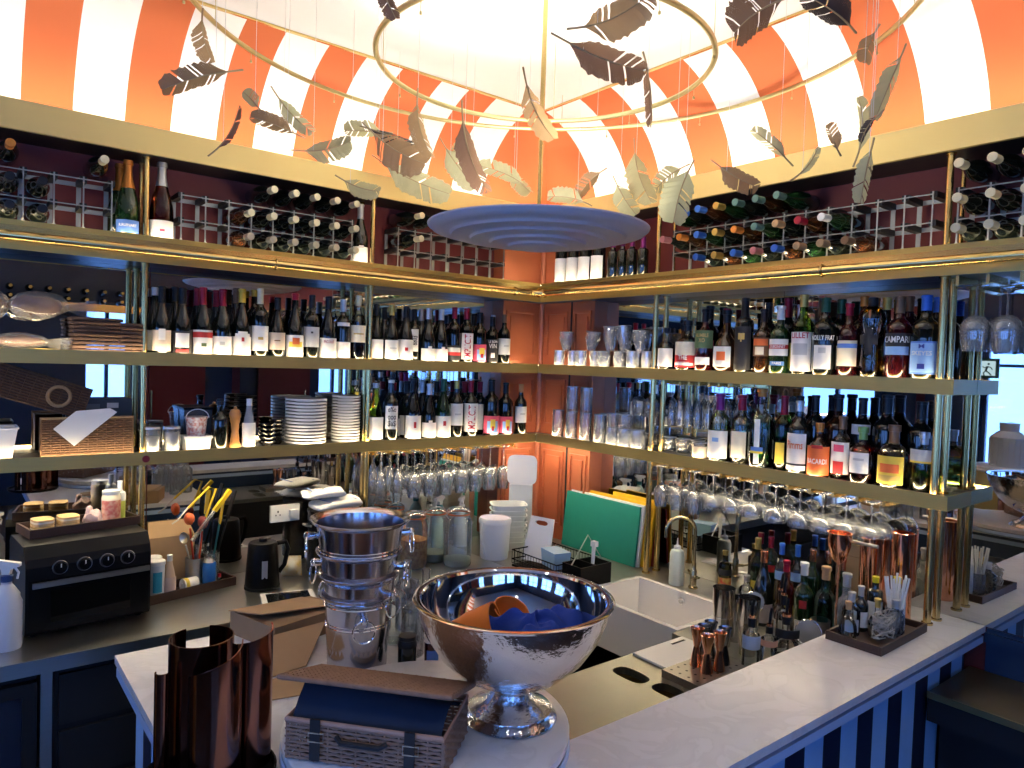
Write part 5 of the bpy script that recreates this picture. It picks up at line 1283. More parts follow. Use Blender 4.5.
blob(MB(), (0, 0, 0), .042, 10, 4, .22, (.95, .8, .8)).obj('crumpled_paper', mat('pink_paper', (.70, .52, .50), .7, noise=.15, nscale=30), t)
blob(MB(), (-.018, .0, .034), .018, 7, 8, .3, (.8, .7, 1.2)).obj('gathered_neck', MATS['pink_paper'], t)
p = on_tray(ot, .130, .085)
bottle(tuple(p), ang-.3, .155, .042, 'jar', mat('cream_bottle', (.75, .66, .50), .35), FW, .12, [(mat('floral_label', (.72, .42, .30), .6, col2=(.60, .16, .12), nscale=45), .12, .72, 1.2)], 'cream bottle with pink floral label on the oven tray', None, (), None, 'lotion_bottle')
p = on_tray(ot, .182, .12)
bottle(tuple(p), ang, .19, .026, 'tall', mat('lime_bottle', (.50, .55, .10), .3), FW, .5, [], 'lime green squeeze bottle with white top on the oven tray', None, (), None, 'squeeze_bottle')
# spray bottle at the picture edge
def spray(label, p, H, R, m, coll, rz=0., name='spray_bottle'):
    t = thing(name, label, 'spray bottle', p, rz)
    MB().lathe([(0, 0), (R*.96, 0), (R, .01), (R, H*.52), (R*.85, H*.58), (R*.86, H*.61), (R*.5, H*.70), (R*.34, H*.73), (R*.34, H*.76), (0, H*.76)], 22).obj('body', m, t)
    MB().lathe([(R*.38, H*.76), (R*.40, H*.76), (R*.40, H*.83), (R*.25, H*.84)], 16).obj('collar', coll, t)
    MB().add([(x, y, z) for y in (-.011, .011) for x, z in ((-.05, H*.97), (-.05, H*.93), (-.018, H*.90), (-.014, H*.84), (.014, H*.84), (.018, H*.90), (.045, H*.96), (.03, H))],
             [tuple(range(7, -1, -1)), tuple(range(8, 16))]+[(i, (i+1) % 8, 8+(i+1) % 8, 8+i) for i in range(8)]).obj('trigger_head', WPL, t, smooth=False)
    MB().tube([(-.030, 0, H*.92), (-.045, 0, H*.86), (-.040, 0, H*.79)], .005, 6).obj('trigger', WPL, t)
    return t
p = C(6, 648); spray('white spray bottle with blue collar at the left picture edge', p, hgt(6, 560, p), .055, mat('milky_plastic', (.62, .66, .74), .4), mat('blue_collar', (.02, .05, .16), .4), 2.6)
# tray of sauces and utensils beside the oven
ta, tb = C(150, 606), C(236, 585)
tr = tray('dark wooden tray of bottles and utensils right of the oven', ta, tb, .17, Z(ZC)+.0005, .045)
ang = tr.rotation_euler.z; tw = (tb-ta).length/2
def upright(label, u, v, H, R, body, cap, lab, kind, cl, name): return bottle(tuple(on_tray(tr, u, v)), ang-.3, H, R, kind, body, cap, cl, lab, label, None, (), None, name)
TUBM = mat('milky_tub', (.66, .72, .75), .35)
for i, (u, v, lb) in enumerate(((-tw+.055, .055, 'front'), (-tw+.075, .132, 'rear'))):
    t = thing('wipes_tub', '%s white tub with turquoise label beside the oven' % lb, 'tub', on_tray(tr, u, v), ang-.3)
    MB().lathe([(0, 0), (.034, 0), (.038, .17), (0, .17)], 20).obj('tub_body', TUBM, t)
    MB().lathe([(.0385, .171), (.041, .171), (.041, .188), (.036, .192), (0, .192)], 20).obj('lid', WPL, t)
    MB().patch(.0395, .04, .14, .55).obj('label', mat('turquoise_label', (.03, .30, .48), .5), t)
upright('beige pump bottle with white cap in the utensil tray', -.105, .055, .205, .030, mat('beige_bottle', (.62, .45, .32), .35), FW, [(paper('pale_pink', (.62, .48, .42)), .05, .48, 1.2)], 'hock', .14, 'sauce_bottle')
t = thing('label_roll', 'white label roll lying in the utensil tray', 'roll', on_tray(tr, .0, .058, .042), ang)
MB().lathe([(.012, -.036), (.034, -.036), (.034, .036), (.012, .036), (.012, -.036)], 22).xf(Matrix.Rotation(PI/2, 4, 'Y') @ Matrix.Rotation(.0, 4, 'X')).obj('paper_roll', WPL, t)
MB().lathe([(.0345, -.030), (.0348, -.030), (.0348, -.012), (.0345, -.012)], 22).xf(Matrix.Rotation(PI/2, 4, 'Y')).obj('yellow_band', YEL, t)
t = thing('spray_can', 'blue aerosol can in the utensil tray', 'spray can', on_tray(tr, .098, .045), ang)
MB().lathe([(0, 0), (.033, 0), (.034, .004), (.034, .125), (.030, .133)], 20).obj('can', mat('can_blue', (.02, .13, .45), .3, coat=.3), t)
MB().lathe([(.030, .133), (.020, .150), (.013, .152), (.013, .165), (0, .165)], 18).obj('cone', STEEL, t)
t = thing('small_sauce_bottle', 'tiny dark bottle with red cap in the utensil tray', 'bottle', on_tray(tr, .155, .045), ang)
MB().lathe([(0, 0), (.013, 0), (.013, .035), (.007, .042)], 12).obj('glass_body', GD, t); MB().lathe([(.0075, .041), (.009, .041), (.009, .058), (0, .058)], 12).obj('cap', mat('cap_red', (.6, .02, .03), .4), t)
cr = on_tray(tr, .06, .118)
t = thing('utensil_crock', 'steel crock full of kitchen utensils in the tray', 'crock', cr, 0)
MB().lathe([(0, .002), (.046, .002), (.048, .15), (.045, .15), (.043, .008), (0, .008)], 24).obj('crock_wall', STEEL, t)
cr2 = on_tray(tr, .15, .118)
t = thing('utensil_crock', 'clear crock of spatulas at the right end of the tray', 'crock', cr2, 0)
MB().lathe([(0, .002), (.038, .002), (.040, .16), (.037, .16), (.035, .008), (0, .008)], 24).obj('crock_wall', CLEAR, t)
YELP = mat('yellow_rubber', (.75, .50, .02), .5); REDP = mat('red_plastic', (.55, .05, .02), .4); TEALP = mat('teal_plastic', (.02, .16, .17), .4)
def utensil(name, label, base, tip, handle_m, head, hm):
    b, tp = Vector(base), Vector(tip); d = tp-b; L = d.length
    t = thing(name, label, 'utensil', b, 0, 'utensils in the crocks')
    q = d.to_track_quat('Z', 'Y').to_matrix().to_4x4()
    MB().tube([(0, 0, 0), (0, 0, L*.72)], .005, 7).xf(q).obj('handle', handle_m, t)
    if head == 'ladle': MB().lathe([(0, -.024), (.018, -.018), (.030, 0), (.028, 0), (.016, -.015), (0, -.02)], 18).xf(q @ Matrix.Translation((0, .0, L*.86)) @ Matrix.Rotation(1.2, 4, 'X')).obj('head', hm, t)
    elif head == 'spatula': MB().box(-.026, .026, -.003, .003, L*.68, L).xf(q).obj('head', hm, t, smooth=False)
    elif head == 'tongs':
        for s in (-1, 1): MB().box(-.010, .010, s*.012-.002, s*.012+.002, L*.1, L*.70).xf(q).obj('arm', hm, t, smooth=False)
        MB().box(-.012, .012, -.018, .018, L*.68, L).xf(q).obj('grip', handle_m, t, smooth=False)
    elif head == 'ball': blob(MB(), (0, 0, L*.85), .032, 9, 2, .1, (1, .7, 1)).xf(q).obj('head', hm, t)
    return t
def up(px, py, dy): return on(px, py, 1, cr.y+dy)
b0 = cr+Vector((0, 0, .03))
TG = thing('serving_tongs', 'steel tongs with yellow grips leaning out of the crock', 'tongs', up(192, 541, -.075))
q0, q1 = up(192, 541, -.075), up(230, 490, -.03); dv = q1-q0; Lt = dv.length; qm = dv.to_track_quat('Z', 'Y').to_matrix().to_4x4()
for s in (-1, 1):
    mb = MB(); mb.grid(lambda u, v, s=s: (s*(.004+.012*v*0)+(u-.5)*.016*(1.4-v*.6), s*.004, Lt*.60*v), 2, 6); mb.xf(qm).obj('steel_arm', mat('tong_steel', (.75, .75, .73), .25, .9), TG)
MB().box(-.011, .011, -.010, .010, Lt*.58, Lt).xf(qm).obj('yellow_grip', YELP, TG, smooth=False)
TG2 = thing('serving_tongs', 'bent tongs with yellow loop handle above the crock', 'tongs', cr+Vector((0, 0, .06)))
o_ = cr+Vector((0, 0, .06)); pts = [up(203, 525, 0), up(212, 500, 0), up(216, 489, .0), up(209, 487, 0), up(188, 508, -.01)]
MB().tube([o_-o_, *[q-o_ for q in pts[:1]]], .005, 6).obj('steel_shank', STEEL, TG2)
MB().tube([q-o_ for q in pts], .006, 7).obj('yellow_loop', YELP, TG2)
MB().tube([pts[-1]-o_, up(178, 520, -.02)-o_, up(172, 524, -.02)-o_], .004, 6).obj('steel_tip', STEEL, TG2)
utensil('ladle', 'steel ladle hanging over the left side of the crock', b0, up(182, 531, -.05), STEEL, 'ladle', STEEL)
utensil('ladle', 'orange plastic ladle in the steel crock', b0+Vector((.005, .01, 0)), up(188, 508, -.01), REDP, 'ball', mat('orange_plastic', (.75, .13, .03), .4))
utensil('masher', 'dark red masher in the steel crock', b0+Vector((.01, -.01, 0)), up(204, 512, .0), REDP, 'ball', mat('dark_red_plastic', (.18, .02, .02), .45))
b1 = cr2+Vector((0, 0, .03))
utensil('spatula', 'black spatula standing behind the yellow tongs', b1, up(235, 490, .02), RUB, 'spatula', RUB)
utensil('spatula', 'yellow-topped spatula with teal handle in the clear crock', b1+Vector((-.01, -.012, 0)), up(224, 498, 0), TEALP, 'spatula', YELP)
utensil('spatula', 'black turner in the clear crock', b1+Vector((-.015, .012, 0)), up(214, 496, .03), RUB, 'spatula', RUB)
# cardboard box behind the tray
x0, x1 = on(150, 520, 1, YW-.06).x, on(196, 515, 1, YW-.06).x
t = thing('cardboard_box', 'small cardboard box with raised flap behind the utensil tray', 'box', ((x0+x1)/2-.01, YW-.042, Z(ZC)))
w = (x1-x0); MB().box(-w/2, w/2, -.036, .036, 0, .27).obj('carton', CARD, t, smooth=False)
MB().add([(-w/2, -.036, .2705), (w/2, -.036, .2705), (w/2-.02, .03, .34), (-w/2+.01, .03, .34), (-w/2, -.033, .2705), (w/2, -.033, .2705), (w/2-.02, .033, .34), (-w/2+.01, .033, .34)], [(0, 1, 2, 3), (7, 6, 5, 4), (0, 4, 5, 1), (1, 5, 6, 2), (2, 6, 7, 3), (3, 7, 4, 0)]).obj('flap', CARD, t, smooth=False)
# kettle
p = C(262, 587)
t = thing('electric_kettle', 'black plastic kettle with clear level window', 'kettle', p, -.2); H = hgt(262, 541, p); kk = H/.2
MB().lathe([(0, .012*kk), (.070*kk, .012*kk), (.072*kk, .02*kk), (.060*kk, .19*kk), (.055*kk, .197*kk), (0, .2*kk)], 24).obj('jug', BLKC, t)
MB().lathe([(0, 0), (.074*kk, 0), (.074*kk, .011*kk), (0, .011*kk)], 24).obj('base', RUB, t)
MB().tube([(.050*kk, 0, .185*kk), (.095*kk, 0, .19*kk), (.105*kk, 0, .16*kk), (.092*kk, 0, .09*kk), (.068*kk, 0, .06*kk)], .010*kk, 8).obj('handle', BLKC, t)
MB().patch(.0690*kk, .05*kk, .13*kk, .17, 6).obj('level_window', mat('window_grey', (.35, .36, .38), .3), t)
MB().lathe([(0, .2*kk), (.018*kk, .2*kk), (.016*kk, .212*kk), (0, .214*kk)], 12).obj('lid_knob', BLKC, t)
p2 = C(292, 576)
t = thing('crisp_packet', 'yellow and white food packet behind the kettle', 'packet', p2, -.5)
mb = MB(); mb.grid(lambda u, v: ((u-.5)*.11*(1-.15*v), -.028*math.sin(PI*u)*math.sin(PI*min(1, v*1.1)), .115*v), 8, 8); mb.grid(lambda u, v: ((.5-u)*.11*(1-.15*v), .028*math.sin(PI*u)*math.sin(PI*min(1, v*1.1)), .115*v), 8, 8)
mb.obj('packet_foil', mat('packet_yellow', (.72, .50, .08), .4, col2=(.75, .72, .62), nscale=16), t)
# twin socket on the mirror
s0 = on(285, 513, 1, YW-.006)
t = thing('wall_socket', 'white double wall socket with a plug in it', 'socket', (s0.x, YW-.001, s0.z))
MB().box(-.085, .085, -.010, -.0005, -.048, .048).obj('plate', WPL, t, smooth=False)
for x in (-.055, -.031): MB().box(x-.003, x+.003, -.0108, -.0102, -.012, -.004).obj('pin_slot', RUB, t, smooth=False)
MB().box(-.047, -.039, -.0108, -.0102, .006, .018).obj('pin_slot', RUB, t, smooth=False)
MB().box(-.05, -.036, -.013, -.0102, .026, .038).obj('switch', WPL, t, smooth=False)
MB().box(.02, .07, -.045, -.0102, -.028, .02).obj('plug', WPL, t, smooth=False)
# dark pot with folded towels
p = C(332, 560); p = Vector((on(330, 540, 1, 3.86).x, 3.86, Z(ZC)))
t = thing('stock_pot', 'dark steel stock pot with towels on its lid', 'pot', p); H = hgt(330, 507, p)
MB().lathe([(0, 0), (.125, 0), (.128, .005), (.128, H-.02), (.132, H-.018), (.132, H-.008), (.12, H-.004), (0, H)], 32).obj('pot_body', mat('dark_pot', (.06, .06, .065), .25, .9), t)
for s in (-1, 1): MB().tube([(s*.128, -.03, H*.75), (s*.155, -.02, H*.76), (s*.155, .02, H*.76), (s*.128, .03, H*.75)], .006, 6).obj('handle', STEEL, t)
def towel(label, c, w, d, h, seed, rz):
    t = thing('folded_towel', label, 'towel', c, rz, 'folded towels on the stock pot'); rnd = random.Random(seed)
    mb = MB(); ph = rnd.uniform(0, 6)
    def f(u, v):
        a = 2*PI*u; x = w/2*math.copysign(abs(math.cos(a))**.5, math.cos(a)); y = d/2*math.copysign(abs(math.sin(a))**.5, math.sin(a))
        k = math.sin(PI*v)**.4
        return (x*k+.006*math.sin(5*a+ph), y*k+.006*math.sin(4*a+ph+v*3), h*(.5-.5*math.cos(PI*v))+.006*math.sin(3*a+ph)*math.sin(PI*v)+.010*math.cos(a)*v)
    mb.grid(f, 28, 10).obj('towel_cloth', CLOTH, t)
    for q in (-.3, .28): MB().box(q*w-.005, q*w+.005, -d*.42, d*.42, h+.001, h+.003).obj('blue_stripe', mat('towel_blue', (.20, .28, .50), .9), t, smooth=False)
top = p+Vector((0, 0, H+.001))
towel('folded white towel with blue stripes, lower on the pot', top+Vector((.02, -.02, 0)), .30, .20, .050, 1, .2)
towel('folded white towel slipping left on top of the pot', top+Vector((-.05, .0, .064)), .25, .17, .042, 2, -.15)
# preserving jars
SEAL = mat('orange_rubber_seal', (.62, .16, .05), .5)
def clip_jar(label, p, H, R, fill=None, fm=None):
    t = thing('preserving_jar', label, 'jar', p, 0, 'preserving jars on the left counter')
    MB().lathe([(0, .003), (R*.9, .0), (R, .012), (R, H*.72), (R*.93, H*.80), (R*.80, H*.85), (R*.80, H*.88)], 24).obj('jar_wall', glass('jar_glass', (.90, .95, .93), 1.5, 1.4, 0., .06), t)
    MB().lathe([(R*.78, H*.88), (R*.84, H*.88), (R*.84, H*.905), (R*.78, H*.905)], 24).obj('rubber_seal', SEAL, t)
    MB().lathe([(R*.83, H*.906), (R*.85, H*.92), (R*.82, H*.95), (R*.55, H*.99), (0, H)], 24).obj('glass_lid', MATS['jar_glass'], t)
    MB().tube([(R*.82, 0, H*.82), (R*.98, 0, H*.87), (R*.9, 0, H*.93), (0, 0, H*1.01), (-R*.9, 0, H*.93), (-R*.98, 0, H*.87), (-R*.82, 0, H*.82)], .002, 5).obj('wire_clip', STEEL, t)
    if fill: MB().lathe([(0, .008), (R*.88, .008), (R*.94, .02), (R*.94, H*fill), (R*.5, H*(fill+.04)), (0, H*(fill+.03))], 22).obj('contents', fm, t)
for px, pb, pt, R, fill, fm, lab in ((413, 566, 511, .083, .50, mat('orange_chips', (.75, .32, .09), .7, col2=(.48, .15, .03), nscale=45, bump=.8, bscale=50), 'preserving jar full of orange snacks'),
                                     (434, 560, 507, .080, .16, mat('pale_jar_dregs', (.55, .60, .42), .6), 'preserving jar with orange seal, second from the snack jar'),
                                     (457, 565, 507, .085, .12, mat('pale_jar_dregs', (.55, .60, .42), .6), 'large preserving jar with orange seal beside the white bucket'),
                                     (393, 552, 503, .070, .3, mat('white_sugar', (.70, .70, .66), .8), 'preserving jar behind the snack jar')):
    p = C(px, pb); p.y = min(p.y, YW-.08); clip_jar(lab, p, hgt(px, pt, p), R, fill, fm)
# white bucket
p = C(494, 557); t = thing('white_bucket', 'white plastic bucket with lid beside the jars', 'bucket', p); H = hgt(494, 517, p); R = .098
MB().lathe([(0, 0), (R*.88, 0), (R*.9, .006), (R, H*.86), (R*1.05, H*.87), (R*1.05, H*.96), (R*.98, H)], 28).obj('bucket_body', WPL, t)
MB().lathe([(R*.97, H), (R*.95, H-.006), (R*.5, H-.006), (0, H-.005)], 28).obj('lid', mat('lilac_lid', (.62, .58, .72), .4), t)
MB().tube([(-R*1.05, .0, H*.9), (-R*1.25, -.02, H*.7), (-R*1.12, -.03, H*.3), (-R*.95, -.02, H*.15)], .005, 6).obj('handle', WPL, t)
# stack of white take-away tubs with lids leaning behind
sp = Vector((2.93, 3.68, Z(ZC)))
TUBW = mat('frosted_tub', (.72, .74, .70), .4)
me = None
for k in range(8):
    t = thing('takeaway_tub', 'white takeaway tub in the nested stack, %s from the bottom' % ORD[k], 'tub', sp+Vector((0, 0, .034*k)), -.5, 'nested takeaway tubs')
    if me is None:
        mb = MB(); w, d, h = .115, .09, .06; sqp = lambda s, z: [(s*w*math.copysign(abs(math.cos(a))**.45, math.cos(a)), s*d*math.copysign(abs(math.sin(a))**.45, math.sin(a)), z) for a in [2*PI*i/24 for i in range(24)]]
        rings = [sqp(.86, 0), sqp(1, h), sqp(1.06, h), sqp(1.06, h-.006)]; vs = sum(rings, [])
        mb.add(vs, [(j*24+i, j*24+(i+1) % 24, (j+1)*24+(i+1) % 24, (j+1)*24+i) for j in range(3) for i in range(24)]+[tuple(range(23, -1, -1))]); me = mb.mesh('tub_wall', TUBW)
    mobj('tub_wall', me, t)
def slab(name, label, cat, corners, n, th, m, hole=None, group=None):
    """flat board: 4 corners in order, thickness along n"""
    c = sum(corners, Vector())/4; n = Vector(n).normalized()*th
    t = thing(name, label, cat, c-Vector((0, 0, c.z-min(q.z for q in corners))), 0, group); o = t.location
    q = [v-o for v in corners]
    MB().add([*q, *[v+n for v in q]], [(3, 2, 1, 0), (4, 5, 6, 7), (0, 1, 5, 4), (1, 2, 6, 5), (2, 3, 7, 6), (3, 0, 4, 7)]).obj('board', m, t, smooth=False)
    return t, q, n
def round_slab(name, label, c, w, h, th, m, M):
    t = thing(name, label, 'platter', c)
    P = [(w/2*math.copysign(abs(math.cos(a))**.4, math.cos(a)), h/2*math.copysign(abs(math.sin(a))**.4, math.sin(a))) for a in [2*PI*i/28 for i in range(28)]]
    MB().prism(P, -th/2, th/2).xf(M).obj('lid_panel', m, t)
    MB().prism([(x*.8, y*.8) for x, y in P], th/2+.0002, th/2+.003).xf(M).obj('raised_centre', m, t)
base = on(527, 476, 0, 3.10)
Mlean = Matrix.Rotation(-.72, 4, 'Z') @ Matrix.Rotation(PI/2-.18, 4, 'X')
round_slab('tub_lid', 'white rectangular tub lid standing above the nested tubs', Vector((3.07, 3.72, Z(-.735))), .20, .20, .012, WPL, Mlean)  # lid of a takeaway tub, leaning above the stack
t = thing('tub_pile', 'white square tub standing on end behind the nested tubs', 'tub', Vector((3.075, 3.735, Z(ZC))), -.72); MB().box(-.075, .075, .0, .03, 0, .40).obj('tub_wall', TUBW, t, smooth=False); MB().box(-.08, .08, .031, .038, 0, .40).obj('rim', TUBW, t, smooth=False)
# spray bottles standing behind the jars
for i, (px, m, cm, lab) in enumerate(((440, mat('clear_green_spray', (.45, .60, .52), .3), TEALP, 'pale spray bottle with teal trigger behind the jars'), (462, WPL, WPL, 'white spray bottle behind the large jar'))):
    x = on(px, 500, 1, 3.90).x; p = Vector((x, 3.90, Z(ZC))); spray(lab, p, hgt(px, 496, p), .05, m, cm, .4+.3*i)
t = bottle((on(375, 500, 1, 3.93).x, 3.95, Z(ZC)), 0, .30, .06, 'jar', TUBM, FW, .14, [(WHT, .2, .6, 1.2)], 'large pale lidded canister behind the hanging flutes', None, (), None, 'canister', 'canister')
# dish rack
RX0, RX1, RY0, RY1 = 2.70, 3.02, 2.94, 3.34
t = thing('dish_rack', 'black wire dish rack beside the chopping boards', 'rack', ((RX0+RX1)/2, (RY0+RY1)/2, Z(ZC)))
w, d = (RX1-RX0)/2, (RY1-RY0)/2
MB().box(-w, w, -d, d, .001, .012).obj('drip_base', BLKC, t, smooth=False)
for z in (.045, .10): MB().tube([(-w, -d, z), (w, -d, z), (w, d, z), (-w, d, z)], .004, 6, True).obj('rim_wire', BLKC, t)
N1 = 16
for k in range(N1+1):
    y = -d+2*d*k/N1
    MB().tube([(-w, y, .10), (-w, y, .02), (w, y, .02), (w, y, .10)], .002, 4).obj('wire', BLKC, t)
for k in range(9):
    x = -w+2*w*(k+.5)/9
    for s in (-1, 1): MB().tube([(x, s*d, .10), (x, s*d, .015)], .002, 4).obj('wire', BLKC, t)
cad = thing('cutlery_caddy', 'black plastic caddy at the end of the dish rack', 'caddy', (2.86, 2.862, Z(ZC)))
mb = MB(); mb.box(-.12, .12, -.075, .075, .001, .010)
for b in ((-.12, .12, -.075, -.068), (-.12, .12, .068, .075), (-.12, -.113, -.068, .068), (.113, .12, -.068, .068), (-.004, .004, -.068, .068)): mb.box(b[0], b[1], b[2], b[3], .0102, .115)
mb.obj('caddy_wall', BLKC, cad, smooth=False)
MB().tube([(-.12, 0, .115), (0, 0, .27), (.12, 0, .115)], .004, 6).obj('wire_handle', STEEL, cad)
p = Vector((2.80, 3.06, Z(ZC)+.022))
t = thing('blue_caddy', 'light blue sponge caddy standing in the dish rack', 'caddy', p, -.2)
mb = MB(); mb.add([(-.05, -.07, .03), (.05, -.07, .03), (.05, .07, .03), (-.05, .07, .03), (-.055, -.08, .125), (.055, -.08, .125), (.055, .08, .125), (-.055, .08, .125)], [(0, 1, 5, 4), (1, 2, 6, 5), (2, 3, 7, 6), (3, 0, 4, 7), (3, 2, 1, 0), (4, 5, 6, 7)]); mb.obj('caddy_wall', mat('light_blue_plastic', (.28, .45, .62), .45), t, smooth=False)
t = thing('dish_brush', 'white handled brush standing in the black caddy', 'brush', (2.90, 2.86, Z(ZC)+.012)); MB().tube([(0, 0, 0), (.0, -.01, .22)], [.008, .012], 8).obj('handle', WPL, t); MB().box(-.014, .014, -.03, .005, .19, .22).obj('head', WPL, t, smooth=False)
# white board with a hand hole in the rack
cs = [Vector((2.84, 3.22, Z(ZC)+.022)), Vector((2.84, 3.02, Z(ZC)+.022)), Vector((2.95, 3.02, Z(ZC)+.28)), Vector((2.95, 3.20, Z(ZC)+.28))]
bw = thing('chopping_board', 'white chopping board with hand hole in the dish rack', 'chopping board', (2.83, 3.27, Z(ZC)+.022))
mb = MB(); bmh = bmesh.new()
ov_ = [bmh.verts.new((x, y, 0)) for x, y in ((-.10, 0), (.10, 0), (.085, .27), (-.085, .27))]
eds = [bmh.edges.new((ov_[i], ov_[(i+1) % 4])) for i in range(4)]
hv = [bmh.verts.new((x, y, 0)) for x, y in [(.045*math.copysign(abs(math.cos(a))**.5, math.cos(a)), .235+.014*math.sin(a)) for a in [2*PI*k/14 for k in range(14)]]]
eds += [bmh.edges.new((hv[i], hv[(i+1) % 14])) for i in range(14)]
bmesh.ops.triangle_fill(bmh, edges=eds, use_beauty=True); ex = bmesh.ops.extrude_face_region(bmh, geom=bmh.faces[:]); bmesh.ops.translate(bmh, vec=(0, 0, .010), verts=[v for v in ex['geom'] if isinstance(v, bmesh.types.BMVert)]); bmesh.ops.recalc_face_normals(bmh, faces=bmh.faces[:])
me = bpy.data.meshes.new('board'); bmh.to_mesh(me); bmh.free(); me.materials.append(WPL)
o = mobj('board', me, bw); o.rotation_euler = (PI/2-.25, 0, -PI/2+.25)
# coloured chopping boards leaning on the right mirror
def lean(label, y0, y1, h, x0, lean_x, m, th=.014):
    t = thing('chopping_board', label, 'chopping board', (x0, (y0+y1)/2, Z(ZC)+.001), 0, 'coloured chopping boards by the sink'); w = (y1-y0)/2
    MB().add([(0, -w, 0), (0, w, 0), (lean_x, w, h), (lean_x, -w, h), (th, -w, 0), (th, w, 0), (lean_x+th, w, h), (lean_x+th, -w, h)], [(0, 1, 2, 3), (7, 6, 5, 4), (0, 4, 5, 1), (1, 5, 6, 2), (2, 6, 7, 3), (3, 7, 4, 0)]).obj('board', m, t, smooth=False)
hb_ = on(637, 506, 0, 3.38).z-Z(ZC)
gy0, gy1 = 2.915, on(570, 492, 0, 3.38).y
PLG = mat('green_board', (.01, .25, .17), .5, noise=.06); PLY = mat('yellow_board', (.75, .42, .01), .5, noise=.06)
lean('green chopping board in front of the others', gy0, gy1, hb_, 3.315, .040, PLG)
lean('white chopping board behind the green one', gy0-.015, gy1-.02, hb_+.01, 3.337, .040, WPL, .016)
lean('yellow chopping board behind the white one', gy0-.03, gy1-.04, hb_+.025, 3.362, .040, PLY, .016)
lean('second yellow chopping board nearest the mirror', 2.86, gy0+.30, hb_+.045, 3.390, .040, PLY, .016)
lean('red chopping board at the mirror', 2.86, gy0+.22, hb_-.02, 3.425, .035, mat('red_board', (.30, .03, .02), .5), .012)
# tap
tp = C(693, 588); t = thing('brass_tap', 'brass swan neck mixer tap beside the sink', 'tap', tp)
TB = mat('brushed_brass_tap', (.55, .45, .25), .25, 1.0)
MB().lathe([(0, 0), (.026, 0), (.026, .008), (.018, .014), (.018, .10), (.013, .11), (.013, .14), (0, .14)], 18).obj('body', TB, t)
sd = Vector((-.86, .5, 0)).normalized(); hh = hgt(690, 530, tp); R_ = .085
pts = [Vector((0, 0, .13)), Vector((0, 0, hh-.01))]+[sd*(R_*(1-math.cos(a)))+Vector((0, 0, hh+R_*math.sin(a)*.85)) for a in [PI*k/12 for k in range(1, 13)]]+[sd*2*R_+Vector((0, 0, hh-.04))]
MB().tube(pts, .0105, 10).obj('swan_neck', TB, t)
for s in (-1, 1):
    hd = Vector((-sd.y, sd.x, 0))*s; lv = MB(); lv.tube([Vector((0, 0, .07)), hd*.045+Vector((0, 0, .072))], .010, 8); lv.tube([hd*.045+Vector((0, 0, .072)), hd*.075+Vector((0, 0, .080))], .006, 8); lv.obj('lever', TB, t)
# soap bottles
for i, (px, pb, m, lab) in enumerate(((676, 584, mat('green_soap', (.08, .30, .20), .3), 'squeeze bottle of green soap by the tap'),)):
    p = C(px, pb); H = hgt(px, 538, p); t = thing('soap_bottle', lab, 'bottle', p)
    MB().lathe([(0, .0), (.038, 0), (.040, .006), (.040, H*.30), (0, H*.30)], 20).obj('soap', m, t)
    MB().lathe([(.0405, H*.0), (.041, H*.02), (.041, H*.66), (.034, H*.74), (.018, H*.77)], 20).obj('bottle_wall', mat('milky_bottle', (.62, .68, .62), .4), t)
    MB().lathe([(.020, H*.77), (.020, H*.83), (.006, H*.86), (.003, H)], 14).obj('nozzle', WPL, t)
bottle(tuple(C(724, 594)), -1.0, .24, .034, 'tall', glass('syrup_glass', (.55, .50, .30), 1.5), FGO, .10, [(mat('fruit_label', (.55, .42, .10), .6, col2=(.60, .06, .03), nscale=40), .12, .40, 1.4), (BLKL, .46, .60, 1.4)], 'syrup bottle with fruit label beside the sink', None, (), None, 'syrup_bottle')
# ================================================================ on the bar and the cocktail bench
COP = mat('polished_copper', (.85, .42, .27), .14, 1.0, noise=.06, nscale=9)
HAM = mat('hammered_silver', (.72, .70, .70), .06, 1.0, noise=.04, bump=.35, bscale=42)
# stack of champagne buckets
bp = Vector((1.105, 2.185, Z(ZB)))
def ice_bucket(label, z, H, R0, R1, hang, s):
    t = thing('champagne_bucket', label, 'bucket', bp+Vector((0, 0, z)), hang, 'champagne buckets nested in a stack')
    prof = [(0, .0), (R0, 0), (R0+.003, .004), (R0+(R1-R0)*.45, H*.40), (R0+(R1-R0)*.8, H*.82), (R1*.99, H*.93), (R1*1.10, H*.965), (R1*1.14, H), (R1*1.10, H), (R1*.97, H*.95), (R1*.94, H*.85), (R0*.97, .012), (0, .012)]
    MB().lathe(prof, 40).obj('bucket_body', mat('bucket_steel', (.50, .50, .56), .17, 1.0, noise=.04), t)
    for zz in (.62, .66): MB().lathe([(R0+(R1-R0)*.62+.001, H*zz-.003), (R0+(R1-R0)*.62+.004, H*zz), (R0+(R1-R0)*.64+.001, H*zz+.003)], 40).obj('moulded_band', CHROME, t)
    for sg in (-1, 1):
        x = sg*(R0+(R1-R0)*.85+.004); kn = MB(); kn.tube([(x-sg*.012, 0, H*.80), (x+sg*.02, 0, H*.80)], [.010, .013], 10); kn.lathe([(0, -.014), (.010, -.010), (.014, 0), (.010, .010), (0, .014)], 12, (x+sg*.026, 0, H*.80))
        ko = kn.obj('knob', CHROME, t)
        MB().tube([(x+sg*.030, .036*math.cos(a), H*.80-.036+.036*math.sin(a)) for a in [2*PI*k/20 for k in range(20)]], .0032, 6, True).obj('ring_handle', CHROME, ko)
zz = 0
BST = [(0, .27, .095, .112), (.075, .262, .098, .120), (.15, .265, .100, .128), (.245, .275, .105, .148)]
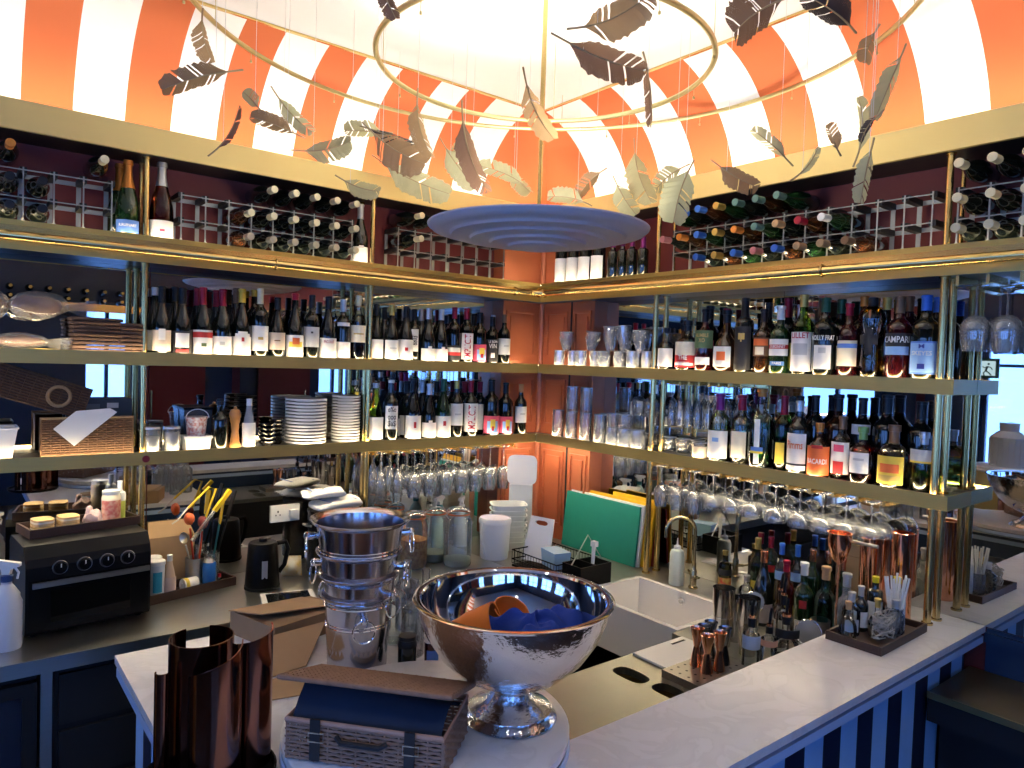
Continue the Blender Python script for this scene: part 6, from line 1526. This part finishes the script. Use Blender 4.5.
for i, (lab, hg) in enumerate((('lowest champagne bucket of the stack with ring handles', -1.9), ('second champagne bucket from below in the stack', -1.2), ('third champagne bucket from below in the stack', -.7), ('topmost champagne bucket of the stack with wide rim', -.35))):
    ice_bucket(lab, BST[i][0], BST[i][1], BST[i][2], BST[i][3], hg, 1)
# clear bottles standing behind the buckets
for i, (x, y) in enumerate(((1.325, 2.19), (1.33, 2.33), (1.24, 2.42), (1.345, 2.47), (1.43, 2.28), (1.43, 2.42))):
    bottle((x, y, Z(ZB)), 0, .27, .043, 'bord', glass('bubble_bottle', (.90, .93, .92), 1.5, 1.8, .05, .16), None, 0, [], 'empty clear bottle behind the bucket stack, %s' % ('nearest', 'second', 'left', 'farthest', 'right near', 'right far')[i], 'empty clear bottles behind the buckets', (), (liquid('water2', (.93, .95, .95)), .6), 'water_bottle')
bottle((1.235, 2.075, Z(ZB)), 0, .125, .032, 'jar', GD, FK, .28, [], 'small dark jar with black cap behind the wicker basket', None, (), None, 'small_jar', 'jar')
bottle((1.315, 2.05, Z(ZB)), 0, .12, .024, 'jar', GRD, FW, .2, [(BLUL, .1, .6, 1.2)], 'small bitters bottle tucked behind the silver bowl', None, (), None, 'bitters_bottle', 'bottle')
# silver punch bowl
bc = Vector((1.262, 1.548, Z(DZ))); RR = .272; HB = .345
bo = thing('punch_bowl', 'large hammered silver punch bowl on a foot', 'bowl', bc)
out = [(.05, .085), (.058, .092), (.095, .105), (.150, .135), (.205, .185), (.245, .245), (.266, .300), (RR, .335)]
MB().lathe(out, 64).obj('bowl_outside', HAM, bo)
MB().lathe([(RR, .335), (RR+.010, .338), (RR+.012, .343), (RR+.004, HB), (RR-.010, .343), (RR-.014, .336)], 64).obj('rim', CHROME, bo)
MB().lathe([(RR-.014, .336)]+[(r-.012, z+.004) for r, z in reversed(out[2:-1])]+[(.05, .100), (0, .098)], 64).obj('bowl_inside', CHROME, bo)
MB().lathe([(0, 0), (.128, 0), (.134, .006), (.130, .014), (.122, .020), (.118, .030), (.085, .045), (.062, .062), (.050, .078), (.052, .088), (0, .09)], 48).obj('foot', HAM, bo)
# things in the bowl
ORC = mat('orange_silicone', (.75, .20, .03), .45, noise=.06)
t = thing('orange_funnel', 'orange plastic scoop lying in the bowl', 'scoop', bc+Vector((-.06, .09, .235)), .5)
M = Matrix.Rotation(1.25, 4, 'X') @ Matrix.Rotation(.2, 4, 'Y')
MB().lathe([(.030, -.12), (.034, -.06), (.050, -.02), (.062, .05), (.064, .06), (.058, .06), (.046, -.015), (.026, -.115), (0, -.10)], 24).xf(M).obj('scoop_wall', ORC, t)
t = thing('orange_cup', 'orange round cup beside the blue cloth in the bowl', 'cup', bc+Vector((.055, .09, .245)), 0)
MB().lathe([(0, -.05), (.035, -.048), (.050, -.02), (.056, .03), (.052, .03), (.046, -.018), (.030, -.042), (0, -.044)], 24).xf(Matrix.Rotation(.5, 4, 'X')).obj('cup_wall', ORC, t)
t = thing('blue_cloth', 'crumpled royal blue cloth in the silver bowl', 'cloth', bc+Vector((.055, -.03, .215)))
mb = MB(); rnd = random.Random(3); ph = [rnd.uniform(0, 6) for _ in range(8)]
def cloth(u, v):
    a = 2*PI*u; r = .165*v
    z = .068*(1-v**1.6)+.030*math.sin(3*a+ph[0])*v+.022*math.sin(7*a+ph[1]+3*v)*v+.018*math.sin(11*a+ph[2])*v*v+.016*math.sin(9*v+2*a)
    return (r*math.cos(a)*1.08, r*math.sin(a)*.80, z)
mb.grid(cloth, 64, 16).obj('folds', mat('royal_blue_cloth', (.004, .036, .30), .75, noise=.15, bump=.4, bscale=30), t)
# wicker basket with open lid
P0, P1, P2 = Vector((.670, 1.695, 0)), Vector((.933, 1.389, 0)), Vector((1.112, 1.525, 0))
ux = (P1-P0); bw_ = ux.length; ux.normalize(); uy = Vector((-ux.y, ux.x, 0)); bd = (P2-P1).dot(uy)
c0 = P0+ux*bw_/2+uy*bd/2
bk = thing('wicker_basket', 'small wicker picnic basket with half open lid', 'basket', (c0.x, c0.y, Z(DZ)), math.atan2(ux.y, ux.x)); bh = .108
WK2 = mat('grey_wicker', (.28, .17, .12), .7, noise=.3, nscale=50)
for w, M in ((bw_, Matrix.Translation((0, -bd/2, 0))), (bw_, Matrix.Translation((0, bd/2, 0))), (bd, Matrix.Translation((bw_/2, 0, 0)) @ Matrix.Rotation(PI/2, 4, 'Z')), (bd, Matrix.Translation((-bw_/2, 0, 0)) @ Matrix.Rotation(PI/2, 4, 'Z'))):
    weave_panel(w-.004, bh-.012, WK2, .0095, .0036, .003).xf(M @ Matrix.Translation((0, 0, .004))).obj('woven_side', WK2, bk)
PINKR = mat('peeled_willow_rim', (.45, .25, .17), .6, noise=.2)
MB().tube([(-bw_/2, -bd/2, bh-.005), (bw_/2, -bd/2, bh-.005), (bw_/2, bd/2, bh-.005), (-bw_/2, bd/2, bh-.005)], .0065, 7, True).obj('rim', PINKR, bk)
MB().box(-bw_/2+.006, bw_/2-.006, -bd/2+.006, bd/2-.006, .001, .006).obj('base', WICKD, bk, smooth=False)
LIN = mat('navy_lining', (.010, .022, .05), .8, noise=.2)
mb = MB(); mb.grid(lambda u, v: ((u-.5)*(bw_-.02), -bd/2+.008+.02*v*0+(bd-.03)*v, bh-.012+.07*math.sin(PI*min(1, v*1.15))*(1-.35*u)), 10, 6); mb.obj('lining', LIN, bk)
lid = MB(); 
for j in range(22):
    y = -bd/2-.02+(bd+.01)*(j+.5)/22
    lid.tube([(-bw_/2-.012+(bw_+.03)*k/22, y, .004*(1 if (k+j) % 2 else -1)) for k in range(23)], .0052, 5)
lid.tube([(-bw_/2-.016, -bd/2-.026, 0), (bw_/2+.020, -bd/2-.026, 0), (bw_/2+.020, bd/2-.004, 0), (-bw_/2-.016, bd/2-.004, 0)], .0065, 7, True)
ML_ = Matrix.Translation((0, bd/2, bh+.03)) @ Matrix.Rotation(-.30, 4, 'X') @ Matrix.Translation((0, -bd/2, 0))
lo = lid.xf(ML_).obj('lid', mat('lid_wicker', (.24, .13, .08), .7, noise=.3, nscale=50), bk)
STR = mat('black_leather', (.012, .012, .016), .45)
for x in (-bw_*.30, bw_*.30):
    st = MB(); st.box(x-.013, x+.013, -bd/2-.012, -bd/2-.0085, .012, bh+.006); so = st.obj('strap', STR, bk, smooth=False)
    MB().tube([(x+.022, -bd/2-.010, bh*.55), (x+.022, -bd/2-.010, bh*.75), (x-.016, -bd/2-.013, bh*.75), (x-.016, -bd/2-.013, bh*.55)], .0018, 5, True).obj('buckle', STEEL, so)
MB().tube([(-bw_*.16, -bd/2-.010, bh*.72), (-bw_*.12, -bd/2-.022, bh*.66), (bw_*.12, -bd/2-.022, bh*.66), (bw_*.16, -bd/2-.010, bh*.72)], .007, 7).obj('carry_handle', STR, bk)
# flattened cardboard on the bar
def flat_card(label, pts, z, th, m, name='cardboard_sheet'):
    q = [on(*p, 2, z) for p in pts]; c = sum(q, Vector())/len(q); t = thing(name, label, 'cardboard', (c.x, c.y, Z(z)-th))
    MB().prism([(v.x-c.x, v.y-c.y) for v in q][::-1], 0, th).obj('sheet', m, t, smooth=False); return t
cb = thing('cardboard_box', 'flat cardboard box with open flaps on the bar leg', 'box', (.93, 2.62, Z(ZB)))
fb = [(-.075, .12), (.24, .12), (.32, -.06), (.0, -.14)]
MB().prism(fb[::-1], .0, .085).obj('carton', CARDD, cb, smooth=False)
def flap(pts, m): return MB().add([*pts, *[(x, y, z+.004) for x, y, z in pts]], [(3, 2, 1, 0), (4, 5, 6, 7), (0, 1, 5, 4), (1, 2, 6, 5), (2, 3, 7, 6), (3, 0, 4, 7)]).obj('flap', m, cb, smooth=False)
flap([(-.085, .11, .088), (.20, .11, .088), (.30, -.06, .092), (-.02, -.06, .112)], CARD)
flap([(-.03, -.15, .060), (.20, -.12, .060), (.04, -.33, .006), (-.16, -.36, .006)], CARD)
flap([(-.14, -.365, .001), (.02, -.345, .001), (-.01, -.52, .001), (-.15, -.49, .001)], CARD)
# tablet leaning on the counter behind
p = C(283, 598); t = thing('tablet', 'white tablet lying on the steel counter', 'tablet', (p.x+.02, p.y-.02, Z(ZC)+.0005), -.25)
MB().box(-.13, .13, -.085, .085, 0, .009).obj('casing', WPL, t, smooth=False); MB().box(-.105, .105, -.072, .072, .0092, .0102).obj('screen', mat('tablet_screen', (.012, .014, .014), .05, coat=1), t, smooth=False)
# copper sheet wine coolers on a black tray
cp = Vector((.524, 1.858, Z(ZB)))
t = thing('round_tray', 'black round tray under the copper sleeves at the lower left', 'tray', cp+Vector((.0, -.04, 0)))
MB().lathe([(0, 0), (.150, 0), (.158, .008), (.160, .020), (.155, .020), (.150, .008), (0, .006)], 40).obj('tray_body', BLKC, t)
DCO = mat('dark_copper_sheet', (.30, .13, .085), .16, 1.0, noise=.25, nscale=6, stretch=(5, 5, 1))
def sleeve(label, px, ptop0, ptop1, off, r, a0, a1):
    c = cp+off; h0, h1 = hgt(px, ptop0, c), hgt(px, ptop1, c)
    t = thing('copper_sleeve', label, 'sleeve', c+Vector((0, 0, .0085)), 0, 'copper sleeves on the black tray')
    mb = MB(); n = 24
    for rr, fl in ((r, 0), (r-.003, 1)):
        mb.grid(lambda u, v, rr=rr: (rr*math.cos(a0+(a1-a0)*u), rr*math.sin(a0+(a1-a0)*u), (h0+(h1-h0)*u-.0085)*v), n, 8)
    mb.grid(lambda u, v: ((r-.003*v)*math.cos(a0+(a1-a0)*u), (r-.003*v)*math.sin(a0+(a1-a0)*u), h0+(h1-h0)*u-.0085), n, 1)
    mb.obj('copper_sheet', DCO, t)
    return t
va = math.atan2(-cp.y, -cp.x)
sleeve('dark copper sleeve at the back left of the black tray', 195, 636, 636, Vector((.0, .045, 0)), .078, va-2.6, va+2.9)
sleeve('dark copper sleeve with slanting top in front', 210, 674, 642, Vector((.005, -.062, 0)), .062, va-1.7, va+1.6)
sleeve('dark copper sleeve at the right of the tray', 245, 640, 626, Vector((.105, -.03, 0)), .050, va-1.5, va+1.9)
sleeve('narrow dark copper sleeve at the left of the tray', 163, 672, 672, Vector((-.10, .01, 0)), .018, va-2.0, va+2.0)
# bitters tray on the marble
tA, tB = C(815, 640, ZB), C(882, 658, ZB); 
bt = tray('dark wooden tray of bitters and straws on the marble bar', Vector((2.762, 1.195, 0)), Vector((3.195, 1.205, 0)), .215, Z(ZB)+.0005, .034)
BITG = 'bitters bottles on the wooden tray'
def bit(label, u, v, H, R, g, cap, lab, kind='tall', cl=.22): return bottle(tuple(on_tray(bt, u, v)), -1.0, H, R, kind, g, cap, cl, lab, label, BITG, (), None, 'bitters_bottle')
bit('bitters bottle with yellow cap and white wrapper at the posts', .155, .10, .205, .034, mat('wrapped_paper', (.66, .68, .72), .7), foil('bright_yellow', (.75, .62, .02)), [(LBLU, .1, .5, .5)], 'tall', .12)
bit('second bitters bottle with yellow cap behind the straws', .10, .165, .20, .030, GD, MATS['foil_bright_yellow'], [(WHT, .1, .5, 1.2)], 'tall', .12)
bit('clear bitters flask with cork at the left end of the tray', -.17, .15, .15, .034, GC, CORK, [], 'round', .2)
bit('clear bitters flask with silver top, second on the tray', -.10, .17, .17, .034, GC, FS, [(GRY, .1, .4, .8)], 'spirit')
bit('dark dasher bottle behind the raffia', -.02, .17, .18, .030, GD, FS, [(WHT, .1, .45, 1.0)], 'spirit')
bit('clear dasher bottle with silver top at the tray front', .02, .05, .15, .036, GC, FS, [], 'spirit')
bit('clear dasher bottle beside the straw glass', -.05, .09, .155, .034, GC, FGO, [], 'round')
t = tumbler('straw_glass', 'glass holding white paper straws on the tray', None, tuple(on_tray(bt, .075, .075)), .10, .034)
for i in range(11):
    a = i*2.4; r0 = .016*math.sqrt((i+.5)/11); p0 = on_tray(bt, .075, .075, .028)+Vector((r0*math.cos(a), r0*math.sin(a), 0))
    q = p0+Vector((.030*math.cos(a)+.004, .030*math.sin(a), .20+.006*(i % 3)))
    s = thing('paper_straw', 'white paper straw in the straw glass, number %s from the post side' % (ORD+['eleventh'])[i], 'straw', p0, 0, 'paper straws in the glass')
    MB().tube([(0, 0, 0), q-p0], .0042, 7).obj('straw_tube', WPL, s)
t = thing('raffia_tuft', 'tuft of grey raffia hanging over the tray edge', 'raffia', on_tray(bt, -.075, .055, .06)); rnd = random.Random(5)
mb = MB()
for i in range(46):
    a = rnd.uniform(0, 6.28); r = rnd.uniform(.03, .075); z = rnd.uniform(-.02, .06)
    mb.tube([(r*math.cos(a+k*.7)*(1-.1*k), .5*r*math.sin(a+k*.7), z+.015*math.sin(k*1.5+i)) for k in range(6)], .0022, 4)
o = mb.obj('raffia_strands', mat('raffia', (.40, .37, .32), .7), t); o['kind'] = 'stuff'
# cocktail tools on the bench
mt = thing('bar_mat', 'thin white cutting mat on the cocktail bench', 'mat', (2.48, 1.93, Z(ZC)+.0005))
MB().box(-.165, .165, -.09, .09, 0, .010).obj('mat_sheet', WPL, mt, smooth=False); MB().box(.05, .14, .05, .062, .0101, .0108).obj('slot', RUB, mt, smooth=False)
dt_ = thing('drip_tray', 'perforated steel drip tray under the copper jiggers', 'drip tray', (2.45, 1.735, Z(ZC)+.0005))
MB().box(-.20, .112, -.10, .075, 0, .030).obj('tray_body', mat('dark_steel', (.25, .23, .20), .35, .9), dt_, smooth=False)
for i in range(7):
    for j in range(4): MB().lathe([(.006, 0), (0, 0)], 8, (-.17+.0425*i, -.075+.042*j, .0306)).obj('drain_hole', RUB, dt_)
zt3 = Z(ZC)+.031
def jigger(label, x, y, H, m):
    t = thing('jigger', label, 'jigger', (x, y, zt3), 0, 'jiggers on the drip tray')
    MB().lathe([(0, .004), (.024, 0), (.026, .002), (.012, H*.48), (.012, H*.52)], 20).obj('lower_cup', m, t); MB().lathe([(.012, H*.52), (.028, H), (.026, H), (.010, H*.56), (0, H*.56)], 20).obj('upper_cup', m, t)
for i, (x, y, H, lab) in enumerate(((2.375, 1.690, .150, 'tall copper jigger nearest the marble edge'), (2.435, 1.675, .155, 'copper jigger right of the nearest one'), (2.395, 1.755, .155, 'copper jigger behind the nearest two'))): jigger(lab, x, y, H, COP)
for i, (x, y) in enumerate(((2.455, 1.765), (2.515, 1.775), (2.505, 1.70))): jigger('dark steel jigger behind the copper ones, %s' % ('left', 'back', 'right')[i], x, y, .150, mat('smoked_steel', (.25, .25, .27), .15, 1.0))
def tin(label, x, y, H, R, z=None):
    t = thing('shaker_tin', label, 'shaker', (x, y, Z(ZC)+.0005 if z is None else z), 0, 'shaker tins on the bench')
    MB().lathe([(0, 0), (R*.7, 0), (R*.72, .004), (R*.84, H*.5), (R*.86, H*.51), (R, H), (R*.96, H), (R*.68, .01), (0, .01)], 26).obj('tin_wall', mat('shaker_steel', (.55, .53, .50), .12, 1.0), t); MB().lathe([(R*.86, H*.5), (R*.88, H*.51), (R*.87, H*.52)], 26).obj('seam', CHROME, t)
tin('steel shaker tin nearest the sink', 2.735, 1.87, .26, .050); tin('steel shaker tin right of the first', 2.74, 1.745, .25, .048); tin('small steel tin behind the shakers', 2.83, 1.87, .20, .042)
CLB = 'pourer bottles at the marble edge'
def pour(label, x, y, H, R, g, lab, kind, cap=FK):
    t = bottle((x, y, Z(ZC)+.0005), -.9, H, R, kind, g, cap, .16, lab, label, CLB, (), None, 'pourer_bottle')
    MB().tube([(0, 0, H+.001), (0, 0, H+.012)], R*.34, 10).obj('pourer_collar', COP, t); MB().tube([(0, 0, H+.012), (.004, 0, H+.05), (.012, 0, H+.075)], .006, 8).obj('pourer_spout', BLKC, t)
pour('small clear bottle with pale blue label at the marble edge', 2.60, 1.64, .22, .036, GC, [(paper('pale_blue', (.45, .55, .75)), .45, .70, 1.3)], 'tall')
pour('small dark bottle with pink neck band at the marble edge', 2.70, 1.62, .17, .034, GC, [(paper('salmon', (.70, .40, .30)), .55, .70, 1.3)], 'tall')
pour('conical clear bottle with black neck at the marble edge', 2.795, 1.60, .20, .060, GC, [(BLKL, .62, .80, .9)], 'round')
pour('tall clear bottle with black pourer at the marble edge', 2.87, 1.66, .26, .030, GC, [], 'tall')
pour('amber bottle with black pourer behind the strainer', 2.95, 1.72, .25, .034, GBR, [(GRY, .2, .5, 1.0)], 'spirit')
# round steel strainers
for i, (x, y, z, r, lab) in enumerate(((2.93, 1.575, .11, .052, 'round steel strainer disc leaning by the marble edge'), (2.93, 1.84, .17, .042, 'small steel strainer standing behind the pourers'))):
    t = thing('cocktail_strainer', lab, 'strainer', (x, y, Z(ZC)+.0005), -.9)
    M = Matrix.Translation((0, 0, z)) @ Matrix.Rotation(PI/2-.25, 4, 'X')
    MB().lathe([(0, .002), (r, .0), (r, .004), (0, .006)], 28).xf(M).obj('strainer_plate', mat('dull_strainer', (.42, .41, .38), .45, .9), t)
    MB().tube([M @ Vector((r*1.02*math.cos(a), r*1.02*math.sin(a), .003+.004*math.sin(20*a))) for a in [2*PI*k/60 for k in range(60)]], .003, 5, True).obj('spring', CHROME, t)
    MB().tube([M @ Vector((0, -r, .003)), (0, .0, .001)], .005, 6).obj('handle', STEEL, t)
t = thing('tool_cup', 'steel cup holding strainers behind the pourer bottles', 'cup', (3.05, 1.585, Z(ZC)+.0005)); MB().lathe([(0, 0), (.036, 0), (.040, .14), (.041, .14), (.037, .006), (0, .006)], 22).obj('cup_wall', STEEL, t)
t = thing('bar_spoon_fork', 'pale brass bar tool standing by the strainer', 'bar tool', (3.03, 1.455, Z(ZC)+.0005)); MB().tube([(0, 0, 0), (0, 0, .15), (.004, 0, .185)], [.014, .010, .004], 8).obj('shaft', FGO, t)
# speed-rail bottles below the right shelf
SPG = 'spirit bottles standing behind the bench'
def spd(label, px, pt, x, g, cap, lab, kind='bord', R=.040, texts=(), cl=.16):
    p = on(px, pt+45, 0, x); y = p.y; H = on(px, pt, 0, x).z-Z(ZC)
    bottle((x, y, Z(ZC)+.0005), -1.1, min(.36, H), R, kind, g, cap, cl, lab, label, SPG, texts, None, 'spirit_bottle')
spd('dark bottle with rounded shoulders and copper pourer, front of the group', 763, 548, 3.13, GD, COP, [(BEI, .05, .30, 1.3)], 'burg', .046)
spd('red aperitif bottle with yellow square label behind the bench', 785, 560, 3.16, GRD, FR, [(YEL, .22, .38, .5), (WHT, .08, .2, .5)], 'spirit', .040)
spd('dark green gin bottle with white cap and red seal', 803, 560, 3.10, GGR, FW, [(WHT, .06, .28, .8), (REDL, .44, .54, .35)], 'spirit', .044)
spd('turquoise bottle with cork stopper behind the bench', 825, 556, 3.12, GTQ, CORK, [(GOLDL, .12, .26, .6)], 'spirit', .048)
spd('frosted clear bottle right of the turquoise one', 846, 560, 3.10, glass('frosted_bottle', (.75, .80, .80), 1.5, 1., .1, .2), FS, [], 'spirit', .046)
spd('bright green bottle at the left of the group', 757, 530, 3.33, GEM, FGO, [(YEL, .1, .4, .8)], 'bord', .038)
spd('small white-topped bottle with flower label by the sink', 745, 575, 3.25, GC, FS, [(mat('flower_label', (.70, .62, .60), .6, col2=(.55, .10, .14), nscale=40), .1, .45, 1.2)], 'spirit', .038)
spd('bottle with blue cap, left of two blue caps', 781, 533, 3.34, GD, FB, [(LBLU, .5, .62, 1.0)], 'bord', .034)
spd('bottle with blue cap, right of two blue caps', 797, 530, 3.38, GD, FB, [(LBLU, .5, .62, 1.0)], 'bord', .034)
spd('bottle with red cap behind the bright green one', 770, 526, 3.42, GGR, FR, [(REDL, .5, .6, 1.0)], 'bord', .036)
spd('dark green bottle with copper pourer in the back row', 812, 533, 3.36, GGR, COP, [], 'bord', .040)
spd('tall green bottle in the back row beside the coupes', 828, 528, 3.40, GGR, COP, [], 'bord', .033)
spd('turquoise bottle in the back row by the copper cups', 842, 545, 3.33, GTQ, COP, [], 'spirit', .034)
spd('dark bottle with red band in the back row', 760, 520, 3.45, GD, FR, [], 'bord', .036)
# copper cups and pipe vase at the right end
for i, (px, pt, x, yc, zc, R, lab) in enumerate(((905, 533, 3.262, 1.345, ZB, .044, 'tall polished copper cup nearest the posts'), (884, 538, 3.415, 1.494, ZC, .042, 'tall copper cup left of the nearest one'), (874, 538, 3.31, 1.50, ZC, .046, 'tall copper cup at the back'))):
    c = Vector((x, yc, Z(zc))); h = hgt(px, pt, c)
    t = thing('copper_cup', lab, 'cup', (x, c.y, Z(zc)+.0005), 0, 'copper cups at the right end of the counter')
    MB().lathe([(0, 0), (R*.95, 0), (R, .004), (R, h), (R*.95, h), (R*.93, .01), (0, .01)], 30).obj('cup_wall', COP, t); MB().tube([(R*math.cos(a), R*math.sin(a), h) for a in [2*PI*k/30 for k in range(30)]], .003, 6, True).obj('rolled_rim', COP, t)
x = 3.0; c = Vector((3.0, 1.492, 0)); h = on(850, 535, 0, x).z-Z(ZC)
t = thing('copper_coupe', 'copper cocktail coupe on a thin stem behind the tray', 'cup', (x, c.y, Z(ZC)+.0005)); MB().lathe([(0, 0), (.035, 0), (.035, .003), (.005, .008), (.004, h*.75), (.030, h*.80), (.046, h*.90), (.048, h), (.045, h), (.042, h*.9), (0, h*.8)], 24).obj('coupe_body', COP, t); MB().tube([(.048*math.cos(a), .048*math.sin(a), h) for a in [2*PI*k/24 for k in range(24)]], .002, 5, True).obj('rim', COP, t)
t = thing('muddler_bar', 'steel bar tool laid across the copper cups', 'bar tool', on(835, 538, 0, 3.05)); q0 = t.location.copy(); q1 = on(878, 547, 0, 3.02); MB().tube([(0, 0, 0), q1-q0], .007, 10).obj('shaft', STEEL, t)
# brown carton on the counter at the right end
c0, c1 = on(862, 530, 0, 3.46), on(936, 530, 0, 3.44)
t = thing('cardboard_box', 'brown carton under the right end of the lower shelf', 'box', (3.445, 1.625, Z(ZC)+.0005)); MB().box(-.050, .050, -.075, .075, 0, .42).obj('carton', CARD, t, smooth=False); MB().box(-.051, -.0502, -.075, .075, .36, .364).obj('flap_seam', CARDD, t, smooth=False)
# gold drum table seen only in the right mirror
gd = thing('drum_table', 'gold drum stand with marble top at the left of the room', 'stand', (-1.05, 2.40, 0)); zt4 = Z(-.86)
MB().lathe([(0, 0), (.26, 0), (.26, zt4-.05), (0, zt4-.05)], 40).obj('gold_drum', mat('gold_drum', (.50, .36, .12), .35, .5), gd); MB().lathe([(0, zt4-.049), (.30, zt4-.049), (.315, zt4-.035), (.31, zt4-.02), (.315, zt4-.006), (.305, zt4), (0, zt4)], 48).obj('marble_top', MARBLE, gd)
t = thing('glass_dispenser', 'ribbed glass dispenser on the gold drum stand', 'jar', (-1.05, 2.40, zt4+.0005)); MB().lathe([(0, 0), (.15, 0), (.155, .01), (.155, .28), (.10, .33), (.08, .34), (.085, .42), (0, .43)], 30).obj('glass_wall', mat('grey_glass', (.45, .46, .48), .2, coat=.5), t)
for k in range(20): MB().tube([(.156*math.cos(2*PI*k/20), .156*math.sin(2*PI*k/20), .02), (.156*math.cos(2*PI*k/20), .156*math.sin(2*PI*k/20), .27)], .006, 5).obj('rib', MATS['grey_glass'], t)

# green emergency exit sign hanging at the left of the room, seen in the right mirror
ex = thing('exit_sign', 'green emergency exit sign with running figure at the left of the room', 'sign', (-2.5, 3.20, Z(-.02)))
MB().box(-.02, .0, -.23, .23, 0, .23).obj('sign_box', mat('exit_green', (.006, .05, .03), .4), ex, smooth=False)
SGN = emitter('exit_panel_white', (.55, .75, .80), .55)
MB().box(.0005, .004, -.195, -.02, .03, .20).obj('figure_panel', SGN, ex, smooth=False)
fg = MB(); g = lambda y, z: (.006, y, z)
fg.tube([g(-.115, .135), g(-.098, .085)], .011, 6); fg.tube([g(-.098, .085), g(-.13, .065), g(-.155, .035)], .007, 6); fg.tube([g(-.098, .085), g(-.075, .06), g(-.085, .03)], .007, 6)
fg.tube([g(-.115, .135), g(-.15, .125), g(-.165, .10)], .006, 6); fg.tube([g(-.115, .135), g(-.085, .12), g(-.065, .135)], .006, 6); fg.lathe([(0, -.013), (.010, -.008), (.013, 0), (.010, .008), (0, .013)], 10, (.006, -.125, .165))
fg.obj('running_figure', mat('exit_green_dark', (.004, .04, .03), .5), ex)
fg = MB(); fg.add([(.0045, y, z) for y, z in ((.03, .13), (.09, .05), (.17, .15), (.145, .175), (.09, .10), (.05, .155))], [(0, 1, 4, 5), (1, 2, 3, 4)]); fg.obj('arrow_mark', SGN, ex, smooth=False)
MB().tube([(-.01, 0, .23), (-.01, 0, Z(zt_)-Z(-.02))], .006, 6).obj('hanging_rod', STEEL, ex)
# wine shelf on the street wall, seen in the left mirror
wsf = thing('wall_shelf', 'brass wine shelf on the street wall opposite the bar', 'shelf', (1.2, Y0+.001, Z(.50)))
MB().box(-1.0, 1.2, 0, .30, 0, .06).obj('board', NAVY, wsf, smooth=False); MB().box(-1.0, 1.2, .3002, .312, -.03, .075).obj('brass_fascia', BRASS, wsf, smooth=False)
for i in range(8):
    for j in range(2):
        t = thing('wine_bottle', 'gold-capped bottle lying on the street wall shelf, %s row, %s' % (LEV[j], ORD[i]), 'bottle', (.45+.21*i, Y0+.02, Z(.625+.12*j)), 0, 'bottles on the street wall shelf')
        t.rotation_euler = (-PI/2, 0, 0); mobj('glass_body', bmesh_body('burg', .335, .0445, GD), t); mobj('capsule', bmesh_cap('burg', .335, .0445, FGO, .80), t)
